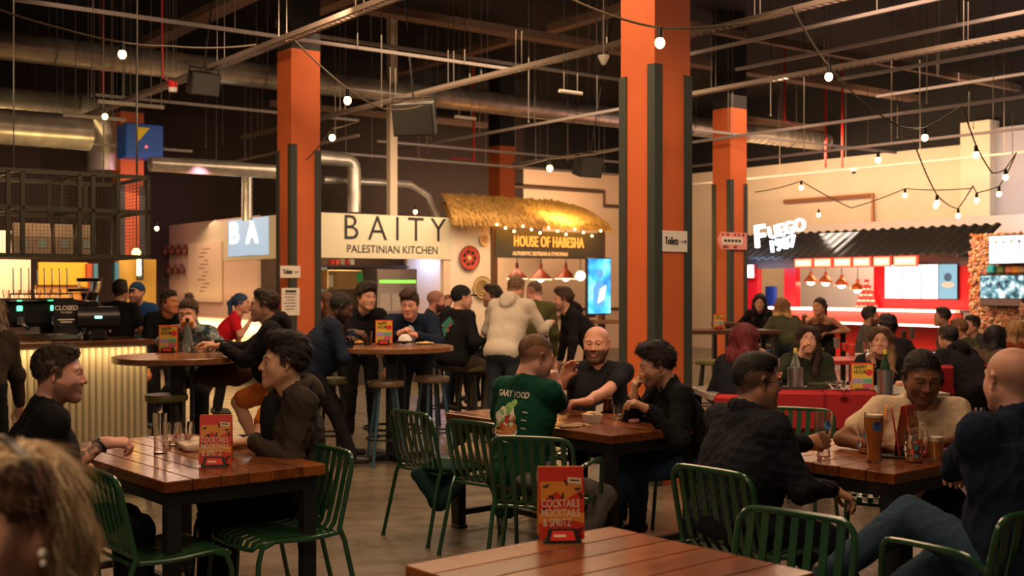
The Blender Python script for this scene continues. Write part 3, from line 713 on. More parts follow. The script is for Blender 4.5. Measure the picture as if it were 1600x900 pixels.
m = MB(); m.box((2, 15, -.1), (44, 44, .2)); obj1('floor', m, floor_m, None, None, kind='structure', smooth=False)
m = MB(); m.box((2, 17, 6.3), (44, 40, .2)); obj1('ceiling', m, dark_paint, None, None, kind='structure', smooth=False)
m = MB(); ub(m, 15.5, 15.7, WBX, 15.6, 0, 4.5); obj1('wall_back', m, cream, None, None, kind='structure', smooth=False)
m = MB(); ub(m, 15.5, 15.7, -16, WBX, 0, 6.2); obj1('wall_back_left', m, mat('dark_depth_brown', (.030, .018, .014), .8), None, None, kind='structure', smooth=False)  # depth and darkness behind the kiosks, painted as a dark brown wall
m = MB(); ub(m, 15.5, 15.7, WBX, 15.6, 4.5, 6.2); obj1('wall_back_upper', m, dark_paint, None, None, kind='structure', smooth=False)
m = MB(); ub(m, -6, 15.5, 15.5, 15.7, 0, 4.55); obj1('wall_right', m, mat('pale_cream_plaster', (.72, .62, .46), .8, noise=(1.2, .05)), None, None, kind='structure', smooth=False)
m = MB(); ub(m, -6, 15.5, 15.5, 15.7, 4.55, 6.2); obj1('wall_right_upper', m, dark_paint, None, None, kind='structure', smooth=False)
ua, ub_ = upx(1553, 15.3), upx(1507, 15.3)
m = MB(); ub(m, ua, ub_, 15.15, 15.5, 0, 4.95); obj1('trim_1', m, MATS['pale_cream_plaster'], None, None, kind='structure', smooth=False)
m = MB(); ub(m, -6, ua, 15.40, 15.5, 0, 4.8); obj1('trim_2', m, mat('shaded_wall_grey', (.42, .42, .45), .8), None, None, kind='structure', smooth=False)  # shaded, bluish-lit stretch of the pale wall, painted as a grey slab
# ceiling beams (flat downstands)
beam_m = mat('brown_beam', (.20, .125, .085), .7)  # one even brown, lighter than the black deck
def spx(p, D, px): k = (px-800)/F; return (k*p.y-p.x)/(D.x-k*D.y)
def beam(px, py, z, D, px0, px1, wd=.16, ht=.12):
    p = onz(px, py, z); a, b = p+D*spx(p, D, px0), p+D*spx(p, D, px1)
    m = MB(); m.box((a+b)/2+Vector((0, 0, ht/2)), (wd, (b-a).length, ht), RZ(math.atan2(-D.x, D.y))); return m
for i, (px, py, z, D, a, b, wd) in enumerate([(700, 40, 5.6, VD, 540, 1510, .28), (300, 40, 5.6, UD, 225, 420, .30), (700, 95, 5.7, UD, 595, 800, .20), (900, 40, 5.7, UD, 860, 1000, .20), (480, 28, 5.6, UD, 440, 560, .22),
                                     (1130, 55, 5.5, VD, 1080, 1700, .12), (1200, 195, 5.2, VD, 1160, 1420, .16), (560, 180, 5.3, VD, 420, 760, .14), (560, 300, 4.6, VD, 240, 700, .10)]):
    obj1('trim_%d' % (i+3), beam(px, py, z, D, a, b, wd), beam_m, None, None, kind='structure', smooth=False)

# ------------------------------------------------------------------ columns
def column(i, j, label, guards=True, top=4.58, base_top=None):
    m = MB(); a = .40; t = thing('column', label, 'column', uv(6.5*i, 8*j), 0)
    c = VD*(a/2)+UD*(a/2)
    m.box(c+Vector((0, 0, top/2)), (a, a, top), RUV); m.build('painted_shaft', orange_paint, t, False)
    m = MB(); m.box(c+Vector((0, 0, (6.2+top)/2)), (a*1.0, a*1.0, 6.2-top), RUV); m.build('black_shaft_top', mat('column_black', (.018, .018, .018), .7), t, False)
    if guards:
        for (x, y, h) in ((0, 0, 3.38), (0, a, 3.32), (a, 0, 3.32), (a, a, 3.32)):
            m = MB(); w = .075; sx = 1 if x == 0 else -1; sy = 1 if y == 0 else -1; q = VD*x+UD*y
            m.prism([(-.012*sx, -.012*sy), (w*sx, -.012*sy), (w*sx, 0), (0, 0), (0, w*sy), (-.012*sx, w*sy)], q+Vector((0, 0, .0)), VD, UD, h)
            m.build('corner_guard', guard_paint, t, False)
    return t
COLS = {}
COLS[0, 0] = column(0, 0, 'tall orange column nearest the camera, with dark corner guards and the toilets sign')
COLS[1, 0] = column(1, 0, 'orange column left of centre, beside the white food stall sign')
COLS[2, 0] = column(2, 0, 'farthest left orange column, behind the wire mesh shelf')
COLS[1, 1] = column(1, 1, 'orange column right of centre with a small pink arrow sign')
COLS[2, 1] = column(2, 1, 'far orange column standing behind the thatched stall roof')
# signs on columns
ink = mat('black_ink', (.012, .012, .012), .6); paper = mat('white_card', (.78, .72, .62), .6); orange_ink = mat('orange_ink', (.75, .28, .04), .6)
def vface_sign(name, label, cat, px0, px1, py0, py1, u, thick, mt):
    v0, z0 = pU(px0, py1, u); v1, _ = pU(px1, py1, u); z1 = pU(px0, py0, u)[1]; c = uv(u, (v0+v1)/2, (z0+z1)/2)
    t = thing(name, label, cat, c); m = MB(); m.box((0, 0, 0), (abs(v1-v0), thick, z1-z0), RUV); m.build('board', mt, t, False); return t, abs(v1-v0), z1-z0
N_ = -UD
t, w_, h_ = vface_sign('toilets_sign', 'white sign with a right arrow pointing to the toilets, on the nearest column', 'sign', 1035, 1073, 360, 393, -.012, .012, paper)
ZU = Vector((0, 0, 1))
txt('Toilets', h_*.52, N_*.012-VD*w_*.16, VD, ZU, ink, 'lettering', t, sx=.60, bold=.0005)
txt('→', h_*.5, N_*.012+VD*w_*.32, VD, ZU, ink, 'arrow', t, sx=.9) if False else None
m = MB(); m.box((0, 0, 0), (w_*.22, .004, h_*.03), RUV); m.box(VD*w_*.08+ZU*h_*.04, (w_*.08, .004, h_*.03), RUV @ Matrix.Rotation(math.radians(40), 3, 'Y')); m.box(VD*w_*.08-ZU*h_*.04, (w_*.08, .004, h_*.03), RUV @ Matrix.Rotation(math.radians(-40), 3, 'Y'))
o = m.build('arrow', ink, t, False); o.location = N_*.012+VD*w_*.33
t, w_, h_ = vface_sign('toilets_sign', 'small white toilets sign on the orange column left of centre', 'sign', 438, 469, 415, 434, 6.488, .012, paper)
txt('Toilets', h_*.5, N_*.012-VD*w_*.15, VD, ZU, ink, 'lettering', t, sx=.6, bold=.002); m = MB(); m.box((0, 0, 0), (w_*.2, .004, h_*.05), RUV); o = m.build('arrow', ink, t, False); o.location = N_*.012+VD*w_*.3
t, w_, h_ = vface_sign('notice', 'white printed notice below the small toilets sign on the column left of centre', 'notice', 440, 468, 450, 493, 6.488, .008, paper)
m = MB()
for r in range(6): m.box(ZU*(h_*(.28-.11*r))+VD*w_*(-.05 if r % 2 else 0), (w_*(.7-.1*(r % 3)), .003, h_*.035), RUV)
o = m.build('print', mat('grey_ink', (.25, .22, .2), .6), t, False); o.location = N_*.006
m = MB(); m.box(ZU*h_*.38, (w_*.6, .003, h_*.08), RUV); o = m.build('heading', ink, t, False); o.location = N_*.006
# pink arrow sign on the right column (faces the camera, arrow to the left)
v0, z0 = pU(1120, 389, 6.47); v1, z1 = pU(1166, 364, 6.47); w_, h_ = v1-v0, z1-z0
t = thing('direction_sign', 'pink arrow shaped sign with patterned edge on the right of centre column', 'sign', uv(6.5-.03, 8+.1-.05*0+(v0+v1)/2-(8+.1), (z0+z1)/2))
m = MB(); m.prism([(-w_/2, 0), (-w_*.36, -h_/2), (w_/2, -h_/2), (w_/2, h_/2), (-w_*.36, h_/2)], (0, 0, 0), VD, ZU, .015); m.build('arrow_board', mat('pink_card', (.75, .30, .26), .6), t, False)
m = MB(); m.box(N_*.017, (w_*.70, .004, h_*.42), RUV); m.build('name_panel', paper, t, False)
txt('TOILETS THIS WAY', h_*.20, N_*.008, VD, ZU, ink, 'lettering', t, sx=.62) if False else None
rr = random.Random(3)
for k in range(14): m = MB(); m.box(VD*w_*rr.uniform(-.35, .45)+ZU*h_*rr.choice((-.36, .36))+N_*.016, (w_*.05, .004, h_*.14), RUV @ Matrix.Rotation(rr.uniform(0, 3), 3, 'Y')); m.build('pattern_mark', mat('dark_red_ink', (.20, .03, .03), .6), t, False)
m = MB()
for k in range(5): m.box(VD*w_*(-.24+.12*k)+N_*.020, (w_*.09, .003, h_*.16), RUV)
m.build('print', ink, t, False)

# ------------------------------------------------------------------ BAITY kiosk (front on the plane u=9.67, side on v=1.79)
KU = 9.67; V0 = 1.79; V1 = vpx(703, KU)
white_panel = mat('white_board', (.66, .60, .42), .5, noise=(1.5, .04)); dark_in = mat('dark_interior', (.045, .035, .03), .6)
t = thing('food_stall', 'white corner food stall with long fascia sign and jugs on its side wall', 'food stall', uv(KU, V0, 0))
O = -uv(KU, V0, 0)
def kb(name, mt, boxes, smooth=False, parent=None, bev=0):
    m = MB()
    for b in boxes: ub(m, *b, bev=bev)
    o = m.build(name, mt, parent or t, smooth); 
    for v in o.data.vertices: v.co += O
    return o
pink_lit = mat('pink_lit_plaster', (.72, .50, .40), .7)  # white side wall, with its pinkish light put into the colour
kb('fascia', white_panel, [(KU-.04, KU+.04, V0, V1, 2.05, 2.76)])
kb('side_fascia', white_panel, [(KU, KU+4.3, V0-.04, V0+.04, 2.05, 2.76)])
kb('side_wall', pink_lit, [(KU+1.7, KU+5.8, V0-.03, V0+.03, 1.05, 2.79)])
kb('side_counter', mat('warm_white_counter', (.80, .66, .45), .5), [(KU+.0, KU+5.8, V0-.35, V0-.3, .12, 1.0)])
kb('side_worktop', mat('pale_worktop', (.6, .5, .4), .4), [(KU-.05, KU+5.8, V0-.42, V0+.15, 1.0, 1.05)])
kb('front_counter', dark_in, [(KU, KU+.06, V0+.2, V1, 0, 1.0)])
kb('front_worktop', steel, [(KU-.1, KU+.5, V0+.1, V1, 1.0, 1.04)])
kb('corner_post', black_steel, [(KU-.03, KU+.03, V0-.03, V0+.03, 0, 2.1)])
kb('back_panel', mat('brown_interior', (.20, .12, .08), .7), [(KU+2.6, KU+2.7, V0+.2, V1+.8, 0, 2.7)])
kb('right_post', cream, [(KU-.02, KU+.08, V1-.14, V1, 0, 2.06)])
kb('roof_panel', dark_in, [(KU+.05, KU+2.7, V0+.1, V1, 2.72, 2.76)])
# fascia lettering
pc = lambda px, py, u=KU-.045: uv(u, *(lambda q: (q[0], q[1]))(pU(px, py, u)))+O
hcap = pU(560, 338, KU)[1]-pU(560, 378, KU)[1]
for ch, px, py in (('B', 548, 357), ('A', 590, 358.5), ('I', 621, 359.5), ('T', 650, 360.5), ('Y', 685, 361.5)):
    txt(ch, hcap*1.40, pc(px, py), VD, ZU, ink, 'letter', t, sx=.95, bold=-.004)
txt('PALESTINIAN KITCHEN', (pU(560, 384, KU)[1]-pU(560, 396, KU)[1])*1.45, pc(615, 390.5), VD, ZU, ink, 'lettering', t, sx=.93)
# illuminated letters on the side
lit_letter = emis('lit_white_letter', (.75, .88, 1), 5)
ks = lambda px, py, v=V0-.05: (lambda q: uv(q[0], v, q[1]))(pV(px, py, v))+O
MU = -UD
for ch, px, py in (('B', 367, 366), ('A', 395, 365)): txt(ch, .52, ks(px, py), MU, ZU, lit_letter, 'lit_letter', t, sx=1.3, depth=.05, bold=.006)
txt('PALESTI', .17, ks(391, 395), MU, ZU, ink, 'lettering', t, sx=1.0)
m = MB(); ub(m, upx(408, V0-.04)-.3, upx(358, V0-.04), V0-.06, V0-.042, 2.12, 2.75); o = m.build('backlit_panel', emis('soft_blue_white_panel', (.60, .74, .85), .55), t, False)
for v in o.data.vertices: v.co += O
# jugs on the side wall: things hanging on it
jug_m = mat('red_brown_clay', (.12, .035, .018), .35)
def jug():
    m = MB(); m.lathe([(.0, -.10), (.045, -.10), (.066, -.05), (.060, 0), (.026, .045), (.022, .085), (.032, .10)], n=12)
    root = m.build('clay_jug', jug_m); m = MB(); m.tube([(.028, 0, .085), (.062, 0, .07), (.068, 0, .03), (.055, 0, .005)], .009, 6); m.build('handle', jug_m, root)
    return tag(root, 'red brown clay jug hanging on the white side wall of the stall', 'jug', 'clay jugs on the side wall')
j0 = jug(); k = 0
for row, (py, xs) in enumerate(((391, (249, 258, 268, 278, 288)), (421, (254, 264, 274, 284)), (457, (248, 258)))):
    for px in xs:
        u, z = pV(px, py-.03*(px-250), V0-.12); p = uv(u, V0-.12, z)
        lb = 'clay jug, %s from left, %s row on the stall side wall' % (ORD[xs.index(px)], ('top', 'middle', 'bottom')[row])
        if k == 0: j0.location = p; j0['label'] = lb
        else: dup(j0, p, .3*k, lb)
        k += 1
# menu board, shelf goods on side wall
t2 = thing('menu_board', 'tall pale printed menu board on the side wall of the white stall', 'menu board', ks(320, 425, V0-.06)-O)
u0, z0 = pV(295, 470, V0-.06); u1, _ = pV(346, 470, V0-.06); z1 = pV(346, 384, V0-.06)[1]
m = MB(); m.box((0, 0, 0), (.03, abs(u1-u0), z1-z0+.1), RUV); m.build('board', mat('cream_print', (.80, .62, .45), .6), t2, False)
m = MB()
for r in range(12): m.box(VD*-.018+UD*(.18*((r % 3)-1)*.6)+ZU*(.42-.07*r), (.004, .35-.05*(r % 4), .014), RUV)
m.build('print', mat('brown_ink', (.28, .15, .10), .6), t2, False)
# kitchen behind the front opening
def kobj(name, label, cat, mt, px0, px1, py0, py1, u, d=.4, bev=.01, kids=()):
    v0, z0 = pU(px0, py1, u); v1 = vpx(px1, u); z1 = pU((px0+px1)/2, py0, u)[1]; z0 = pU((px0+px1)/2, py1, u)[1]
    c = uv(u+d/2, (v0+v1)/2, (z0+z1)/2); q = thing(name, label, cat, c); m = MB(); m.box((0, 0, 0), (abs(v1-v0), d, z1-z0), RUV, bev=bev); m.build('body', mt, q, False); return q, abs(v1-v0), z1-z0, d
q, w_, h_, d_ = kobj('fridge', 'steel fridge with white notices behind the food stall counter', 'fridge', steel, 590, 652, 420, 520, KU+1.6, .7)
m = MB(); m.box(-UD*(d_/2+.01)+ZU*h_*.30, (w_*.9, .02, h_*.05), RUV); m.build('handle_rail', mat('green_glow', (.1, .4, .05), .5, emit=(.35, 1, .1), es=.8), q, False)
for k in range(3): m = MB(); m.box(-UD*(d_/2+.01)+VD*w_*(-.32+.29*k)+ZU*h_*(-.02), (w_*.25, .01, h_*.27), RUV); m.build('notice', paper, q, False)
q, w_, h_, d_ = kobj('hot_cupboard', 'golden steel hood cabinet on the stall counter with a green sticker', 'cabinet', mat('golden_steel', (.75, .50, .22), .3, .8, noise=(3, .3)), 512, 566, 422, 452, KU+1.0, .4)
m = MB(); m.lathe([(.0, 0), (.09, 0), (.09, .012), (0, .012)], -UD*(d_/2)+VD*w_*.38+ZU*.04, 20, M=Matrix.Rotation(math.pi/2, 3, 'X')); m.build('sticker', mat('green_sticker', (.02, .35, .08), .5), q)
m = MB(); m.box(-UD*(d_/2+.006)-VD*w_*.42-ZU*.02, (.09, .012, .2), RUV); m.build('label_panel', mat('pale_card', (.6, .55, .5), .6), q)
kobj('worktop_cabinet', 'grey steel cabinet at the left of the stall kitchen', 'cabinet', mat('teal_grey_panel', (.22, .26, .24), .5), 484, 512, 418, 500, KU+1.8, .5)
kobj('shelf', 'dark wall shelf with red packages above the stall kitchen', 'shelf', mat('dark_shelf', (.06, .04, .035), .6), 500, 640, 414, 419, KU+2.2, .35)
rr = random.Random(8)
for k, (px, c) in enumerate(((518, (.5, .04, .03)), (526, (.6, .1, .05)), (534, (.35, .28, .2)), (541, (.5, .03, .03)), (549, (.6, .55, .45)))):
    v, z = pU(px, 413, KU+2.3); m = MB(); m.box((0, 0, 0), (.08, .12, .10+.02*(k % 3)), RUV, bev=.015); o = m.build('food_packet', mat('packet_%d' % k, c, .5)); o.location = uv(KU+2.3, v, z+.03)
    tag(o, ['red', 'orange red', 'tan', 'dark red', 'off white'][k]+' food packet on the dark shelf inside the stall', 'packet')
v, z = pU(649, 413, KU+2.4); q = thing('wall_screen', 'small blue glowing screen at the back of the stall kitchen', 'screen', uv(KU+2.4, v, z)); m = MB(); m.box((0, 0, 0), (.34, .05, .30), RUV, bev=.01); m.build('casing', black_plastic, q); m = MB(); m.box(-UD*.027, (.31, .004, .26), RUV); m.build('display', emis('blue_glow', (.10, .35, 1), 4), q)
v, z = pU(662, 417, KU+2.4); area('stall_blue_light', uv(KU+1.9, v, 2.2), .3, 10, (.2, .4, 1), (0, 0, 0))
# shop lights
area('baity_inside', uv(KU+1.3, 3.2, 2.65), 1.2, 16, (1, .70, .45), (0, 0, 0))
area('baity_front_wash', uv(KU-1.2, 3.2, 3.3), 1.4, 18, (1, .74, .50), (math.radians(35), 0, YAW_U+0))
area('baity_side_wash', uv(KU+3.5, V0-1.4, 3.1), 2.2, 42, (1, .62, .42), (math.radians(-20), 0, 0))
area('baity_counter_glow', uv(KU+3.0, V0-.55, .92), 5.0, 26, (1, .66, .30), (math.radians(70), 0, YAW_U-math.pi/2), .12)

# kiosk ducts
def elbow(label, px, py_top, py_bot, r, u, bend):
    v, z1 = pU(px, py_top, u); z0 = pU(px, py_bot, u)[1]; p0 = uv(u, v, z0); p1 = uv(u, v, z1-r*1.2); D = bend
    pts = [p0]+[p0+(p1-p0)*k/6 for k in range(1, 7)]+[p1+ZU*r*1.3*math.sin(a)+D*r*1.3*(1-math.cos(a)) for a in (.4, .8, 1.2, 1.57)]+[p1+ZU*r*1.3+D*(r*1.3+1.0)]
    m = MB(); o = Vector((p0.x, p0.y, p0.z)); m.tube([q-o for q in pts], r, 16)
    for k in range(1, 6): m.tube([p0+(p1-p0)*(k/6)-o-ZU*.012, p0+(p1-p0)*(k/6)-o+ZU*.012], r*1.06, 16)
    q = m.build('ventilation_duct', duct_steel); q.location = o; return tag(q, label, 'duct')
elbow('vertical silver duct bending left above the lit side sign', 386, 262, 345, .085, KU+1.2, -VD)
elbow('silver duct rising behind the column at the left end of the white fascia', 489, 248, 332, .11, KU+.9, UD)
elbow('curved silver duct hooking down above the white fascia', 553, 252, 332, .12, KU+1.1, -VD)
m = MB(); v, z1 = pU(613, 250, KU+.6); ub(m, KU+.55, KU+.67, v-.07, v+.07, 2.7, 6.2); obj1('support_post', m, mat('cream_post', (.62, .50, .36), .6), 'slim pale square post rising above the white fascia', 'post', smooth=False)
m = MB(); a = pU(640, 288, KU+1.5); b_ = pU(668, 306, KU+1.5); c_ = pU(688, 330, KU+1.5); z_ = pU(505, 281, KU+1.5)
m.tube([uv(KU+1.5, *z_), uv(KU+1.5, *a), uv(KU+1.5, *b_), uv(KU+1.5, c_[0], 2.76)], .075, 14); obj1('ventilation_duct', m, duct_steel, 'thin silver pipe running sideways and dropping behind the thatched roof', 'duct')

# ------------------------------------------------------------------ HOUSE OF HABESHA stall
H0, H1 = vpx(770, KU), vpx(935, KU); HW = H1-H0
t = thing('thatched_stall', 'food stall under a shaggy straw roof with glowing orange lettering', 'food stall', uv(KU, H0, 0)); O = -uv(KU, H0, 0)
kb('left_wall', mat('off_white_wall', (.78, .66, .50), .7), [(KU-.02, KU+.06, V1, H0, 0, 2.75)])
board = mat('dark_sign_board', (.045, .050, .045), .5)
zt = pU(850, 362, KU)[1]; zb = pU(850, 404, KU)[1]
kb('sign_board', board, [(KU-.07, KU-.02, H0, H1+.05, zb, zt)])
kb('counter', mat('pale_counter', (.62, .48, .34), .5), [(KU-.1, KU+.35, H0+.1, H1-.3, 0, 1.02)])
kb('worktop', mat('brown_worktop', (.10, .05, .03), .35), [(KU-.16, KU+.42, H0+.0, H1-.2, 1.02, 1.07)])
kb('back_wall', mat('cream_tiles', (.70, .55, .36), .4), [(KU+2.2, KU+2.3, H0-.4, H1+.4, 0, 2.9)])
kb('post', mat('dark_wood_post', (.10, .045, .02), .5), [(KU-.06, KU+.04, H0-.06, H0+.06, 0, 2.7)])
kb('post', MATS['dark_wood_post'], [(KU-.06, KU+.04, H1+.02, H1+.12, 0, 2.7)])
glow_o = emis('orange_lit_letter', (1, .30, .04), 1.5)
zc = pU(855, 379, KU-.07)[1]; v_, _ = pU(858, 376, KU-.07)
txt('HOUSE OF HABESHA', .27, uv(KU-.08, v_, zc)+O, VD, ZU, glow_o, 'lit_lettering', t, sx=.60, bold=.001, depth=.03, spacing=1.08)
v_, z_ = pU(845, 397, KU-.075); txt('AUTHENTIC ERITREAN & ETHIOPIAN', .095, uv(KU-.075, v_, z_)+O, VD, ZU, paper, 'lettering', t, sx=.80, bold=.003)
# thatch
straw = mat('golden_straw', (.42, .23, .055), .8, noise=(30, .5))
T0, T1 = vpx(706, KU-.4), vpx(950, KU-.4)
ridge_z, eave_z = 3.14, 2.62
R0_, R1_ = vpx(692, KU+.95), vpx(905, KU+.95); m = MB(); vs = [uv(KU-.40, T0, eave_z+.08)+O, uv(KU-.40, T1, eave_z+.08)+O, uv(KU+1.0, R1_, ridge_z-.03)+O, uv(KU+1.0, R0_, ridge_z-.03)+O]; m.add(vs+[v-ZU*.08 for v in vs], [(0, 1, 2, 3), (7, 6, 5, 4), (0, 4, 5, 1), (1, 5, 6, 2), (2, 6, 7, 3), (3, 7, 4, 0)])
rr = random.Random(4); L_ = T1-T0
for k in range(5200):
    fr = rr.random(); row = int(fr*8)/8; va, vb = T0+(R0_-T0)*fr, T1+(R1_-T1)*fr; v = va+rr.random()*(vb-va); uu = KU-.45+1.45*fr*1.0; z = eave_z+.10+(ridge_z-eave_z)*fr+rr.uniform(0, .05)
    if fr < .22: ln = rr.uniform(.14, .27)
    else: ln = rr.uniform(.18, .3)
    end_drop = max(0, abs((v-T0)/L_-.5)*2-.86)*.5; a = uv(uu, v, z-end_drop*.5)
    down = Vector((0, 0, -1))*(.75 if fr < .2 else .35)-UD*rr.uniform(.45, .8)+VD*rr.uniform(-.25, .25)+(VD*(1 if v > T0+L_/2 else -1)*end_drop*4)
    b = a+down.normalized()*ln; wv = VD*rr.uniform(.008, .016); m.add([a-wv+O, a+wv+O, b+O, a+ZU*.012+O], [(0, 1, 2), (0, 2, 3), (1, 3, 2)])
m.build('thatch_roof', straw, t, False)
# fairy lights under the eave, each a small bulb; and their light
fb = emis('fairy_bulb', (1, .66, .22), 10)
mm = MB(); mm.sph((0, 0, 0), .022, 8); f0 = mm.build('fairy_light', fb); tag(f0, 'tiny warm fairy light under the straw eave', 'fairy light', 'fairy lights along the straw eave')
for k in range(13):
    v = vpx(772+k*13.5, KU-.42); p = uv(KU-.50, v, eave_z-.02-.05*((k % 3)-1)-.012*k*.3)
    lb = 'tiny warm fairy light, %s from the left under the straw eave' % ORD[k]
    if k == 0: f0.location = p; f0['label'] = lb
    else: dup(f0, p, 0, lb)
area('thatch_glow', uv(KU-.30, (H0+H1)/2, eave_z-.02), 2.4, 45, (1, .62, .20), (math.radians(215), 0, YAW_U), .10)
area('thatch_down_glow', uv(KU-.45, (H0+H1)/2, eave_z+.5), .3, 30, (1, .62, .22), (math.radians(30), 0, YAW_U))
area('habesha_inside', uv(KU+1.1, (H0+H1)/2, 2.6), 1.4, 38, (1, .62, .36), (0, 0, 0))
area('habesha_wall_wash', uv(KU-1.6, H0-.5, 3.4), 1.0, 24, (1, .72, .48), (math.radians(40), 0, YAW_U))
# woven plates on the white wall
def plate(label, px, py, r, cols):
    v, z = pU(px, py, KU-.04); q = thing('woven_plate', label, 'woven plate', uv(KU-.04, v, z)); R = RUV @ Matrix.Rotation(math.pi/2, 3, 'X')
    n = 7
    m = MB(); m.lathe([(0, 0), (r*.5, .004), (r, .03), (r, .045), (r*.5, .02), (0, .016)], (0, 0, 0), 28, M=R); m.build('tray', cols[0], q)
    m = MB()
    if cols[2] == 'spiral':
        pts = [(r*.85*(k/60)*math.cos(k*.32), r*.85*(k/60)*math.sin(k*.32)) for k in range(61)]
        m.tube([R @ Vector((a, b, .026+.02*(k/60))) for k, (a, b) in enumerate(pts)], r*.05, 6); m.build('spiral_band', cols[1], q)
    else:
        for k in range(7):
            a = k*2*math.pi/7; m.box(R @ Vector((r*.55*math.cos(a), r*.55*math.sin(a), .030)), (r*.22, .012, r*.30), R @ Matrix.Rotation(a, 3, 'Z') @ Matrix.Rotation(math.pi/2, 3, 'X'))
        m.build('dark_pattern', cols[1], q); m = MB(); m.lathe([(0, 0), (r*.2, 0), (r*.2, .02), (0, .02)], R @ Vector((0, 0, .016)), 14, M=R); m.build('centre_disc', cols[3], q)
    m = MB(); m.tube([R @ Vector((r*math.cos(a*math.pi/14), r*math.sin(a*math.pi/14), .04)) for a in range(28)], r*.045, 6, closed=True); m.build('rim', cols[1], q)
red_w = mat('red_raffia', (.50, .06, .03), .6); blk_w = mat('black_raffia', (.03, .02, .02), .6); straw_w = mat('straw_raffia', (.62, .45, .20), .6); brown_w = mat('brown_raffia', (.28, .15, .05), .6)
plate('large red woven plate with black diamonds on the white wall', 732, 403, .205, (red_w, blk_w, 'dots', straw_w))
plate('small straw woven plate above the red one', 755, 375, .095, (straw_w, brown_w, 'dots', red_w))
plate('straw woven plate with brown spiral, low on the white wall', 752, 449, .19, (straw_w, brown_w, 'spiral'))
# pendants inside
brown_lamp = mat('red_brown_enamel', (.28, .05, .02), .3); warm_bulb = emis('warm_bulb', (1, .75, .40), 14)
def pendant(label, u, px, py, r, h, mt, cat='pendant lamp', group=None, ztop=2.7, rimm=None):
    v, z = pU(px, py, u); q = thing('pendant_lamp', label, cat, uv(u, v, z), 0, group)
    m = MB(); m.lathe([(r, 0), (r*.95, h*.12), (r*.45, h*.45), (r*.16, h*.65), (r*.14, h), (0, h)], n=20); m.build('lamp_shade', mt, q)
    m = MB(); m.tube([(0, 0, h), (0, 0, ztop-z)], .008, 6); m.build('cord', black_plastic, q)
    m = MB(); m.sph((0, 0, h*.1), r*.35, 10); m.build('bulb', warm_bulb, q)
    if rimm: m = MB(); m.lathe([(r*.7, -.005), (r, -.005), (r, .014)], n=20); m.build('lit_rim', rimm, q)
    return q
rim_l = emis('warm_lit_rim', (1, .55, .30), 2.2)
pendant('red brown pendant lamp left inside the thatched stall', KU+.7, 808, 436, .20, .30, brown_lamp, rimm=rim_l)
pendant('red brown pendant lamp middle inside the thatched stall', KU+.7, 845, 437, .21, .30, brown_lamp, rimm=rim_l)
pendant('red brown pendant lamp right inside the thatched stall', KU+.7, 884, 436, .21, .30, brown_lamp, rimm=rim_l)
v, z = pU(907, 431, KU+.6); q = thing('globe_lamp', 'glowing round globe lamp at the right inside the thatched stall', 'lamp', uv(KU+.6, v, z)); m = MB(); m.sph((0, 0, 0), .095, 16); m.build('globe', emis('globe_glow', (1, .72, .38), 6), q); m = MB(); m.tube([(0, 0, .09), (0, 0, 2.7-z)], .008, 6); m.build('cord', black_plastic, q)
# portrait screen
v0, z0 = pU(917, 490, KU-.3); v1 = vpx(952, KU-.3); z1 = pU(917, 404, KU-.3)[1]
q = thing('portrait_screen', 'upright glowing blue advertising screen right of the thatched stall', 'screen', uv(KU-.3, (v0+v1)/2, (z0+z1)/2)); m = MB(); m.box((0, 0, 0), (v1-v0+.04, .07, z1-z0+.04), RUV, bev=.01); m.build('casing', black_plastic, q)
scr = bpy.data.materials.new('blue_screen_picture'); scr.use_nodes = True
def _scr(mm, cs, scale, es):
    nt = mm.node_tree; b = nt.nodes['Principled BSDF']; N = nt.nodes; L = nt.links; tc = N.new('ShaderNodeTexCoord'); n = N.new('ShaderNodeTexNoise'); n.inputs['Scale'].default_value = scale; n.inputs['Detail'].default_value = 2
    cr = N.new('ShaderNodeValToRGB'); el = cr.color_ramp.elements; el[0].color = (*cs[0], 1); el[1].color = (*cs[-1], 1); el[0].position = .35; el[1].position = .62
    for i, c in enumerate(cs[1:-1]): e = el.new(.35+.27*(i+1)/(len(cs)-1)); e.color = (*c, 1)
    L.new(tc.outputs['Object'], n.inputs['Vector']); L.new(n.outputs[0], cr.inputs[0]); L.new(cr.outputs[0], b.inputs['Emission Color']); b.inputs['Emission Strength'].default_value = es; b.inputs['Base Color'].default_value = (0, 0, 0, 1)
_scr(scr, [(.02, .16, .42), (.05, .42, .75), (.25, .70, .90)], 2.6, 1.5)
m = MB(); m.box(-UD*.037, (v1-v0, .006, z1-z0), RUV); m.build('display', scr, q, False)
m = MB(); b = m.lathe([(0, 0), (.085, 0), (.085, .006), (0, .006)], -UD*.044+ZU*.22, 20, M=RUV @ Matrix.Rotation(math.pi/2, 3, 'X')); m.prism([(-.15, -.35), (.1, -.38), (.14, -.05), (.05, .10), (-.06, .10), (-.16, -.05)], -UD*.042, VD, ZU, .004); m.build('pictured_figure', emis('pictured_blue', (.10, .30, .60), 1.2), q, False)
m = MB(); m.prism([(-.06, -.32), (.10, -.25), (.16, .02), (.0, -.05)], -UD*.050, VD, ZU, .003); m.build('pictured_paper', emis('pictured_white', (.7, .85, .95), 1.4), q, False)
kobj('menu_stand', 'small wooden ledge with papers below the blue portrait screen', 'ledge', mat('brown_ledge', (.30, .16, .08), .5), 930, 968, 500, 506, KU-.2, .3)
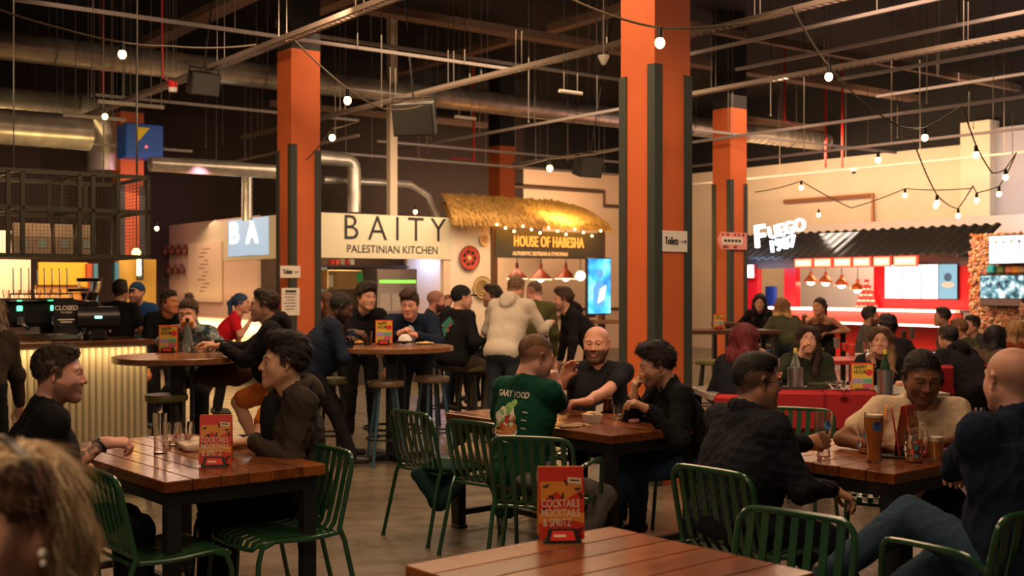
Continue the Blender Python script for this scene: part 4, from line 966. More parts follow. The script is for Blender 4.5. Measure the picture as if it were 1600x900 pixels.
# ------------------------------------------------------------------ FUEGO stall (front on the plane v=12.7)
FV = 12.7; FA, FB = upx(1165, FV), upx(1520, FV)          # far end, near end (u falls towards the camera)
t = thing('red_food_stall', 'red food stall with black corrugated roof, lit menu screens and white glowing name', 'food stall', uv(FB, FV, 0)); O = -uv(FB, FV, 0)
U_R = -UD
red_lit = mat('red_panel', (.58, .010, .020), .35); black_corr = mat('black_corrugated_steel', (.030, .028, .028), .28, .6, coat=.3); led = emis('warm_white_strip', (1, .82, .66), 4)
fz = lambda px, py, v=FV: pV(px, py, v)
kb('fascia', mat('grey_fascia', (.17, .13, .13), .6), [(FB, FA+.4, FV-.02, FV+.04, fz(1300, 418)[1], fz(1500, 396)[1]+.02)])
c1 = upx(1365, FV); p1 = upx(1243, FV); p2 = upx(1225, FV)
kb('screen_wall', red_lit, [(FB, c1, FV, FV+.08, 1.15, fz(1440, 412)[1]+.03)])
kb('post', red_lit, [(p1, p2, FV, FV+.15, 1.1, fz(1235, 419)[1])])
kb('post', red_lit, [(upx(1183, FV), upx(1165, FV), FV, FV+.15, 0, fz(1170, 408)[1])])
kb('counter_front', mat('glowing_red_panel', (.55, .02, .015), .4), [(FB, FA-.8, FV-.35, FV-.3, .1, 1.12)])
kb('counter_top', mat('white_stone', (.8, .72, .65), .3), [(FB, FA-.8, FV-.42, FV+.2, 1.12, 1.17)])
kb('light_strip', led, [(FB+.1, FA-.8, FV-.43, FV-.42, 1.125, 1.16)])
kb('lower_shelf', MATS['white_stone'], [(FB, FA-.8, FV-.60, FV-.3, .86, .90)])
kb('light_strip', led, [(FB+.1, FA-.8, FV-.61, FV-.60, .865, .895)])
kb('back_wall', mat('grey_white_interior', (.55, .50, .46), .5), [(FB, FA+.5, FV+2.2, FV+2.3, 0, 3.0)])
kb('end_wall', red_lit, [(FB-.02, FB+.04, FV, FV+2.2, 0, 2.3)])
# corrugated roof: eave at FV-.45, ridge at FV+.55
def corr(name, mt, a0, a1, s0, s1, e0, e1, zz0, zz1, wave=.035, pitch=.22, par=None, th=.02):
    """ribbed sheet from line (a0..a1 at e0,z0) to (a0..a1 at e1,z1)"""
    m = MB(); n = max(8, int(abs(a1-a0)/pitch)*4); vs = []
    for k in range(n+1):
        a = a0+(a1-a0)*k/n; ph = (k % 4); hgt = wave if ph in (1, 2) else 0
        for (e, z) in ((e0, zz0), (e1, zz1)): vs.append(uv(a, e, z+hgt)+O)
        for (e, z) in ((e0, zz0), (e1, zz1)): vs.append(uv(a, e, z+hgt-th)+O)
    fs = []
    for k in range(n):
        b = k*4; fs += [(b, b+4, b+5, b+1), (b+2, b+3, b+7, b+6), (b, b+2, b+6, b+4), (b+1, b+5, b+7, b+3)]
    m.add(vs, fs); return m.build(name, mt, par, False)
ze = fz(1500, 398)[1]; zr = fz(1505, 353, FV+.55)[1]
corr('corrugated_roof', black_corr, upx(1507, FV-.4)-.15, FA+.6, 0, 0, FV-.45, FV+.55, ze, zr, par=t)
m = MB(); a = upx(1507, FV)-.1; m.prism([(-.45, ze-.05), (.55, zr-.05), (.62, zr-.05), (.62, ze-.02)], uv(a, FV, 0)+O, VD, ZU, .03); m.build('gable_end', MATS['grey_fascia'], t, False)
# hanging sign boxes with lit words
sbox = emis('peach_lit_panel', (1, .42, .22), 1.5); red_tx = emis('red_lit_letter', (1, .05, .02), 1.2)
for k, (x0, x1, wd) in enumerate(((1243, 1270, 'TACOS'), (1273, 1300, 'FRIES'), (1304, 1331, 'BIRRIA'), (1334, 1361, 'BURGER'), (1366, 1392, 'NACHOS'), (1397, 1434, 'QUESADILLA'))):
    a0, a1 = upx(x0, FV-.5), upx(x1, FV-.5); zt_, zb_ = fz((x0+x1)/2, 404-.03*(x0-1243), FV-.5)[1], fz((x0+x1)/2, 418-.01*(x0-1243), FV-.5)[1]
    m = MB(); m.box(uv((a0+a1)/2, FV-.5, (zt_+zb_)/2)+O, (abs(a1-a0)*1.0, .05, zt_-zb_), frame(UD, VD*-1, ZU) if False else frame(-UD, VD, ZU)); fr = m.build('sign_box', red_tx, t, False)
    m = MB(); m.box(uv((a0+a1)/2, FV-.528, (zt_+zb_)/2)+O, (abs(a1-a0)*.92, .012, (zt_-zb_)*.80), frame(-UD, VD, ZU)); m.build('lit_panel', sbox, fr, False)
    m = MB(); nb_ = 5+k % 3
    for j in range(nb_): m.box(uv((a0+a1)/2, FV-.538, (zt_+zb_)/2)+O-UD*abs(a1-a0)*.8*((j+.5)/nb_-.5), (abs(a1-a0)*.8/nb_*.55, .008, (zt_-zb_)*.42), frame(-UD, VD, ZU))
    m.build('lettering', emis('yellow_lit_letter', (1, .62, .35), 2.4), fr, False)
# name sign
wl = emis('white_lit_name', (.95, .97, 1), 3.5)
def fs(txt_, px, py, size, rot, bold, sx=1):
    u, z = fz(px, py, FV-.42); a = math.radians(rot); ax = (-UD)*math.cos(a)+ZU*math.sin(a); ay = ZU*math.cos(a)+UD*math.sin(a)
    txt(txt_, size, uv(u, FV-.42, z)+O, ax, ay, wl, 'lit_lettering', t, sx=sx, depth=.06, bold=bold)
fs('F', 1187, 371, .66, 4, .010, 1.0); fs('UEGO', 1229, 358, .36, 10, .003, .98); fs('1987', 1222, 382, .34, 10, .003, 1.05)
area('fuego_sign_glow', uv(upx(1200, FV), FV-.75, 2.35), .8, 14, (.35, .65, 1), (math.radians(60), 0, YAW_U-math.pi/2))
# menu screens: four on the red wall
for k, (x0, x1) in enumerate(((1384, 1411), (1412, 1439), (1440, 1467), (1468, 1497))):
    a0, a1 = upx(x0, FV-.03), upx(x1, FV-.03); z1 = fz(1440, 413.5, FV-.03)[1]; z0 = fz(1440, 466.5, FV-.03)[1]; w_ = abs(a1-a0)
    q = thing('menu_screen', ['first', 'second', 'third'][k]+' white glowing menu screen from the left on the red stall wall' if k < 3 else 'rightmost screen on the red stall wall, showing a picture of food', 'screen', uv((a0+a1)/2, FV-.03, (z0+z1)/2))
    m = MB(); m.box((0, 0, 0), (w_+.02, .05, z1-z0+.03), frame(-UD, VD, ZU)); m.build('casing', black_plastic, q, False)
    m = MB(); m.box(-VD*.027, (w_-.01, .006, z1-z0), frame(-UD, VD, ZU))
    if k < 3: m.build('display', emis('white_menu_glow', (1, .94, .86), 1.7), q, False)
    else:
        m.build('display', emis('teal_picture_glow', (.22, .42, .50), 1.0), q, False); m = MB(); m.sph(-VD*.03-ZU*.06, (.13, .004, .05), 14, M=frame(-UD, VD, ZU)); m.build('pictured_food', emis('pictured_food_glow', (.9, .45, .25), 1.1), q); m = MB(); m.sph(-VD*.03+ZU*.08, (.08, .004, .08), 14, M=frame(-UD, VD, ZU)); m.build('pictured_hand', emis('pictured_dark_glow', (.06, .10, .13), 1), q)
cop = mat('copper_enamel', (.62, .16, .04), .25, .5)
def pendV(label, px, py, r, h, mt, v=FV+.3):
    u, z = pV(px, py, v); q = thing('pendant_lamp', label, 'pendant lamp', uv(u, v, z))
    m = MB(); m.lathe([(r, 0), (r*.95, h*.2), (r*.62, h*.5), (r*.3, h*.68), (r*.22, h), (0, h)], n=20); m.build('lamp_shade', mt, q)
    m = MB(); m.tube([(0, 0, h), (0, 0, 2.5-z)], .008, 6); m.build('cord', black_plastic, q); m = MB(); m.sph((0, 0, h*.1), r*.6, 10); m.build('bulb', warm_bulb, q)
for k, (px, py) in enumerate(((1267, 441), (1290, 442), (1315, 446), (1340, 453))): pendV(['first', 'second', 'third', 'fourth'][k]+' copper pendant lamp from the left in the red stall opening', px, py, .145, .22, cop)
# stacked cups
rcup = mat('red_paper_cup', (.62, .03, .02), .5); wcup = mat('white_cup_band', (.8, .7, .6), .5)
def cup():
    m = MB(); m.lathe([(0, 0), (.036, 0), (.048, .11), (.044, .11), (.034, .01)], n=14); r = m.build('paper_cup', rcup); m = MB(); m.lathe([(.0385, .02), (.0405, .02), (.0435, .05), (.0415, .05)], n=14); m.build('white_band', wcup, r)
    return tag(r, 'red paper cup with white band in the pyramid stacked on the red stall counter', 'paper cup', 'stacked paper cups')
c0 = cup(); k = 0; u0_, _ = fz(1354, 480, FV-.1)
for row in range(5):
    for j in range(5-row):
        p = uv(u0_-(j-(4-row)/2)*.10, FV-.1, 1.17+row*.112)
        lb = 'red paper cup, %s from the %s in the %s row of the cup pyramid' % (ORD[j], 'left', ('bottom', 'second lowest', 'middle', 'second highest', 'top')[row])
        if k == 0: c0.location = p; c0['label'] = lb
        else: dup(c0, p, 0, lb)
        k += 1
u_, z_ = fz(1205, 465, FV+.6); m = MB(); m.box((0, 0, 0), (.28, .1, .5), frame(-UD, VD, ZU), bev=.02); o = m.build('blue_board', mat('blue_plastic', (.02, .08, .5), .4)); o.location = uv(u_, FV+.6, z_); tag(o, 'bright blue panel seen through the left opening of the red stall', 'board')
u_, z_ = fz(1171, 424, FV-.1); q = thing('light_box', 'small square glowing white light box at the far left of the red stall', 'light box', uv(u_, FV-.08, z_)); m = MB(); m.box((0, 0, 0), (.30, .08, .30), frame(-UD, VD, ZU), bev=.01); m.build('frame', red_lit, q); m = MB(); m.box(-VD*.042, (.27, .01, .27), frame(-UD, VD, ZU)); m.build('lit_panel', emis('light_box_glow', (1, .85, .75), 4), q)
area('fuego_inside', uv((FA+FB)/2+.6, FV+1.1, 2.7), 1.6, 40, (1, .80, .64), (0, 0, 0))
area('fuego_counter_glow', uv((FA+FB)/2, FV-.75, 1.1), 4.4, 36, (1, .45, .30), (math.radians(100), 0, YAW_U-math.pi/2), .15)
area('fuego_front_wash', uv((FA+FB)/2-.3, FV-1.6, 3.2), 1.6, 40, (1, .60, .45), (math.radians(50), 0, YAW_U-math.pi/2))
area('wall_right_wash', uv(8, 12.6, 4.4), 9, 185, (1, .60, .32), (math.radians(72), 0, YAW_U-math.pi/2), .5)
area('wall_back_wash', uv(14.0, 9.4, 3.4), 6, 75, (1, .60, .34), (math.radians(100), 0, YAW_U), .5)
area('wall_right_blue', uv(3.5, 13.8, 3.0), 3, 30, (.6, .72, 1), (math.radians(100), 0, YAW_U-math.pi/2), .5)

# ------------------------------------------------------------------ flower wall stall at the right edge
RV = 11.9; r0, r1 = upx(1519, RV), upx(1604, RV)
t = thing('flower_wall', 'wall of dense small pink and orange flowers at the right edge', 'flower wall', uv(r0, RV, 0)); O = -uv(r0, RV, 0)
kb('panel', mat('flower_wall_base', (.45, .25, .12), .8), [(r1-.6, r0, RV, RV+.25, 0.0, fz(1530, 366, RV)[1])])
fcol = [mat('pink_petal', (.70, .30, .22), .7), mat('peach_petal', (.75, .45, .22), .7), mat('orange_petal', (.70, .22, .06), .7), mat('cream_petal', (.75, .60, .42), .7)]
rr = random.Random(12)
zt_ = fz(1530, 366, RV)[1]
for ci, fm in enumerate(fcol):
    m = MB()
    for k in range(420):
        u = rr.uniform(r1-.3, r0+.03); z = rr.uniform(.9, zt_); p = uv(u, RV-rr.uniform(.01, .05), z)+O; s_ = rr.uniform(.02, .038)
        a = rr.uniform(0, 3); n_ = 5; c_ = [p+(UD*math.cos(a+j*2*math.pi/n_)+ZU*math.sin(a+j*2*math.pi/n_))*s_ for j in range(n_)]; m.add(c_+[p-VD*s_*.7], [(j, (j+1) % n_, n_) for j in range(n_)])
    o = m.build('flowers', fm, t, False); o['kind'] = 'stuff'
def right_screen(label, x0, x1, y0, y1, kids):
    v = RV-.18; a0, a1 = upx(x0, v), upx(x1, v); zc0 = fz((x0+x1)/2, y1, v)[1]; zc1 = fz((x0+x1)/2, y0, v)[1]; w_ = abs(a1-a0)
    q = thing('menu_screen', label, 'screen', uv((a0+a1)/2, v, (zc0+zc1)/2)); m = MB(); m.box((0, 0, 0), (w_+.03, .08, zc1-zc0+.03), frame(-UD, VD, ZU), bev=.008); m.build('casing', black_plastic, q, False)
    return q, w_, zc1-zc0
q, w_, h_ = right_screen('white drinks menu screen high on the flower wall', 1548, 1625, 368, 411, 0)
m = MB(); m.box(-VD*.042, (w_, .006, h_), frame(-UD, VD, ZU)); m.build('display', emis('pale_menu_glow', (.85, .92, 1), 1.4), q, False)
dcs = [(.8, .4, .1), (.5, .45, .5), (.55, .6, .1), (.2, .1, .2), (.8, .1, .15)]
for k in range(5):
    m = MB(); p = -VD*.048-UD*w_*(-.36+.16*k)
    m.prism([(-.035, .07), (0, 0), (.035, .07)], p+ZU*.08, -UD, ZU, .003); m.box(p+ZU*.02, (.012, .004, .13), frame(-UD, VD, ZU)); m.box(p-ZU*.10, (.07, .004, .012), frame(-UD, VD, ZU)); m.build('pictured_cocktail', emis('cocktail_%d' % k, dcs[k], .8), q, False)
m = MB(); R_ = frame(-UD, VD, ZU) @ Matrix.Rotation(math.pi/2, 3, 'X'); m.tube([R_ @ Vector((.035*math.cos(a*.4), .035*math.sin(a*.4), .05)) for a in range(1, 15)]+[R_ @ Vector((.0, 0, .05))], .007, 5); o = m.build('emblem', emis('blue_mark', (.1, .3, .6), .8), q); o.location = ZU*h_*.38-UD*.0
q, w_, h_ = right_screen('wide lower screen on the flower wall showing a busy bar counter', 1534, 1612, 430, 478, 0)
bar_p = bpy.data.materials.new('bar_picture'); bar_p.use_nodes = True; _scr(bar_p, [(.02, .03, .04), (.10, .30, .36), (.75, .80, .75)], 9, 1.0)
m = MB(); m.box(-VD*.042+ZU*h_*.12, (w_, .006, h_*.74), frame(-UD, VD, ZU)); m.build('display', bar_p, q, False); m = MB(); m.box(-VD*.042-ZU*h_*.38, (w_, .008, h_*.22), frame(-UD, VD, ZU)); m.build('pictured_bar_front', emis('brown_picture', (.12, .05, .03), 1), q, False)
for k, (px, c, nm) in enumerate(((1545, (.02, .45, .50), 'teal'), (1561, (.12, .18, .05), 'dark green'), (1574, (.55, .18, .08), 'salmon'), (1584, (.75, .25, .02), 'orange'), (1593, (.45, .25, .12), 'tan'))):
    u_, z_ = fz(px, 421, RV-.15); m = MB(); m.box((0, 0, 0), (.16, .10, .15), frame(-UD, VD, ZU), bev=.03); o = m.build('picture_tile', mat('tile_'+nm.replace(' ', '_'), c, .4)); o.location = uv(u_, RV-.06, z_); tag(o, nm+' picture tile in the row between the two screens on the flower wall', 'picture tile')
area('flower_wall_wash', uv(5.3, RV-1.5, 2.9), 1.2, 45, (1, .66, .42), (math.radians(60), 0, YAW_U-math.pi/2))

# ------------------------------------------------------------------ coffee bar on the left
BA = Vector((-3.77, 11.9, 0)); LB = 3.6
def bb(m, a0, a1, d0, d1, z0, z1, mt=None, bev=0):       # along -VD from BA, depth along UD
    c = BA-VD*((a0+a1)/2)+UD*((d0+d1)/2)+ZU*((z0+z1)/2); return m.box(c, (abs(a1-a0), abs(d1-d0), abs(z1-z0)), RUV, mt, bev)
t = thing('bar_counter', 'bar counter with ribbed cream front lit from above and a dark wooden top', 'bar counter', BA); O = -BA
def bpart(name, mt, a0, a1, d0, d1, z0, z1, par=None, bev=0):
    m = MB(); bb(m, a0, a1, d0, d1, z0, z1, None, bev); o = m.build(name, mt, par or t, False)
    for v in o.data.vertices: v.co += O
    return o
bpart('carcass', mat('dark_carcass', (.03, .02, .015), .6), .02, LB, .07, .55, 0, 1.0)
bpart('carcass', MATS['dark_carcass'], .02, .5, .55, 3.0, 0, 1.0)
bpart('worktop', wood_mat('dark_bar_wood', (.06, .022, .010), (.16, .06, .025), 1, .25), -.08, LB, -.10, .60, 1.0, 1.05, bev=.006)
bpart('worktop', MATS.get('x') or bpy.data.materials['dark_bar_wood'], -.08, .6, .6, 3.0, 1.0, 1.05, bev=.006)
rib = mat('cream_ribbed_panel', (.34, .29, .20), .45)
m = MB(); n = int(LB/.065); pts = []
poly = []
for k in range(n*6+1):
    x = -LB+LB*k/(n*6); poly.append((x, -.034*abs(math.sin(k*math.pi/6))))
poly = poly+[(0, .06), (-LB, .06)]
m.prism(poly, Vector((0, 0, .02)), VD, UD, .96); m.build('ribbed_front', rib, t, True)
m = MB(); poly = [(x*3.0/LB+3.0, y) for x, y in poly[:-2]]+[(3.0, .05), (0, .05)]
m.prism(poly, Vector((0, 0, .02))+VD*.0, UD, -VD, .96) if False else None
m = MB(); pl = []
for k in range(46*6+1): pl.append((3.0*k/(46*6), .028*abs(math.sin(k*math.pi/6))))
m.prism([(3.0, 0)]+pl[::-1][1:-1]+[(0, 0)], Vector((0, 0, .02)), UD, VD, .96); m.build('ribbed_end', rib, t, True)
area('bar_front_strip', BA-VD*1.8-UD*.13+ZU*.99, 3.6, 15, (1, .68, .30), (math.radians(18), 0, math.atan2(.6, .8)), .03)
area('bar_end_strip', BA+VD*.12+UD*1.4+ZU*.99, .03, 9, (1, .68, .30), (0, math.radians(-15), math.atan2(.6, .8)), 2.6)
# back of the bar: lit pale wall, yellow and pink panels
def wpix(name, label, px0, px1, py0, py1, u, mt, d=.08, cat='wall panel'):
    v0, v1 = vpx(px0, u), vpx(px1, u); z1 = zpy(py0, uv(u, (v0+v1)/2)); z0 = zpy(py1, uv(u, (v0+v1)/2)); c = uv(u+d/2, (v0+v1)/2, (z0+z1)/2)
    m = MB(); m.box((0, 0, 0), (abs(v1-v0), d, z1-z0), RUV); o = m.build(name, mt, None, False); o.location = c; return tag(o, label, cat)
wpix('wall_panel', 'pale glowing wall panel behind the coffee machine at the left edge', -60, 48, 360, 640, 9.0, mat('pale_peach_wall', (.80, .58, .42), .6))
wpix('wall_panel', 'yellow painted wall panel behind the coffee grinders', 60, 137, 410, 445, 11.0, mat('yellow_paint', (.58, .32, .03), .6))
wpix('wall_panel', 'orange brown wall panel under the yellow one behind the bar', 55, 137, 445, 640, 11.1, mat('ochre_paint', (.60, .28, .08), .6))
wpix('wall_panel', 'gold coloured wall panel between the pink column and the white stall', 186, 244, 405, 640, 11.0, mat('gold_paint', (.42, .24, .05), .5))
wpix('door_panel', 'narrow red brown panel left of the pink lit column', 136, 148, 412, 640, 10.9, mat('rust_paint', (.35, .05, .02), .6))
wpix('blue_trim', 'thin blue upright strip left of the pink lit column', 147, 153, 412, 560, 10.8, mat('blue_trim_paint', (.03, .12, .28), .5), cat='trim strip')
wpix('blue_trim', 'thin blue upright strip right of the pink lit column', 180, 186, 410, 560, 10.8, MATS['blue_trim_paint'], cat='trim strip')
v, z = pU(210, 420, 10.8); q = thing('wall_lamp', 'vertical glowing tube lamp on the gold panel behind the bar', 'lamp', uv(10.75, vpx(217, 10.75), z)); m = MB(); m.cyl((0, 0, -.10), (0, 0, .14), .03); m.build('tube', emis('tube_glow', (1, .80, .40), 9), q); m = MB(); m.box((0, .05, 0), (.10, .06, .34), bev=.01); m.build('bracket', black_steel, q)
area('bar_back_light', uv(8.3, vpx(0, 8.3), 2.4), 1.0, 42, (1, .66, .38), (math.radians(50), 0, YAW_U), 2.2)
area('bar_back_yellow', uv(9.6, vpx(110, 9.6), 2.6), .8, 34, (1, .66, .24), (math.radians(50), 0, YAW_U), 2.2)
area('gold_light', uv(9.4, vpx(220, 9.4), 2.6), .5, 20, (1, .70, .25), (math.radians(50), 0, YAW_U), 1.0)
# things on the bar
def on_bar(px, d, z=1.05):
    # point on the bar top at depth d behind its front edge
    k = (px-800)/F; a = BA+UD*d; s = (k*a.y-a.x)/(-VD.x+k*VD.y); return a-VD*s+ZU*z
dk = mat('machine_black', (.02, .02, .022), .3, .3); chrome = mat('chrome', (.7, .68, .66), .12, 1)
p = on_bar(58, .32); q = thing('espresso_machine', 'black and chrome espresso machine with green lights on the bar', 'espresso machine', p, YAW_U)
m = MB(); m.box((0, .12, .27), (.66, .34, .26), bev=.05); m.build('body', dk, q); m = MB(); m.box((0, -.02, .045), (.70, .50, .07), bev=.015); m.build('drip_tray', chrome, q); m = MB(); m.box((0, .16, .12), (.60, .22, .14), bev=.01); m.build('back_plate', chrome, q)
m = MB(); m.box((0, .12, .415), (.70, .38, .03), bev=.01); m.build('cup_rail', chrome, q)
for x in (-.18, .14):
    m = MB(); m.cyl((x, -.12, .17), (x, -.12, .25), .045); m.cyl((x, -.12, .17), (x, -.30, .15), .014); h_ = m.build('portafilter', chrome, q); m = MB(); m.cyl((x, -.30, .15), (x, -.38, .142), .018); m.build('handle', black_plastic, h_)
    m = MB(); m.box((x, -.056, .33), (.05, .01, .05), bev=.004); m.build('indicator_light', emis('green_indicator', (.05, 1, .25), 6), q)
m = MB(); m.tube([(-.34, -.1, .30), (-.36, -.16, .26), (-.36, -.17, .12)], .009, 8); m.build('steam_wand', chrome, q)
for k in range(6):
    m = MB(); m.lathe([(0, 0), (.025, 0), (.036, .08), (.032, .08), (.022, .008)], n=14); o = m.build('upturned_glass', glass); o.location = q.location+RZ(YAW_U) @ Vector((-.26+.10*k, .14, .432)); tag(o, 'small glass, %s from the left on top of the espresso machine' % ORD[k], 'glass', 'glasses on the espresso machine')
p = on_bar(22, .40); q = thing('glass_rack', 'wire rack of upright tumblers above the left end of the bar', 'rack', on_bar(24, .5, 1.52), YAW_U)
m = MB()
for k in range(8): m.tube([(-.02+.075*k, 0, .0), (-.02+.075*k, 0, .24), (.0+.075*k, .1, .26)], .006, 6)
m.tube([(-.05, 0, 0), (.55, 0, 0)], .008, 6); m.tube([(-.05, .02, -.47), (-.05, 0, .0)], .008, 6); m.tube([(.55, .02, -.47), (.55, 0, .0)], .008, 6); m.build('wire_frame', chrome, q)
p = on_bar(103, .12); q = thing('closed_sign', 'black board with white CLOSED lettering standing on the bar', 'sign', p, YAW_U)
m = MB(); m.box((0, 0, .235), (.24, .02, .36), bev=.003); m.build('board', black_plastic, q, False); m = MB(); m.box((0, 0, .028), (.26, .09, .055), bev=.005); m.build('wooden_base', mat('light_wood', (.32, .14, .05), .5), q)
X_, Z_ = Vector((1, 0, 0)), Vector((0, 0, 1)); chalk = mat('chalk_white', (.75, .70, .62), .6)
txt('CLOSED', .064, (0, -.012, .33), X_, Z_, chalk, 'lettering', q, bold=.001, sx=.95); txt('TO DINE', .028, (0, -.012, .285), X_, Z_, chalk, 'lettering', q); txt('UNTIL 12', .024, (0, -.012, .205), X_, Z_, chalk, 'lettering', q) if False else None
m = MB(); m.box((0, -.011, .215), (.16, .003, .012)); m.box((0, -.011, .19), (.11, .003, .012)); m.build('print', chalk, q, False)
def grinder(px, d, s, label):
    q = thing('coffee_grinder', label, 'coffee grinder', on_bar(px, d), YAW_U); q.scale = (s, s, s)
    m = MB(); m.box((0, 0, .17), (.19, .26, .34), bev=.04); m.build('body', dk, q); m = MB(); m.lathe([(.05, .34), (.10, .48), (.105, .52), (.098, .52), (.094, .48), (.045, .345)], n=20); m.build('hopper', glass, q)
    m = MB(); m.lathe([(0, .52), (.112, .52), (.112, .55), (0, .555)], n=20); m.build('lid', black_plastic, q); m = MB(); m.lathe([(0, .345), (.047, .35), (.075, .42), (0, .43)], n=18); m.build('coffee_beans', mat('coffee_beans', (.06, .025, .012), .6, bump=(120, .8)), q)
    m = MB(); m.cyl((0, -.15, .20), (0, -.13, .20), .03); m.box((0, -.16, .12), (.05, .09, .02), bev=.004); m.build('spout', chrome, q)
grinder(123, .30, .95, 'coffee grinder with clear hopper beside the closed sign'); grinder(140, .46, 1.15, 'taller coffee grinder with pale hopper nearer the wall')
p = on_bar(148, .18); q = thing('drum_grinder', 'dark drum shaped machine with a small lit display on the bar', 'machine', p, YAW_U); m = MB(); m.cyl((-.20, 0, .22), (.22, 0, .22), .12, n=24); m.box((0, 0, .06), (.2, .18, .12), bev=.02); m.build('drum', dk, q); m = MB(); m.box((0, -.122, .235), (.07, .01, .025)); m.build('display', emis('teal_display', (.2, .9, .8), 3), q)
for k, (px, hh_, c, lb) in enumerate(((93, .36, (.3, .3, .28), 'steel milk jug with a blue lit stripe'), (104, .30, (.42, .36, .24), 'tall stack of paper cups'), (110, .27, (.5, .45, .33), 'shorter stack of paper cups'))):
    m = MB(); p = on_bar(px, .36); m.lathe([(0, 0), (.038, 0), (.043, hh_), (.036, hh_), (.032, .01)], n=16); o = m.build('cup_stack' if k else 'jug', mat('cup_c%d' % k, c, .35)); o.location = p; tag(o, lb+' between the coffee machine and the grinders', 'cup stack' if k else 'jug')
m = MB(); p = on_bar(92, .30); m.box((0, 0, 0), (.018, .01, .11)); o = m.build('status_light', emis('blue_status', (.05, .3, 1), 6)); o.location = p+ZU*.30; tag(o, 'small blue status light above the bar machines', 'light')
for k, (px, d) in enumerate(((126, .05), (129, .09), (136, .06))):
    m = MB(); m.lathe([(0, 0), (.022, 0), (.026, .07), (.012, .09), (.012, .10), (0, .10)], n=14); o = m.build('small_jar', glass if k < 2 else dk); o.location = on_bar(px+2*k, d); tag(o, ['clear small jar left at the bar edge', 'second clear small jar at the bar edge', 'dark small jar right of the two clear ones'][k], 'jar')
# suspended mesh cage shelf
t = thing('hanging_shelf', 'black wire mesh shelf cage hanging above the bar', 'hanging shelf', BA+ZU*1.9); O = -(BA+ZU*1.9)
CW, z0c, zm, z1c = 4.4, 1.90, 2.36, 2.72
dkg = mat('dark_green_steel', (.045, .045, .032), .45, .3)
def cb(m, a0, a1, d0, d1, z0, z1): c = BA-VD*((a0+a1)/2)+UD*((d0+d1)/2)+ZU*((z0+z1)/2)+O; return m.box(c, (abs(a1-a0), abs(d1-d0), abs(z1-z0)), RUV)
s0 = -.03
for d in (0, 1.1):
    for z in (z0c, zm, z1c):
        m = MB(); cb(m, s0, CW, d-.02, d+.02, z-.02, z+.02); m.build('rail', dkg, t, False)
posts = [s0, .28, .53, .66, 1.20, 1.33, 2.4, 2.5, 3.5]
for d in (0, 1.1):
    for a in posts: m = MB(); cb(m, a, a+.04, d-.02, d+.02, z0c, z1c); m.build('post', dkg, t, False)
for a in (s0, .60, 1.28, 2.45):
    for z in (z0c, zm, z1c): m = MB(); cb(m, a, a+.035, 0, 1.1, z-.017, z+.017); m.build('cross_rail', dkg, t, False)
m = MB()
for k in range(int(CW/.035)): cb(m, s0+.035*k, s0+.035*k+.003, -.003, 0, z0c, z1c)
for k in range(int(.82/.035)): cb(m, s0, CW, -.004, -.001, z0c+.035*k, z0c+.035*k+.003)
o = m.build('mesh_panel', dkg, t, False)
m = MB()
for k in range(int(1.1/.035)): cb(m, s0, s0+.003, .035*k, .035*k+.003, z0c, z1c)
for k in range(int(.82/.035)): cb(m, s0, s0+.003, 0, 1.1, z0c+.035*k, z0c+.035*k+.003)
m.build('mesh_panel', dkg, t, False)
m = MB(); cb(m, s0, CW, 0, 1.1, z0c-.015, z0c); m.build('bottom_panel', mat('dark_bottom', (.05, .035, .025), .6), t, False)
for a in (.1, 1.3, 2.48, 4.2):
    for d in (0, 1.1): m = MB(); c = BA-VD*a+UD*d+O; m.cyl(c+ZU*z1c, c+ZU*6.2, .006, n=6); m.build('suspension_rod', dkg, t, False)
bagm = mat('kraft_bag', (.44, .34, .24), .7, noise=(8, .15)); lab = mat('teal_white_label', (.35, .50, .45), .5)
def coffee_bag():
    m = MB(); m.add([(-.085, -.05, 0), (.085, -.05, 0), (.085, .05, 0), (-.085, .05, 0), (-.09, -.055, .2), (.09, -.055, .2), (.09, .055, .2), (-.09, .055, .2), (-.088, -.008, .33), (.088, -.008, .33), (.088, .008, .33), (-.088, .008, .33)],
                    [(3, 2, 1, 0), (0, 1, 5, 4), (1, 2, 6, 5), (2, 3, 7, 6), (3, 0, 4, 7), (4, 5, 9, 8), (5, 6, 10, 9), (6, 7, 11, 10), (7, 4, 8, 11), (8, 9, 10, 11)])
    r = m.build('coffee_bag', bagm, None, False); m = MB(); m.box((0, -.056, .13), (.07, .004, .08)); m.build('label', lab, r, False)
    return tag(r, 'brown coffee bag standing in the wire mesh shelf', 'coffee bag', 'coffee bags in the mesh shelf')
b0 = coffee_bag(); k = 0
for a in (.52, .74, .96, 1.14, 1.52, 1.74, 1.96, 2.18, 2.62, 2.84):
    p = BA-VD*a+UD*(.16 if a > 1.5 else .35)+ZU*z0c
    lb = 'brown coffee bag, %s from the right in the wire mesh shelf' % ORD[k]
    if k == 0: b0.location = p; b0.rotation_euler = (0, 0, YAW_U); b0['label'] = lb
    else: dup(b0, p, YAW_U, lb)
    k += 1
m = MB(); m.box((0, 0, 0), (1.5, .05, 1.0)); o = m.build('white_panel', mat('white_panel_paint', (.55, .5, .5), .5), None, False); o.location = BA-VD*3.0+UD*1.4+ZU*2.55; o.rotation_euler = (0, 0, YAW_U); tag(o, 'flat white panel behind the left part of the mesh shelf', 'panel')
v, z = pU(226, 395, 7.5); q = thing('lamp', 'round glowing yellow lamp seen through the end of the mesh shelf', 'lamp', uv(7.5, vpx(213, 7.5), z)); m = MB(); m.sph((0, 0, 0), .055, 12); m.build('globe', emis('yellow_globe', (1, .62, .15), 10), q); m = MB(); m.tube([(0, 0, .05), (0, 0, 6.2-z)], .008, 6); m.build('cord', black_plastic, q)
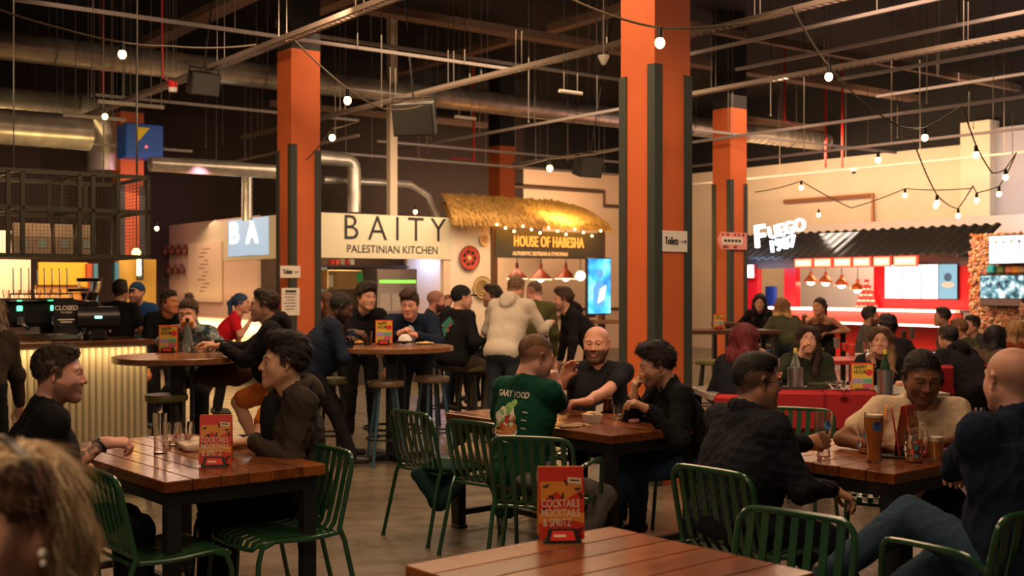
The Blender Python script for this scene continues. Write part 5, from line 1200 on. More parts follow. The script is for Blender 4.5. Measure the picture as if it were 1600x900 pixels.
# ------------------------------------------------------------------ ceiling services
CZ = 6.19
def holes_tray(m, L, w_=.10):
    """perforated cable tray along +Y from 0 to L"""
    for s in (-1, 1): m.box((s*w_/2, L/2, .02), (.004, L, .05)); m.box((s*(w_/2-.008), L/2, .046), (.018, L, .003)); m.box((s*(w_/2-.014), L/2, 0), (.028, L, .003))
    n = int(L/.10)
    for k in range(n): m.box((0, (k+.5)*L/n, 0), (w_, .035, .003))
def rail(label, px, py, z, D, px0, px1, kind='channel', rods=1.5, rod=True, name=None):
    p = onz(px, py, z); a, b = p+D*spx(p, D, px0), p+D*spx(p, D, px1)
    if (b-a).dot(D) < 0: a, b = b, a
    E = UD if D == UD else VD; lim = (15.35 if D == UD else 15.3)-(b-P0).dot(E)
    if lim < 0: b = b+D*lim
    L = (b-a).length; q = thing(name or {'tray': 'cable_tray', 'channel': 'steel_channel', 'pipe': 'service_pipe'}[kind], label, {'tray': 'cable tray', 'channel': 'ceiling rail', 'pipe': 'pipe'}[kind], a, math.atan2(-D.x, D.y))
    m = MB()
    if kind == 'tray': holes_tray(m, L, .13); m.build('tray', rail_tray, q, False)
    elif kind == 'pipe': m.tube([(0, 0, 0), (0, L, 0)], .03, 10); m.build('pipe', rail_paint, q)
    else:
        m.prism([(-.0205, 0), (.0205, 0), (.0205, .041), (.012, .041), (.012, .036), (.0165, .036), (.0165, .004), (-.0165, .004), (-.0165, .036), (-.012, .036), (-.012, .041), (-.0205, .041)], (0, L, 0), (1, 0, 0), (0, 0, 1), L); m.build('channel', rail_paint, q, False)
    if rod:
        n = max(1, int(L/rods))
        for k in range(n):
            y = (k+.5)*L/n; m = MB(); m.cyl((.03, y, .0), (.03, y, CZ-z), .0055, n=5)
            if kind == 'tray': m.cyl((-.06, y, .0), (-.06, y, CZ-z), .0055, n=5)
            m.build('suspension_rod', rod_steel, q, False)
    return q
rail_tray = mat('perforated_tray_steel', (.34, .27, .22), .5, .5)
RS = [
 ('wide perforated tray crossing top left, passing over the column left of centre', 450, 63, 4.2, UD, -40, 636, 'tray'),
 ('long perforated tray from the left column to the nearest column', 800, 113, 4.3, UD, 380, 1010, 'tray'),
 ('perforated tray at top centre right, leaving the top edge', 1200, 28, 4.5, UD, 1060, 1330, 'tray'),
 ('upper right perforated tray between two plain rails', 1200, 128, 4.3, UD, 1040, 1640, 'tray'),
 ('plain rail nearest the top right edge', 1200, 60, 4.6, UD, 1075, 1490, 'channel'),
 ('plain rail just above the upper right perforated tray', 1200, 101, 4.6, UD, 1150, 1640, 'channel'),
 ('thin rail just below the upper right perforated tray', 1400, 111, 4.4, UD, 1310, 1640, 'channel'),
 ('short plain rail in the middle of the upper right ceiling', 1500, 133, 4.6, UD, 1370, 1640, 'channel'),
 ('rail carrying the upper row of string lights at right', 1200, 208, 4.0, UD, 1082, 1640, 'channel'),
 ('second long rail down on the right, above the pale wall', 1200, 248, 4.0, UD, 1082, 1640, 'channel'),
 ('third long rail down on the right, crossing the top of the pale wall', 1200, 278, 4.0, UD, 1082, 1640, 'channel'),
 ('lowest long rail on the right, crossing the pale wall', 1200, 302, 4.0, UD, 1168, 1640, 'channel'),
 ('rail sloping down behind the nearest column at centre', 800, 203, 4.2, UD, 573, 985, 'channel'),
 ('low rail between the far column and the nearest column', 870, 248, 4.0, UD, 800, 985, 'channel'),
 ('long thin rail from top left running down to the right', 200, 27, 4.6, VD, 20, 800, 'channel'),
 ('pale bare rail above the mesh shelf at left', 170, 229, 3.9, VD, 53, 300, 'channel'),
 ('rail running right from the left column above the white fascia', 680, 253, 3.9, VD, 478, 985, 'channel'),
 ('rail running down right towards the nearest column at mid height', 700, 88, 4.8, VD, 476, 990, 'channel'),
 ('rail just under the big silver duct at left', 300, 165, 4.4, VD, 150, 560, 'channel'),
 ('rail on the left curving toward the column, above the kiosk ducts', 330, 262, 3.9, UD, 235, 560, 'channel'),
 ('thin rail crossing below the far column top', 700, 232, 4.1, VD, 590, 985, 'channel'),
 ('rail crossing over the right of centre column', 1150, 212, 4.1, VD, 1082, 1400, 'channel')]
for r_ in RS: rail(*r_)
for (lb, px, py, z, D, a, b) in (('short pale tube light batten left of the mesh shelf top', 205, 163, 4.0, VD, 153, 256), ('second short pale tube batten lower left', 145, 183, 4.0, VD, 98, 196), ('short pale batten high between the far column and the nearest', 890, 144, 4.5, VD, 874, 909), ('short pale batten near the tray right of the far column', 727, 184, 4.4, VD, 711, 743)):
    p = onz(px, py, z); e0, e1 = p+D*spx(p, D, a), p+D*spx(p, D, b); q = thing('tube_batten', lb, 'tube batten', p); m = MB(); m.cyl(e0-p, e1-p, .028, n=10); m.build('tube', mat('dull_white_tube', (.45, .42, .34), .5), q)
    for f_ in (.2, .8): m = MB(); c = (e0-p)*(1-f_)+(e1-p)*f_; m.cyl(c, c+ZU*(CZ-z), .0055, n=5); m.build('suspension_rod', rod_steel, q, False)
# spiral duct
def duct(label, px, py, z, D, px0, px1, r, step=.22):
    p = onz(px, py, z); a, b = p+D*spx(p, D, px0), p+D*spx(p, D, px1); L = (b-a).length; q = thing('spiral_duct', label, 'duct', a, math.atan2(-D.x, D.y)*1)
    if (b-a).dot(D) < 0: a, b = b, a; q.location = a
    m = MB(); m.tube([(0, 0, 0), (0, L, 0)], r, 26)
    k = 0
    while k*step < L: m.tube([(0, k*step-.006, 0), (0, k*step+.006, 0)], r*1.025, 26); k += 1
    m.build('duct_body', duct_steel, q)
    for k in range(int(L/3.2)):
        y = 1.2+3.2*k; m = MB(); m.tube([(r*1.04*math.cos(a_*.3), y, r*1.04*math.sin(a_*.3)) for a_ in range(21)], .008, 5, closed=True); m.cyl((r*1.04, y, 0), (r*1.04, y, CZ-z), .0055, n=5); m.cyl((-r*1.04, y, 0), (-r*1.04, y, CZ-z), .0055, n=5); m.build('hanger', rod_steel, q, False)
    return q
duct('long silver spiral duct crossing the whole ceiling from left to right', 0, 70, 4.95, VD, -60, 1395, .20)
q = duct('large dark silver duct at the far left', 60, 170, 4.6, VD, -60, 118, .34)
q = thing('duct_elbow', 'bent end of the large duct, turning down beside the far left column', 'duct', onz(118, 173, 4.6)); m = MB()
pts = [VD*(.34*1.6*math.sin(a))+(-ZU*.4-UD*.0)*0+(-ZU)*(.34*1.6*(1-math.cos(a))) for a in (0, .3, .6, .9, 1.2, 1.5)]; pts.append(pts[-1]-ZU*.5); m.tube(pts, .34, 24); m.build('elbow', duct_steel, q)
for (lb, px, py, z, D, a, b, r) in (('pale duct running behind the mesh shelf towards the lit side sign', 330, 262, 3.4, VD, 235, 470, .11), ('flat silver duct behind the far left column', 100, 205, 3.9, VD, -40, 140, .26)): duct(lb, px, py, z, D, a, b, r)
# red sprinkler pipes
def rpipe(label, pts, r=.022):
    P = [Vector(p) for p in pts]; m = MB(); o = P[0]; m.tube([p-o for p in P], r, 8)
    for p in P[1:-1]: m.sph(p-o, r*1.5, 8)
    q = m.build('sprinkler_pipe', red_pipe); q.location = o; tag(q, label, 'pipe')
a = onz(161, 150, 4.6); rpipe('red sprinkler pipe dropping above the far left column', [(a.x, a.y, 6.2), a])
a = onz(740, 250, 4.0); rpipe('red sprinkler pipe dropping left of the far column', [(a.x, a.y, 6.2), a, a-VD*.5])
a = onz(1226, 188, 4.6); rpipe('red sprinkler pipe dropping in the upper right ceiling', [(a.x, a.y, 6.2), a, a+VD*.45-ZU*.1])
a = onz(1290, 262, 4.0); rpipe('shorter red sprinkler pipe in front of the pale wall top', [(a.x, a.y, 6.2), a])
a = onz(1316, 262, 4.0); rpipe('rightmost short red sprinkler pipe near the pale wall top', [(a.x, a.y, 6.2), a])
# suspension rods hanging on their own
rr = random.Random(21)
rods = [(52, 260), (66, 270), (99, 265), (143, 150), (156, 175), (192, 150), (252, 165), (275, 110), (322, 230), (348, 225), (383, 250), (501, 190), (516, 250), (569, 330), (581, 250), (596, 165), (670, 240), (694, 260), (734, 125), (752, 120), (826, 190), (837, 250), (887, 250), (919, 245), (948, 70), (1204, 180), (1216, 205), (1402, 215), (1409, 215), (1437, 160), (1448, 160), (1499, 60), (1511, 58), (1514, 200), (1521, 200), (1582, 240), (1588, 240)]
for k, (px, py) in enumerate(sorted(rods)):
    z = rr.choice((3.9, 4.2, 4.4)); p = onz(px, py, z) if py > 140 else onz(px, py, 4.7); m = MB(); m.cyl((0, 0, 0), (0, 0, CZ-p.z), .006, n=6); m.cyl((0, 0, -.012), (0, 0, .012), .014, n=6); o = m.build('hanging_rod', rod_steel); o.location = p; tag(o, 'thin loose threaded rod under the dark ceiling, %s from the left' % ORD[k], 'rod', 'loose threaded ceiling rods')
# white cable hanging top right
p = onz(1464, 120, 4.3); m = MB(); m.tube([(0, 0, 1.9), (.02, 0, 1.2), (-.01, 0, .6), (.0, 0, .05), (.01, 0, 0), (.02, 0, .08), (.03, 0, .7), (.02, 0, 1.4), (.03, 0, 1.9)], .008, 6); o = m.build('hanging_cable', white_plastic); o.location = p; tag(o, 'loose white cable loop hanging at the top right', 'cable')
# speakers, cameras, sensors
spk = mat('speaker_black', (.020, .020, .018), .55)
def speaker(label, px, py, z, rz, s=1.0, tilt=15):
    q = thing('loudspeaker', label, 'loudspeaker', onz(px, py, z), rz); q.rotation_euler = (math.radians(tilt), 0, rz)
    m = MB(); m.prism([(-.26*s, 0), (.26*s, 0), (.19*s, .34*s), (-.19*s, .34*s)], (0, 0, -.19*s), (1, 0, 0), (0, 1, 0), .38*s); m.build('cabinet', spk, q, False)
    m = MB(); m.box((0, -.008, 0), (.49*s, .014, .35*s), bev=.004); m.build('grille', mat('grille_grey', (.045, .045, .04), .5, bump=(400, .5)), q, False)
    m = MB(); m.tube([(-.27*s, .1, .0), (-.27*s, .1, .26*s), (.27*s, .1, .26*s), (.27*s, .1, 0)], .012, 6); m.cyl((0, .1, .26*s), (0, .1, CZ-z), .012, n=6); m.build('bracket', black_steel, q)
speaker('large black loudspeaker hanging left of the far column', 645, 188, 3.9, -.25, 1.15)
speaker('black loudspeaker hanging just left of the nearest column', 925, 262, 3.5, .6, .85)
speaker('black triangular loudspeaker under the tray at upper left', 322, 132, 4.0, .7, .7)
q = thing('ceiling_sensor', 'white cone shaped sensor beside the nearest column', 'sensor', onz(943, 92, 3.9)); m = MB(); m.lathe([(.0, -.07), (.02, -.06), (.055, .01), (.058, .035), (0, .04)], n=18); m.build('cone', mat('cream_plastic', (.6, .6, .5), .4), q); m = MB(); m.cyl((0, 0, .04), (0, 0, 2.3), .006, n=6); m.build('rod', rod_steel, q)
q = thing('alarm_beacon', 'red and white alarm beacon on the tray at upper left', 'alarm', onz(270, 137, 4.0)); m = MB(); m.lathe([(0, -.06), (.05, -.05), (.055, 0), (0, 0)], n=16); m.build('lens', white_plastic, q); m = MB(); m.lathe([(0, 0), (.062, 0), (.055, .07), (0, .08)], n=16); m.build('housing', red_paint, q); m = MB(); m.tube([(0, 0, .07), (-.12, 0, .12), (-.13, 0, 2.2)], .012, 6); m.build('conduit', red_pipe, q)
q = thing('security_camera', 'small white dome camera under a rail in front of the pale wall', 'camera', onz(1334, 268, 3.9)); m = MB(); m.lathe([(0, 0), (.07, 0), (.075, .06), (0, .07)], n=16); m.build('housing', white_plastic, q); m = MB(); m.sph((0, 0, 0), .05, 12); m.build('dome', black_plastic, q)
# blue machine cabinet high at left
q = thing('blue_cabinet', 'blue cabinet with yellow triangle high beside the far left column', 'cabinet', onz(219, 222, 3.95)+ZU*0, .0); m = MB(); m.box((0, 0, 0), (.62, .45, .55), RZ(YAW_U), bev=.02); m.build('body', mat('blue_enamel', (.02, .10, .55), .4), q, False)
m = MB(); m.prism([(-.02, .0), (.20, .26), (-.02, .26)], RZ(YAW_U) @ Vector((-.12, -.232, -.05)), RZ(YAW_U) @ Vector((1, 0, 0)), (0, 0, 1), .004); m.build('yellow_triangle', mat('yellow_label', (.75, .55, .03), .5), q, False)
m = MB(); m.sph(RZ(YAW_U) @ Vector((.02, -.24, -.1)), .02, 8); m.build('red_light', emis('red_indicator', (1, .05, .05), 4), q)
# festoon lights
cable_m = mat('festoon_cable', (.12, .09, .05), .5); bulb_e = emis('festoon_glow', (1, .60, .22), 9)
bulbs = [(191, 85, 7.6), (543, 157, 8.2), (519, 215, 10), (164, 182, 11), (859, 263, 10), (1031, 67, 6.2), (1295, 120, 8.0), (1445, 215, 9.6), (1372, 250, 11), (1525, 242, 9.8), (1571, 277, 11), (1561, 303, 12.4), (1252, 293, 14), (1414, 305, 14), (1464, 317, 11.6), (1526, 313, 12.4), (1497, 337, 13), (1279, 336, 16), (649, 331, 15.5), (245, 357, 15), (1462, 322, 14.5)]
def bulb():
    m = MB(); m.sph((0, 0, -.035), (.028, .028, .032), 14); r = m.build('festoon_bulb', bulb_e); m = MB(); m.cyl((0, 0, -.012), (0, 0, .045), .017, .014, n=12); m.build('socket', black_plastic, r)
    return tag(r, 'glowing warm round bulb in a black socket hanging in the string lights', 'light bulb', 'festoon bulbs')
fb0 = bulb(); BP = []
names_b = ['at top left', 'right of the left column, upper', 'right of the left column, lower', 'before the far left column', 'left of the nearest column, low', 'in front of the nearest column, the largest', 'high at right']
for k, (px, py, Y) in enumerate(bulbs):
    p = at(px, py, Y)+ZU*.035; BP.append(p)
    lb = 'glowing round bulb '+names_b[k] if k < len(names_b) else None
    if k == 0: fb0.location = p; fb0['label'] = 'glowing round bulb of the string lights at top left'
    else:
        b = dup(fb0, p)
        b['label'] = ('glowing round string light bulb '+names_b[k]) if k < len(names_b) else 'glowing round string light bulb, %s from the left of all the bulbs' % ORD[sorted(q[0] for q in bulbs).index(px)]
def cable(label, pts):
    P = []
    for i in range(len(pts)-1):
        a, b = pts[i], pts[i+1]; n = 8
        for k in range(n): f_ = k/n; p = a*(1-f_)+b*f_; p = p-ZU*(.10*(b-a).length*.35*4*f_*(1-f_)*.5); P.append(p)
    P.append(pts[-1]); o = P[0]; m = MB(); m.tube([p-o for p in P], .0065, 6); q = m.build('festoon_cable', cable_m); q.location = o; return tag(q, label, 'cable')
up = ZU*.045
cable('string light cable at top left holding one bulb', [at(-20, 8, 7.6), at(98, 45, 7.6), BP[0]+up, at(262, 72, 8.0), at(400, 70, 9)])
cable('string light cable from the left column down to two bulbs', [at(461, 64, 8.4), BP[1]+up, at(600, 170, 9), at(660, 165, 10)])
cable('string light cable below the first one right of the left column', [at(560, 190, 9.6), BP[2]+up, at(478, 250, 11)])
cable('string light cable passing in front of the nearest column', [at(885, -5, 6.0), at(967, 28, 6.1), BP[5]+up, at(1150, 38, 6.4), at(1238, 12, 6.8)])
cable('string light cable dropping steeply at upper right', [at(1238, 12, 6.8), BP[6]+up, at(1350, 160, 8.8), at(1405, 198, 9.2), BP[7]+up, at(1503, 165, 9.7), BP[9]+up, at(1550, 270, 10.4), BP[10]+up, at(1588, 238, 11)])
cable('string light cable low at far right over the red stall', [at(1588, 238, 11), BP[11]+up, BP[15]+up, at(1520, 290, 12.4), BP[16]+up, BP[14]+up, at(1428, 222, 10)])
cable('string light cable in front of the pale wall', [at(1180, 300, 15), BP[12]+up, at(1330, 325, 14), BP[13]+up, at(1520, 294, 13)])
cable('string light cable left of the nearest column', [at(800, 262, 10), BP[4]+up, at(965, 235, 9.8)])
# conduits on the pale wall, cream pipework on the back wall
m = MB(); u_, z_ = pV(1365, 305, 15.45); a = uv(u_, 15.42, z_); m.tube([a+UD*2.5-a, Vector((0, 0, 0)), -ZU*1.0], .05, 8); o = m.build('wall_pipe', mat('copper_pipe', (.40, .18, .08), .4, .3)); o.location = a; tag(o, 'brown pipe running along the pale wall and turning down', 'pipe')
v_, z_ = pU(945, 300, 15.4); a = uv(15.42, v_, z_); m = MB(); m.tube([-VD*3.2, Vector((0, 0, 0)), -ZU*.35, VD*1.2-ZU*.35], .045, 8); o = m.build('wall_pipe', mat('dark_pipe', (.10, .06, .04), .5)); o.location = a; tag(o, 'dark pipe running along the cream back wall above the thatched stall', 'pipe')
m = MB(); v0_ = vpx(1055, 15.3); a = uv(15.3, v0_, 1.02); m.tube([-VD*4, VD*6], .035, 8); o = m.build('hand_rail', mat('dark_rail_wood', (.06, .03, .02), .5)); o.location = a; tag(o, 'dark horizontal rail along the cream back wall', 'rail')
# ------------------------------------------------------------------ tables
wood_y = wood_mat('varnished_planks', (.085, .019, .004), (.29, .084, .015), 1, .22, .14, .25); wood_x = wood_mat('varnished_planks_cross', (.085, .019, .004), (.29, .084, .015), 0, .22, .14, .25)
TA = math.radians(40); UT = Vector((-math.sin(TA), math.cos(TA), 0)); VT = Vector((math.cos(TA), math.sin(TA), 0))
def rect_table(label, near, lx, ly, axis='y', rz=TA, h=.76, name='plank_table', wm=None, cat='table', th=.05):
    c = Vector((near[0], near[1], 0))+RZ(rz) @ Vector((lx/2, ly/2, 0)); t = thing(name, label, cat, c, rz)
    m = MB(); W = lx if axis == 'y' else ly; n = max(2, round(W/.14)); w_ = W/n
    for k in range(n):
        q = -W/2+w_*(k+.5)
        if axis == 'y': m.box((q, 0, h-th/2), (w_-.003, ly, th), bev=.0035)
        else: m.box((0, q, h-th/2), (lx, w_-.003, th), bev=.0035)
    m.build('tabletop', wm or (wood_y if axis == 'y' else wood_x), t, False)
    m = MB(); i = .035
    for s in (-1, 1):
        m.box((s*(lx/2-i-.02), 0, h-th-.035), (.04, ly-2*i, .065), bev=.003); m.box((0, s*(ly/2-i-.02), h-th-.035), (lx-2*i, .04, .065), bev=.003)
    m.build('apron_frame', black_steel, t, False)
    for sx in (-1, 1):
        for sy in (-1, 1): m = MB(); m.box((sx*(lx/2-.065), sy*(ly/2-.065), (h-th)/2), (.065, .065, h-th), bev=.004); m.box((sx*(lx/2-.065), sy*(ly/2-.065), .01), (.08, .08, .02), bev=.003); m.build('leg', black_steel, t, False)
    m = MB()
    for sy in (-1, 1): m.box((0, sy*(ly/2-.065), .10), (lx-.13, .04, .04), bev=.003)
    m.box((0, 0, .10), (.04, ly-.13, .04), bev=.003) if ly > lx else None
    m.build('stretcher', black_steel, t, False); return t
rect_table('long plank table at left with beer glasses, a folded paper bag and a red menu', (-1.49, 4.93), .80, 1.50)
rect_table('plank table in the centre where three men sit eating', (.556, 6.46), .80, 1.55)
q0 = Vector((.343, 4.03, 0))-VT*.87-UT*.85; rect_table('empty plank table in the foreground holding only a red menu', (q0.x, q0.y), .87, .85, 'x')
rect_table('plank table at right with a full pint and printed glasses', (1.71, 5.15), 1.5, .88, 'x')
# ------------------------------------------------------------------ green slatted chairs
def green_chair(arms):
    t = thing('slatted_chair', 'x', 'chair', (0, 0, 0)); W = .225
    prof = [(-.275, .795), (-.262, .72), (-.225, .56), (-.200, .475), (-.165, .435), (-.10, .428), (.05, .440), (.17, .448), (.215, .438), (.235, .40)]     # slat curve (y, z)
    m = MB(); r = .0125; bt = []                                            # back frame: rounded loop
    for s in (-1, 1):
        side = [(s*W, -.195, .44), (s*W, -.225, .56), (s*W, -.262, .72), (s*(W-.005), -.272, .765), (s*(W-.03), -.278, .795), (s*(W-.065), -.281, .806)]
        bt += side if s < 0 else side[::-1]
    m.tube(soft(bt), r, 10); m.build('back_frame', green_paint, t)
    m = MB(); m.tube(soft([(-W, -.195, .44), (-W, -.05, .428), (-W, .17, .445), (-W+.01, .225, .43), (-W+.05, .238, .405), (W-.05, .238, .405), (W-.01, .225, .43), (W, .17, .445), (W, -.05, .428), (W, -.195, .44)]), r*.9, 10); m.build('seat_frame', green_paint, t)
    n = 7
    for k in range(n):
        x = -W+.052+(2*W-.104)*k/(n-1); m = MB(); m.tube([(x, y, z) for y, z in prof], 0, flat=(.029, .008, (0, -1, .2))); m.build('slat', green_paint, t)
    for s in (-1, 1):
        m = MB(); m.tube([(s*W, -.20, .46), (s*(W+.004), -.225, .40), (s*(W+.012), -.27, .20), (s*(W+.02), -.315, .008)], r, 10); m.cyl((s*(W+.02), -.315, 0), (s*(W+.02), -.315, .02), .015, n=10); m.build('leg', green_paint, t)
        m = MB()
        if arms: m.tube(soft([(s*(W+.002), -.232, .60), (s*(W+.03), -.19, .655), (s*(W+.04), -.10, .66), (s*(W+.04), .16, .65), (s*(W+.038), .205, .635), (s*(W+.034), .222, .595), (s*(W+.024), .235, .40), (s*(W+.02), .25, .008)]), r, 10)
        else: m.tube([(s*W, .15, .44), (s*(W+.004), .205, .42), (s*(W+.01), .225, .36), (s*(W+.02), .25, .008)], r, 10)
        m.cyl((s*(W+.02), .25, 0), (s*(W+.02), .25, .02), .015, n=10); m.build('leg' if not arms else 'arm_leg', green_paint, t)
    m = MB(); m.tube([(-W, -.21, .43), (W, -.21, .43)], r*.7, 8); m.tube([(-W, .10, .432), (W, .10, .432)], r*.7, 8); m.build('cross_bar', green_paint, t)
    return t
G0, G1 = green_chair(False), green_chair(True); used = {}
def gchair(label, Bx, By, yaw, arms=False, center=False):
    a = math.radians(yaw); f = Vector((-math.sin(a), math.cos(a), 0)); p = Vector((Bx, By, 0))+(f*.275 if not center else f*0); src = G1 if arms else G0
    if not used.get(arms): used[arms] = 1; src.location = p; src.rotation_euler = (0, 0, a); src['label'] = label; src['group'] = 'green slatted metal chairs'; return src
    return dup(src, p, a, label, 'green slatted metal chairs')
gchair('empty green slatted chair on the near left side of the left table', -1.77, 4.93, -50)
gchair('green slatted chair pushed in at the near right end of the left table', -.90, 5.65, 130)
gchair('green slatted chair under the man in the grey hooded jacket', -1.10, 6.10, 130)
gchair('green slatted chair under the tattooed man at the left table', -2.45, 5.45, -60)
gchair('green slatted chair leftmost at the centre table, with a dark jacket hanging below its seat', -.64, 7.25, -50)
gchair('green slatted chair between two others at the centre table, with a green coat on it', -.225, 6.72, -42)
gchair('green slatted armchair behind the man in the green t-shirt', .10, 6.02, -18, True)
gchair('green slatted chair of the man with glasses at the right', .86, 4.99, -50)
gchair('empty green slatted chair tucked against the foreground table, at the bottom right', .99, 4.02, 138)
gchair('green slatted armchair of the bald man in navy at the right edge', 1.74, 4.31, 28, True, True)
gchair('green slatted chair behind the right table, in front of the red chairs', 1.86, 7.45, 150)
gchair('green slatted chair of the dark jacketed man eating at the centre table', 1.50, 7.62, 120)
gchair('green slatted chair of the bearded bald man at the centre table', .72, 8.30, 150)
gchair('green slatted chair of the man in the cream polo shirt', 2.2, 6.75, 165)
# clothes on chairs
def drape(name, label, cat, blob, col, h=.012, amp=.012, fr=28, mt=None):
    P, Q = blob.mesh(h, lambda G: wob(G, amp, fr, 7)+wob(G, amp*.4, fr*2.5, 8)); o0 = np.array([P[:, 0].mean(), P[:, 1].mean(), P[:, 2].min()])
    o = mesh_obj(name, [(P, Q, np.array(col))], mt or M_CLOTH, None, o0); o.location = o0; return tag(o, label, cat)
b = Blob(); c = Vector((-.44, 7.32, .40)); b.el(c+Vector((.05, -.02, .06)), (.19, .17, .03), k=.03); b.rc(c+Vector((-.16, -.10, .02)), c+Vector((-.02, -.14, -.14)), .035, .05, k=.05); b.rc(c+Vector((-.02, -.14, -.14)), c+Vector((.14, -.04, .0)), .05, .035, k=.05); b.el(c+Vector((-.0, -.06, -.06)), (.14, .05, .10), k=.03)
drape('folded_jacket', 'dark green jacket sagging under the seat of the leftmost centre chair', 'jacket', b, (.010, .035, .028))
b = Blob(); c = Vector((-.22, 7.42, .52)); b.el(c, (.16, .12, .075), k=.04); b.el(c+Vector((.13, -.05, -.02)), (.12, .1, .06), k=.05)
drape('fleece_bundle', 'cream fleece bundle lying on the leftmost centre chair seat', 'fleece', b, (.42, .32, .20), amp=.016, fr=40)
b = Blob(); c = Vector((-.02, 6.78, .46)); b.el(c, (.13, .10, .07), k=.04); b.rc(c+Vector((.0, -.05, 0)), c+Vector((-.02, -.09, -.15)), .09, .07, k=.05); b.el(c+Vector((.04, .05, .04)), (.14, .12, .05), k=.04)
drape('green_coat', 'dark olive coat hanging over the side of the middle centre chair', 'coat', b, (.018, .045, .025))
b = Blob(); c = Vector((.20, 6.42, .52)); b.el(c, (.20, .13, .06), k=.04)
drape('grey_quilted_coat', 'grey quilted coat on the seat of the green armchair', 'coat', b, (.13, .12, .115), amp=.01, fr=60)
# red chairs, stools, high tables, booth tables
red_fab = mat('red_fabric', (.36, .014, .016), .8, bump=(60, .3)); stool_wood = wood_mat('stool_wood', (.10, .07, .04), (.25, .17, .09), 0, .35, .3, .1)
def red_chair():
    t = thing('padded_chair', 'x', 'chair', (0, 0, 0)); m = MB(); m.box((0, -.21, .66), (.46, .07, .32), Matrix.Rotation(.12, 3, 'X'), bev=.03); m.build('backrest', red_fab, t); m = MB(); m.box((0, 0, .45), (.46, .44, .08), bev=.03); m.build('seat', mat('black_vinyl', (.02, .018, .018), .45), t)
    for sx in (-1, 1):
        for sy in (-1, 1): m = MB(); m.cyl((sx*.19, sy*.17, .42), (sx*.22, sy*.21, 0), .017, .012, 8); m.build('leg', black_steel, t)
        m = MB(); m.cyl((sx*.2, -.18, .42), (sx*.2, -.20, .56), .012, n=8); m.build('back_post', black_steel, t)
    return t
R0 = red_chair(); first = True
for lb, px, Y, yaw in (('left of the two red padded chairs behind the right plank table', 1243, 8.72, -8), ('right of the two red padded chairs behind the right plank table', 1323, 8.70, -6), ('red padded chair of the woman with dark red hair', 1165, 8.35, -25),
                       ('red chair of the curly haired person in black in the right hand crowd', 1388, 12.6, 10), ('red chair under the person in the black hooded coat', 1478, 11.5, 0), ('red chair at far right under the woman in brown', 1548, 11.6, 20), ('red chair under the woman in the rust jacket', 1590, 12.3, 0)):
    p = Vector(((px-800)/F*Y, Y, 0)); f = RZ(math.radians(yaw)) @ Vector((0, .21, 0))
    if first: R0.location = p+f; R0.rotation_euler = (0, 0, math.radians(yaw)); R0['label'] = lb; R0['group'] = 'red padded chairs'; first = False
    else: dup(R0, p+f, math.radians(yaw), lb, 'red padded chairs')
def stool(col, seatm):
    t = thing('bar_stool', 'x', 'stool', (0, 0, 0)); m = MB(); m.lathe([(0, .70), (.150, .70), (.163, .712), (.165, .742), (.158, .755), (0, .757)], n=28); m.build('seat', seatm, t)
    for k in range(4):
        a = math.pi/4+k*math.pi/2+.3; m = MB(); m.tube([(.10*math.cos(a), .10*math.sin(a), .70), (.205*math.cos(a), .205*math.sin(a), 0)], .015, 8); m.build('leg', col, t)
    m = MB(); m.tube([(.175*math.cos(a*.3), .175*math.sin(a*.3), .24) for a in range(21)], .009, 6, closed=True); m.build('foot_ring', black_steel, t); return t
teal_leg = mat('teal_blue_leg', (.04, .10, .14), .35); dark_leg = mat('dark_stool_leg', (.025, .03, .025), .4); olive_pad = mat('olive_leather', (.13, .12, .03), .4)
S0 = stool(teal_leg, stool_wood); S1 = stool(dark_leg, olive_pad); fS = {}
for src, lb, px, Y in ((S0, 'wooden stool with teal legs in front of the centre high table, left one', 603, 10.3), (S0, 'wooden stool with teal legs in front of the centre high table, right one', 675, 10.8), (S1, 'olive padded stool in front of the left high table', 260, 9.0),
                       (S1, 'stool under the man in the black embroidered jacket and cap', 738, 12.2), (S1, 'stool under the woman in the plaid shirt', 300, 10.25), (S1, 'stool under the bald bearded man in the navy top', 677, 12.95), (S1, 'stool under the man in the cream jumper', 775, 13.9), (S1, 'stool under the man in the black hoodie', 432, 9.35), (S1, 'stool under the man in dark blue eating at the centre high table', 515, 10.6),
                       (S1, 'stool under the long haired woman in a green jacket at the far right', 1213, 15.2), (S1, 'stool of the woman in black near the pink sign', 1186, 16.8), (S1, 'stool of the dark haired woman in a black dress', 1283, 15.9), (S1, 'empty dark stool right of the nearest column', 1108, 13.2), (S1, 'empty dark stool farther right behind the nearest column', 1146, 13.6)):
    p = Vector(((px-800)/F*Y, Y, 0)); g_ = 'bar stools'
    if id(src) not in fS: fS[id(src)] = 1; src.location = p; src['label'] = lb; src['group'] = g_
    else: dup(src, p, .2*len(lb), lb, g_)
top_wood = wood_mat('high_table_wood', (.16, .06, .022), (.34, .15, .06), 0, .25, .2)
def high_round(label, px, Y, r):
    t = thing('high_table', label, 'high table', ((px-800)/F*Y, Y, 0)); m = MB(); m.lathe([(0, 1.0), (r-.012, 1.0), (r, 1.008), (r, 1.045), (r-.006, 1.05), (0, 1.05)], n=48); m.build('tabletop', top_wood, t)
    m = MB(); m.box((0, 0, .51), (.10, .10, .98), bev=.006); m.build('pedestal', black_steel, t); m = MB(); m.box((.12, -.03, .51), (.03, .03, .98), bev=.003); m.build('side_post', black_steel, t)
    m = MB()
    for k in range(4): a = k*math.pi/2+.5; m.box((.2*math.cos(a), .2*math.sin(a), .03), (.44, .07, .05), RZ(a), bev=.008)
    m.build('cross_foot', black_steel, t); m = MB(); m.tube([(.26*math.cos(a*.3), .26*math.sin(a*.3), .3) for a in range(21)], .012, 6, closed=True); m.build('foot_ring', black_steel, t)
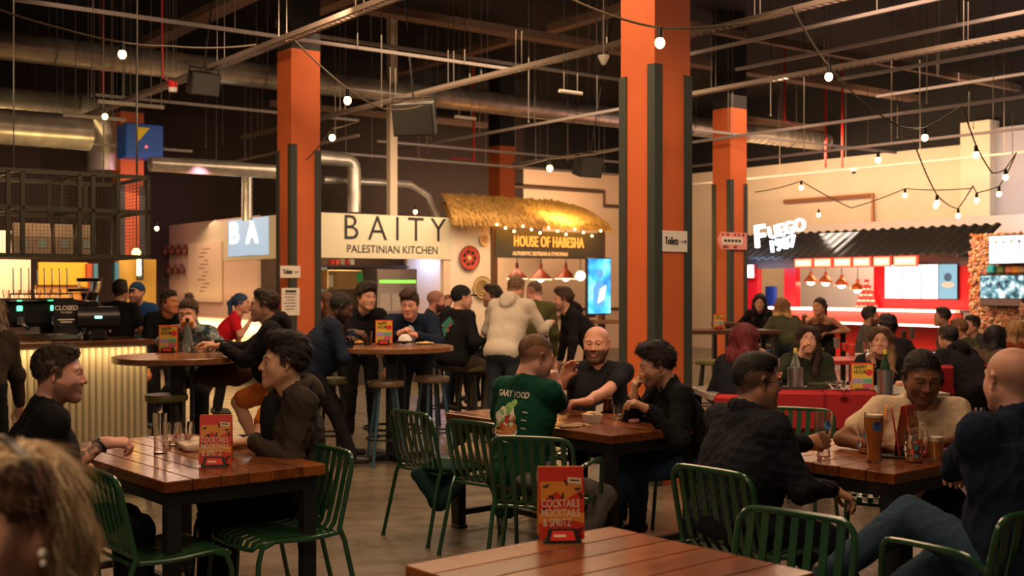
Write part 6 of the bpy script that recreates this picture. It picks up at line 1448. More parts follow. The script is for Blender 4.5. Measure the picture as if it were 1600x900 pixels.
high_round('round high table at centre left with food, a cola glass and a happy hour card', 612, 10.62, .57); high_round('round high table near the coffee bar with a bottle and a happy hour card', 278, 9.1, .50)
def high_rect(label, px, Y, lx, ly, rz, h=1.05, mt=None):
    t = thing('high_table', label, 'high table', ((px-800)/F*Y, Y, 0), rz); m = MB(); m.box((0, 0, h-.025), (lx, ly, .05), bev=.005); m.build('tabletop', mt or mat('dark_table_wood', (.09, .04, .022), .3), t)
    for sx in (-1, 1):
        for sy in (-1, 1): m = MB(); m.box((sx*(lx/2-.05), sy*(ly/2-.05), (h-.05)/2), (.055, .055, h-.05), bev=.004); m.build('leg', black_steel, t)
    m = MB()
    for sx in (-1, 1): m.box((sx*(lx/2-.05), 0, .25), (.035, ly-.1, .035))
    m.box((0, 0, .25), (lx-.1, .035, .035)); m.build('foot_rail', black_steel, t, False)
high_rect('dark high table with glass jars, behind the man in the cap', 782, 12.9, .9, .6, .64)
high_rect('dark high table right of the nearest column', 1130, 14.6, 1.3, .6, .1); high_rect('dark high table between the two women at the far right', 1262, 16.0, .9, .6, .3)
high_rect('dark high table seen between the cup pyramid and the pink sign', 1170, 17.6, 1.0, .6, .2)
grey_top = mat('grey_stone_top', (.30, .27, .23), .35, noise=(40, .3))
high_rect('grey topped table with wine coolers, behind the red padded chairs', 1275, 9.35, 1.9, .75, .05, .76, grey_top)
high_rect('white topped table in the middle of the right hand crowd', 1440, 14.2, 1.6, .8, .2, .76, mat('white_table_top', (.55, .48, .45), .35)); high_rect('low table with red cups at the right hand crowd, left side', 1330, 13.4, .9, .7, .2, .76, mat('red_table_top', (.45, .05, .04), .4))
high_rect('low wooden table at the far right edge', 1585, 14.0, 1.2, .8, .2, .76)
# ------------------------------------------------------------------ things on the tables
m_red = mat('menu_red', (.62, .035, .015), .45); m_or = mat('menu_orange', (.72, .26, .03), .45); m_blk = mat('menu_black', (.02, .012, .01), .5); m_cr = mat("menu_cream", (.82, .64, .42), .5)
def menu(label, p, rz, s=1.0):
    t = thing('menu_card', label, 'menu', p, rz); t.scale = (s, s, s); H, W, D_ = .235, .15, .035; R = Matrix.Rotation(-math.atan2(D_, H), 3, 'X')
    ayv = Vector((0, D_, H)).normalized(); ax = Vector((1, 0, 0)); nf = ax.cross(ayv)
    m = MB(); m.prism([(-W/2, 0), (W/2, 0), (W/2, H), (-W/2, H)], (0, -D_, .006), ax, ayv, .003); m.build('front_panel', m_red, t, False)
    m = MB(); m.prism([(-W/2, 0), (W/2, 0), (W/2, H), (-W/2, H)], (0, D_+.02, .006), ax, Vector((0, -D_, H)).normalized(), .003); m.build('back_panel', m_or, t, False)
    fo = lambda x, y: Vector((x*W, -D_, .006))+ayv*(y*H)+nf*.0035
    m = MB(); m.prism([(-.46, .52), (-.1, .66), (.1, .55), (.46, .68), (.46, .80), (-.46, .80)], fo(0, 0), ax*W, ayv*H, .0006); m.prism([(-.5, .22), (.1, .28), (.5, .22), (.5, .36), (.0, .40), (-.5, .36)], fo(0, 0), ax*W, ayv*H, .0006); m.build('orange_pattern', m_or, t, False)
    for (x, y, a) in ((-.34, .74, .3), (.02, .60, 1.2), (.36, .70, .1), (.10, .78, 2.0), (-.42, .40, .8), (.40, .14, .5), (.42, .60, 1.9), (-.22, .58, 2.6)):
        m = MB(); m.prism([(-.09, 0), (-.03, .025), (0, .0), (.03, .03), (.09, 0), (.0, -.05)], fo(x, y)+nf*.0006, (ax*math.cos(a)+ayv*math.sin(a))*W, (ayv*math.cos(a)-ax*math.sin(a))*W, .0006); m.build('black_mark', m_blk, t, False)
    m = MB(); m.prism([(.14, .84), (.44, .82), (.45, .90), (.15, .92)], fo(0, -.06)+nf*.001, ax*W, ayv*H, .0008); m.build('cream_label', m_cr, t, False); m = MB(); m.prism([(.19, .865), (.40, .855), (.40, .875), (.19, .885)], fo(0, -.055)+nf*.0022, ax*W, ayv*H, .0004); m.build('label_print', m_blk, t, False)
    for k, s_ in enumerate(('COCKTAILS', 'MOCKTAILS', '& SPRITZ')): txt(s_, .036, fo(-.02 if k < 2 else -.10, .49-.132*k)+nf*.0014, ax, ayv, m_cr, 'lettering', t, depth=.001, sx=.66, bold=.0003)
    m = MB(); m.prism([(-.058, 0), (.058, 0), (.046, .05), (-.046, .05)], (0, -D_-.042, 0), ax, Vector((0, .5, 1)).normalized(), -.006); m.box((0, 0, .005), (.125, .13, .01), bev=.002); m.build('black_holder', black_plastic, t, False)
    m = MB(); m.prism([(-.042, .010), (.042, .010), (.034, .042), (-.034, .042)], (0, -D_-.0435, .001), ax, Vector((0, .5, 1)).normalized(), .0015); m.build('red_insert', mat('insert_red', (.70, .03, .02), .4), t, False)
    m = MB(); m.prism([(-.030, .022), (.010, .022), (.010, .030), (-.030, .030)], (0, -D_-.0455, .001), ax, Vector((0, .5, 1)).normalized(), .001); m.build('insert_print', m_cr, t, False); return t
def tp(px, py, z=.76): return onz(px, py, z)
menu('red and orange cocktails menu standing on the empty foreground table', tp(877, 846)+Vector((0, .04, 0)), .06, 1.0)
menu('red and orange cocktails menu standing on the left table', tp(334, 728)+Vector((0, .04, 0)), .12, .98)
hh_y = mat('card_yellow', (.72, .50, .06), .5)
def happy(label, p, rz, s=1):
    t = thing('happy_hour_card', label, 'card', p, rz); t.scale = (s, s, s); m = MB(); m.box((0, 0, .11), (.15, .012, .21), bev=.002); m.build('card', m_red, t, False); f_ = lambda x, z: Vector((x, -.007, z))
    m = MB(); m.box(f_(0, .112), (.136, .003, .185)); m.build('yellow_field', hh_y, t, False)
    for k, s_ in enumerate(('HAPPY', 'HOUR')): txt(s_, .036, f_(-.055, .185-.032*k)+Vector((0, -.002, 0)), X_, Z_, ink, 'lettering', t, sx=.78, align='LEFT', bold=.001, depth=.001)
    m = MB(); m.lathe([(0, 0), (.022, 0), (.022, .003), (0, .003)], f_(.045, .152), 18, M=Matrix.Rotation(math.pi/2, 3, 'X')); m.build('red_disc', mat('disc_red', (.65, .03, .05), .5), t)
    for k, c in enumerate(((.35, .30, .60), (.12, .42, .30), (.60, .40, .08), (.60, .10, .20))):
        m = MB(); m.box(f_(-.033+.066*(k % 2), .095-.034*(k//2))-Vector((0, .002, 0)), (.062, .003, .030)); m.build('drink_panel', mat('panel_%d' % k, c, .5), t, False)
    m = MB(); m.box((0, -.015, .022), (.10, .03, .042), bev=.004); m.build('black_holder', black_plastic, t); m = MB(); m.box((0, -.031, .024), (.07, .002, .022)); m.build('red_insert', MATS['insert_red'], t); return t
happy('colourful happy hour card on the left high table', tp(263, 551, 1.05), 0, 1.05); happy('colourful happy hour card on the centre high table', tp(600, 539, 1.05), 0, 1.08); happy('colourful happy hour card beside the wine cooler on the grey table', tp(1347, 617, .76), -.1, 1.15)
happy('small happy hour card far away on the table by the right of centre column', tp(1123, 514.6, 1.05), 0, .9)
# glasses
beer_m = mat('amber_beer', (.72, .26, .04), .1, trans=.45, ior=1.33); beer_d = mat('dark_red_beer', (.30, .05, .015), .1, trans=.5, ior=1.33); foam = mat('beer_foam', (.80, .62, .42), .7); cola = mat('cola', (.04, .01, .006), .1, spec=.6); water = mat('water', (.95, .95, .9), .02, trans=1, ior=1.33)
def glassware(name, label, cat, p, prof, fill=None, fm=None, fo=None, n=28, group=None):
    """prof outer (r,z) rows; wall 2.5 mm"""
    t = thing(name, label, cat, p, 0, group); m = MB(); inner = [(max(r-.0028, .001), z+(.006 if i == 0 else 0)) for i, (r, z) in enumerate(prof)]
    m.lathe([(0.0005, prof[0][1])]+prof+inner[::-1]+[(0.0005, prof[0][1]+.006)], n=n); m.build('glass_body', glass, t)
    if fill:
        pr = [(max(r-.0034, .001), z+(.007 if i == 0 else 0)) for i, (r, z) in enumerate(prof) if z < fill]; r_f = np.interp(fill, [z for r, z in prof], [r for r, z in prof])-.0034
        m = MB(); m.lathe([(0.0005, pr[0][1])]+pr+[(r_f, fill), (.0005, fill)], n=n); dr = m.build('drink', fm, t)
        if fo: r2 = np.interp(fill+fo, [z for r, z in prof], [r for r, z in prof])-.0034; m = MB(); m.lathe([(.0005, fill+.0005), (r_f, fill+.0005), (r2, fill+fo), (.0005, fill+fo+.002)], n=n); m.build('foam', foam, dr)
    return t
pint = [(.031, 0), (.033, .012), (.029, .03), (.028, .06), (.034, .11), (.041, .16), (.042, .19), (.040, .225)]; tumb = [(.030, 0), (.032, .05), (.036, .095)]; tall = [(.031, 0), (.031, .01), (.029, .03), (.030, .07), (.034, .14), (.036, .20)]; mugp = [(.034, 0), (.037, .02), (.038, .10), (.041, .14)]
glassware('beer_glass', 'tall empty beer glass on the left table, the tallest of three', 'glass', tp(250, 708), tall)
glassware('tumbler', 'empty tumbler just right of the tall beer glass on the left table', 'glass', tp(269, 696), [(.030, 0), (.033, .06), (.037, .12)], .03, water)
q = glassware('tumbler', 'empty tumbler with a black straw on the left table', 'glass', tp(290, 697), [(.030, 0), (.033, .06), (.037, .125)], .02, water); m = MB(); m.cyl((.01, 0, .01), (-.03, 0, .16), .003, n=6); m.build('straw', black_plastic, q)
b = Blob(); p = tp(330, 700); b.bx(p+Vector((0, 0, .018)), (.16, .10, .018), np.array(RZ(.5)), .012); b.bx(p+Vector((.02, .02, .038)), (.13, .08, .014), np.array(RZ(.2)), .01, .015); b.el(p+Vector((.12, -.02, .03)), (.06, .05, .03), k=.03)
drape('paper_bag', 'folded cream paper bag lying behind the menu on the left table', 'bag', b, (.62, .50, .36), .007, .008, 40, mat('paper_m', (.62, .50, .36), .7))
# centre table
glassware('beer_glass', 'half full glass of dark red beer on the centre table', 'glass', tp(949, 643), mugp, .085, beer_d, .018)
glassware('tumbler', 'water tumbler with a slice on the centre table', 'glass', tp(968, 656), [(.034, 0), (.037, .05), (.040, .09)], .035, mat('pale_drink', (.8, .75, .45), .05, trans=.9, ior=1.33))
t = thing('food_tray', 'white paper food tray with leftovers on the centre table', 'food tray', tp(925, 660), .2); m = MB()
m.lathe([(.001, 0), (.055, 0), (.078, .052), (.074, .052), (.052, .005), (.001, .005)], n=4, M=Matrix.Rotation(math.pi/4, 3, 'Z')); m.build('tray', mat('white_paper', (.78, .72, .62), .6), t, False)
b = Blob(); rr = random.Random(2)
for k in range(9): b.el((rr.uniform(-.045, .045), rr.uniform(-.03, .03), .045+rr.uniform(0, .015)), (.03, .02, .008), np.array(Matrix.Rotation(rr.uniform(0, 3), 3, 'Z') @ Matrix.Rotation(.4, 3, 'X')), k=.004)
P, Q = b.mesh(.004); mesh_obj('bread_pieces', [(P, Q, np.array((.62, .45, .24)))], M_CLOTH, t)
m = MB(); m.prism([(0, 0), (.05, .015), (.06, .065), (.01, .05)], (.02, .0, .05), (1, .1, 0), (0, .3, 1), .003); m.build('napkin', MATS['white_paper'], t, False)
b = Blob(); p = tp(992, 652); b.el(p+ZU*.025, (.05, .04, .028), k=.02); b.el(p+Vector((.02, -.02, .05)), (.03, .03, .022), k=.02); drape('crumpled_napkin', 'crumpled white napkin beside the water tumbler', 'napkin', b, (.72, .55, .42), .005, .012, 90)
b = Blob(); p = tp(990, 661); b.el(p+ZU*.014, (.035, .03, .016), k=.02); drape('crumpled_wrapper', 'small pink crumpled wrapper on the centre table edge', 'wrapper', b, (.55, .25, .25), .005, .008, 90)
b = Blob(); p = tp(1036, 660); b.el(p+ZU*.035, (.13, .07, .04), k=.03); b.el(p+Vector((-.05, .02, .06)), (.05, .05, .035), k=.03); drape('black_bag', 'black soft bag lying in front of the man eating', 'bag', b, (.012, .012, .014), .007, .010, 40)
b = Blob(); p = tp(895, 666); b.bx(p+ZU*.004, (.10, .06, .004), np.array(RZ(.5)), .003); b.el(p+Vector((.04, .02, .01)), (.05, .03, .01), k=.01); drape('paper_wrapper', 'brown paper wrapper spread under the elbow of the man in green', 'wrapper', b, (.38, .24, .12), .005, .004, 60)
t = thing('plate', 'small white plate behind the crumpled napkin', 'plate', tp(1006, 640)); m = MB(); m.lathe([(0.001, 0), (.05, 0), (.085, .014), (.083, .017), (.05, .004), (.001, .004)], n=28); m.build('dish', MATS['white_paper'], t)
# right table
q = glassware('pint_glass', 'full pint of amber beer with a round blue badge', 'pint glass', tp(1366, 722), [(r*1.12, z*1.06) for r, z in pint], .215, beer_m, .012)
blue_b = mat('badge_blue', (.02, .08, .30), .4); cream_b = mat('badge_cream', (.75, .65, .40), .4)
def badge(q, z, r, rz=0, R_=.048, m1=None, m2=None):
    for (rr_, off, mt, ar) in ((r, 0, m1 or blue_b, 0), (r*.95, .0008, m2 or cream_b, 1)):
        pts = [(rr_*math.cos(a*math.pi/12), rr_*math.sin(a*math.pi/12)) for a in range(24)] if not ar else [(-rr_, -.25*r), (rr_, .05*r), (rr_, .25*r), (-rr_, -.05*r)]
        m = MB(); vs = []
        for (x, y) in pts: an = x/R_+rz-math.pi/2; vs.append((R_*math.cos(an)*(1)+off*math.cos(an), R_*math.sin(an)+off*math.sin(an), z+y))
        m.add(vs, [tuple(range(len(vs)))]); o = m.build('badge' if not ar else 'badge_band', mt, q, False)
badge(q, .175, .022, 0, .0465)
q = glassware('pint_glass', 'empty printed pint glass held by the man with glasses', 'pint glass', tp(1287, 716)+Vector((0, 0, .002)), [(r*1.0, z*1.0) for r, z in pint], .012, beer_m); badge(q, .165, .022, .3, .0425, mat('print_blue', (.1, .3, .65), .4), mat('print_yellow', (.85, .65, .2), .4)); badge(q, .18, .011, .75, .0428, MATS['print_yellow'], MATS['print_yellow'])
menu('tall red menu on the right table behind the pint, left panel', tp(1398, 716)+Vector((0, .06, 0)), 1.30, 1.05); menu('red bordered menu on the right table, behind the patterned glass', tp(1424, 716)+Vector((.02, .08, 0)), .95, 1.05)
cp = [(.6, .08, .05), (.05, .15, .4), (.7, .5, .3), (.04, .25, .2), (.03, .03, .03), (.7, .65, .6)]
def patterned(q, H, R_, seed):
    rr = random.Random(seed)
    for k in range(14):
        an = rr.uniform(-math.pi, 0); z = rr.uniform(.02, H-.02); r = rr.uniform(.006, .014); n_ = rr.choice((3, 5, 7)); m = MB(); vs = []
        for j in range(n_): a = j*2*math.pi/n_+rr.random(); aa = an+r*math.cos(a)/R_; vs.append((R_*math.cos(aa), R_*math.sin(aa), z+r*math.sin(a)*1.3))
        m.add(vs, [tuple(range(n_))]); m.build('printed_patch', mat('patch_%d' % (k % 6), cp[k % 6], .4), q, False)
q = glassware('printed_glass', 'glass covered in colourful print, right of the menus', 'glass', tp(1428, 722), [(.040, 0), (.041, .05), (.043, .15)], .02, beer_m); patterned(q, .15, .0442, 5)
q = glassware('printed_glass', 'colourful printed glass half hidden behind the amber pint', 'glass', tp(1352, 708), [(.034, 0), (.036, .05), (.038, .145)], .02, beer_m); patterned(q, .145, .0392, 9)
glassware('beer_glass', 'small beer with foam beside the printed glass at right', 'glass', tp(1462, 718), mugp, .09, beer_m, .02)
# high tables and the grey table
def bottle(label, p, s, gm, cap, lab=None):
    t = thing('bottle', label, 'bottle', p); t.scale = (s, s, s); m = MB(); m.lathe([(.001, 0), (.036, 0), (.038, .01), (.038, .15), (.034, .18), (.015, .23), (.013, .285), (.015, .29), (.001, .292)], n=22); m.build('glass_body', gm, t)
    m = MB(); m.lathe([(.001, .262), (.0152, .262), (.0155, .296), (.001, .298)], n=16); m.build('cap', cap, t)
    if lab: m = MB(); m.lathe([(.0385, .04), (.0388, .04), (.0388, .13), (.0385, .13)], n=22); m.build('label', lab, t)
    return t
gclear = mat('pale_bottle_glass', (.75, .85, .8), .05, trans=.9); green_gl = mat('green_bottle_glass', (.05, .15, .08), .08, trans=.7)
bottle('clear swing top bottle on the left high table', tp(293, 550, 1.05), .95, gclear, black_plastic, None)
for k, (px, py, nm) in enumerate(((281, 549, 'short glass left of the clear bottle on the left high table'), (302, 551, 'short glass right of the clear bottle on the left high table'))): glassware('tumbler', nm, 'glass', tp(px, py, 1.05), tumb, .05, water)
wh = MATS['white_paper']
def bowl(label, p, r, h, mt, food=None, fc=(.5, .3, .1)):
    t = thing('bowl', label, 'bowl', p); m = MB(); m.lathe([(.001, 0), (r*.6, 0), (r, h), (r*.95, h), (r*.56, .006), (.001, .006)], n=26); m.build('dish', mt, t)
    if food: b = Blob(); b.el((0, 0, h*.75), (r*.8, r*.8, h*food), k=.01); P, Q = b.mesh(.006, lambda G: wob(G, .008, 120, 3)); mesh_obj('food', [(P, Q, np.array(fc))], M_CLOTH, t)
    return t
bowl('white sauce pot with fries on the left high table', tp(313, 551, 1.05), .055, .05, wh, .6, (.55, .26, .05)); bowl('small sauce cup at the right of the left high table', tp(332, 549, 1.05), .035, .04, wh)
b = Blob(); p = tp(350, 547, 1.05); b.bx(p+ZU*.01, (.12, .06, .01), np.array(RZ(.4)), .008); b.el(p+Vector((-.02, 0, .03)), (.06, .03, .02), k=.02); drape('food_wrapper', 'crumpled white food wrapper on the left high table in front of the hoodie man', 'wrapper', b, (.6, .55, .48), .008, .008, 60)
t = bowl('plate of fries and salad on the centre high table', tp(550, 538, 1.05), .13, .02, mat('tan_plate', (.45, .30, .16), .5), 1.4, (.55, .30, .06))
glassware('tumbler', 'glass of cola on the centre high table', 'glass', tp(574, 540, 1.05), [(.038, 0), (.042, .06), (.046, .135)], .065, cola)
bowl('black bowl with a white paper napkin heaped in it, centre high table', tp(633, 540, 1.05), .085, .045, black_plastic, 1.6, (.75, .72, .70)); bowl('small plate with pastry at the right of the centre high table', tp(664, 538, 1.05), .09, .015, wh, .9, (.55, .38, .16))
for k, (px, Y, nm) in enumerate(((772, 12.75, 'left glass jar with a flame inside on the dark high table'), (790, 12.8, 'right glass jar with a flame inside on the dark high table'))):
    q = glassware('glass_jar', nm, 'jar', Vector(((px-800)/F*Y, Y, 1.05)), [(.05, 0), (.065, .05), (.065, .17), (.05, .20)]); m = MB(); m.sph((0, 0, .06), (.018, .018, .03), 10); m.build('candle_glow', emis('candle_glow', (1, .6, .2), 8), q)
def cooler(label, p):
    t = thing('wine_cooler', label, 'wine cooler', p); m = MB(); m.lathe([(.001, 0), (.060, 0), (.062, .19), (.058, .19), (.056, .006), (.001, .006)], n=28); m.build('steel_sleeve', steel, t); return t
yel = mat('yellow_foil', (.70, .55, .10), .35); blab = mat('blue_label', (.15, .25, .6), .5)
p = tp(1243, 612); cooler('steel wine cooler at left on the grey table', p); bottle('wine bottle with yellow foil and blue label in the left steel cooler', p+ZU*.05, 1.0, gclear, yel, blab)
p = tp(1383, 616); cooler('steel wine cooler at right on the grey table', p); bottle('green wine bottle with yellow foil in the right steel cooler', p+ZU*.05, 1.0, green_gl, yel, blab)
wine = [(.034, 0), (.034, .003), (.005, .008), (.004, .075), (.02, .09), (.038, .12), (.040, .15), (.034, .19)]
q = glassware('wine_glass', 'wine glass at the left of the grey table', 'wine glass', tp(1216, 606), wine, .13, mat('rose_wine', (.8, .3, .2), .05, trans=.9, ior=1.33)); coup = [(.032, 0), (.032, .003), (.005, .008), (.005, .06), (.03, .075), (.058, .10), (.06, .125)]
glassware('dessert_glass', 'left of two stemmed coupe glasses on the grey table', 'glass', tp(1303, 620), coup); glassware('dessert_glass', 'right of two stemmed coupe glasses on the grey table', 'glass', tp(1320, 622), coup)
glassware('wine_glass', 'wine glass raised by the blonde woman at the grey table', 'wine glass', at(1355, 570, 9.75), wine, .13, water)
b = Blob(); p = tp(1252, 617); b.bx(p+ZU*.03, (.20, .06, .03), np.array(RZ(.1)), .025); drape('black_handbag', 'flat black bag lying on the grey table edge', 'bag', b, (.015, .015, .017), .009, .006, 30)
b = Blob(); p = tp(1290, 606); b.bx(p+ZU*.02, (.14, .07, .02), np.array(RZ(.1)), .015); drape('leather_pouch', 'dark olive pouch behind the black bag on the grey table', 'pouch', b, (.04, .04, .02), .009, .004, 30)
for k, (px, py, c, h_, nm) in enumerate(((1412, 524, (.05, .02, .015), .15, 'dark cup at the right hand crowd table, left'), (1425, 522, (.10, .08, .07), .19, 'taller grey cup at the right hand crowd table'), (1307, 536, (.25, .22, .2), .14, 'grey jar on the low red table'), (1331, 548, (.55, .05, .03), .14, 'red sauce bottle on the low red table'), (1320, 540, (.6, .06, .04), .10, 'red cup on the low red table'))):
    m = MB(); m.lathe([(.001, 0), (.035, 0), (.042, h_*.9), (.040, h_), (.001, h_)], n=16); o = m.build('cup', mat('cupc_%d' % k, c, .4)); o.location = tp(px, py+8, .76); tag(o, nm, 'cup')
# ------------------------------------------------------------------ people
BLK = (.012, .012, .014); NAVY = (.010, .016, .035); JEAN = (.030, .055, .10)
def phand(px, py, Y, **k): return dict(w=(px, py, Y), **k)
EXTRA = {}
# at the left table
A = person('person', 'man in a black t-shirt with a tattooed forearm resting on the left table', (92, 583, 5.15), -60, look=-78, pitch=4, hair='short', hairc=(.030, .018, .010), beard=(.06, .03, .015), bo=.6, skin='pink', top='tee', topc=BLK, botc=BLK,
           hands=(phand(98, 720, 5.45, n=(0, 0, -1)), phand(163, 692, 5.22, n=(0, .2, -1), d=(.9, .4, 0), curl=.75, hint=(-.9, -.9, -.5))), tattoo=True, fat=1.12, group=None)
def watch(info, i, mt=black_plastic, face=None, label=None):
    w_, e_ = info['wr'][i], info['el'][i]; d = (w_-e_).normalized(); n = d.orthogonal().normalized(); c = w_-d*.02-info['base']; b2 = d.cross(n); m = MB()
    m.tube([c+(n*math.cos(a*.3)+b2*math.sin(a*.3))*.033 for a in range(21)], .007, 6, closed=True); up = (ZU-d*ZU.dot(d)).normalized(); o = m.build('wristwatch', mt, info['root']); m = MB(); m.cyl(c+up*.030, c+up*.041, .019, n=16); m.build('watch_face', face or mt, o)
watch(A, 1, face=steel)
B = person('person', 'man with swept black hair in a grey hooded jacket, looking left from the left table', (443, 566, 5.85), 118, look=108, pitch=-2, hair='quiff', hairc=(.020, .014, .010), skin='asian', top='long', hood=True, topc=(.045, .035, .026), botc=BLK,
           hands=(phand(392, 690, 5.75, n=(0, 0, -1), d=(-.8, -.3, 0), curl=.6), phand(375, 690, 6.05, n=(0, 0, -1), curl=.6)), front=BLK, fat=1.05)
# foreground blonde
Cc = person('person', 'blonde woman with a black hairband and pearl earring, close to the camera at bottom left', (12, 812, 1.93), 140, look=150, pitch=4, roll=0, hair=None, skin='fair', fem=True, top='long', topc=(.02, .015, .015), botc=BLK, res=.012, hs=(1.02, 1.02, 1.02), hairc=(.30, .17, .07), eyes=True)
b = Blob(); b.el((0, -.016, .036), (.084, .105, .094)); b.el((0, .045, .100), (.055, .04, .025), k=.03)
for s in (-1, 1): b.chain([(s*.040, -.050, .05), (s*.050, -.070, -.05), (s*.052, -.075, -.20), (s*.045, -.08, -.34)], [.045, .042, .038, .025], k=.05); b.chain([(s*.066, -.015, .06), (s*.076, -.045, .0), (s*.072, -.060, -.10)], [.018, .020, .022], k=.03)
b.el((0, .100, -.035), (.096, .088, .105), k=.006, op='s'); b.rc((0, .03, -.10), (0, .04, -.5), .062, .09, k=.01, op='s')
for s in (-1, 1): b.el((s*.092, .012, -.010), (.022, .030, .040), k=.008, op='s')
P, Q = b.mesh(.0035, lambda G: wob((G[0], G[1]*.3, G[2]*.1), .003, 620, 2)); n = wob((P[:, 0], P[:, 1]*.4, P[:, 2]*.06), 1, 260, 6)
base = np.array((.36, .19, .07)); light = np.array((.85, .68, .40)); dark = np.array((.07, .028, .012)); k = sm(n, -.25, .35)[:, None]; C = base*(1-k)+light*k; rt = sm(P[:, 1]+P[:, 2]*.3, -.03, .05)[:, None]*sm(P[:, 2], -.08, .0)[:, None]*sm(.115-P[:, 2], 0, .03)[:, None]; C = C*(1-rt*.85)+dark*rt*.85
HR = np.array(Cc['HR']); P, Q2 = strands(P, Q, 5000, .07, .0010, 'long', 3, .05); C = np.concatenate([C, C[np.repeat(np.random.RandomState(1).randint(0, 1, 5000), 8)]*0+np.repeat(np.where(np.random.RandomState(2).rand(5000, 1) < .55, light, base), 8, 0)]); ii = np.arange(len(C)) >= len(n); fr_ = ii & (P[:, 1]+P[:, 2]*.3 > .0) & (P[:, 2] > -.06) & (P[:, 2] < .105); C[fr_] = dark*1.5; mesh_obj('hair', [(P@HR.T+np.array(Cc['hc']), Q2, C)], M_HAIR, Cc['root'], Cc['base'])
m = MB(); m.tube([Vector((.098*math.cos(a), .012-.0*a, .038+.106*math.sin(a))) for a in [math.radians(-12+12*k) for k in range(18)]], 0, flat=(.016, .004, (1, 0, 0))); o = m.build('hairband', black_plastic, Cc['root']); o.location = Cc['hc']-Cc['base']; o.rotation_euler = Cc['HR'].to_euler()
m = MB(); m.sph((-.088, .002, -.046), .0085, 12, mat('pearl', (.75, .68, .55), .2, coat=.5)); m.sph((-.091, .004, -.062), .006, 8, MATS['pearl']); o = m.build('earring', MATS['pearl'], Cc['root']); o.location = Cc['hc']-Cc['base']; o.rotation_euler = Cc['HR'].to_euler()
# centre table
Dg = person('person', 'man in a green printed t-shirt, back to the camera, hand at his mouth', (838, 558, 6.62), -42, look=-66, pitch=16, hair='buzz', hairc=(.14, .065, .025), scalp=(.16, .07, .03), so=.7, skin='pink', top='tee', topc=(.008, .060, .034), botc=(.10, .09, .085), shoec=((.55, .36, .10), (.60, .40, .10)),
            hands=(phand(838, 668, 6.95, n=(0, 0, -1), d=(.2, .6, .1), curl=.5), phand(872, 606, 6.95, d=(-.25, .05, .9), n=(-.7, .5, .1), curl=.85, hint=(.4, -.1, -1))), feet=(Vector((.16, 6.32, .12)), Vector((.34, 6.24, .12))), kneehint=(Vector((.5, .9, .6)), Vector((.8, .6, .6))), fat=1.02)
E_ = person('person', 'bald bearded man in a black v-neck t-shirt sitting at the centre table', (932, 537, 7.85), 178, look=164, pitch=2, hair=None, hairc=(.035, .018, .010), beard=(.050, .022, .012), bo=.9, scalp=(.22, .11, .065), so=.35, skin=(.56, .27, .17), top='tee', topc=BLK, botc=BLK, vneck=.085,
            hands=(phand(905, 636, 7.40, n=(0, 0, -1), d=(-.95, -.1, 0), curl=.5, hint=(.8, -.1, -.8)), phand(879, 595, 7.40, n=(.5, -.8, .1), d=(.35, -.1, .95), curl=.35, thumb=.9, hint=(-.7, -.2, -1))), fat=1.12)
Fm = person('person', 'dark haired man in a black half zip jacket biting food at the centre table', (1026, 570, 7.05), 105, look=92, pitch=14, hair='side', hairc=(.016, .010, .007), beard=(.05, .03, .02), bo=.45, skin='olive', top='long', collar=True, topc=(.010, .011, .012), botc=JEAN,
            hands=(phand(1013, 640, 6.80, n=(.2, 0, -1), d=(-.8, .1, .45), curl=.6, hint=(1, -.1, -.6)), phand(990, 622, 7.0, n=(.9, .1, .1), d=(.05, 0, 1), curl=.65, thumb=.9, hint=(-.3, .5, -1))), feet=(Vector((.80, 7.35, .085)), Vector((.62, 7.2, .085))), fat=1.02)
watch(Fm, 0, face=mat('blue_watch', (.05, .25, .5), .2))
m = MB(); m.box((0, 0, 0), (.035, .012, .022), bev=.004); o = m.build('food_piece', mat('fried_food', (.50, .22, .06), .6)); o.location = at(1003, 587, 6.98); tag(o, 'bitten piece of food held at the mouth of the man in black', 'food')
m = MB(); m.tube([(0, 0, 0), (.012, 0, .01), (.026, 0, .006)], .003, 6); o = m.build('chest_emblem', white_plastic, Fm['root'], False); o.location = Fm['nb']-Fm['t']*.13+Fm['tf']*.135-Fm['tr']*-.06-Fm['base']; o.rotation_euler = (0, 0, .3)
# right table
Gg = person('person', 'man with glasses and short black hair in a dark shirt at the right', (1182, 596, 5.25), -62, look=-74, pitch=3, hair='buzz', hairc=(.012, .009, .008), scalp=(.02, .015, .012), so=.75, skin='tan', top='long', collar=True, topc=(.016, .017, .022), botc=(.02, .02, .03), glasses=True,
            hands=(phand(1263, 693, 5.60, d=(.9, .2, .15), n=(.1, .95, -.1), curl=.7, thumb=.9), phand(1300, 764, 5.22, n=(0, 0, -1), d=(.8, .1, -.4), curl=.5)), fat=1.14, feet=(Vector((1.75, 5.55, .085)), Vector((1.62, 5.25, .085))))
b = Blob(); b.el((0, -.012, .062), (.081, .100, .074)); b.el((0, .035, .105), (.058, .050, .024), k=.03); b.cut((0, 0, .036), (0, .55, -1)); P, Q = b.mesh(.0042, lambda G: wob(G, .003, 260, 3)); P, Q = strands(P, Q, 2600, .018, .0009, 'short', 4, .5); mesh_obj('hair_top', [(P@np.array(Gg['HR']).T+np.array(Gg['hc']), Q, np.array((.014, .010, .008)))], M_HAIR, Gg['root'], Gg['base'])
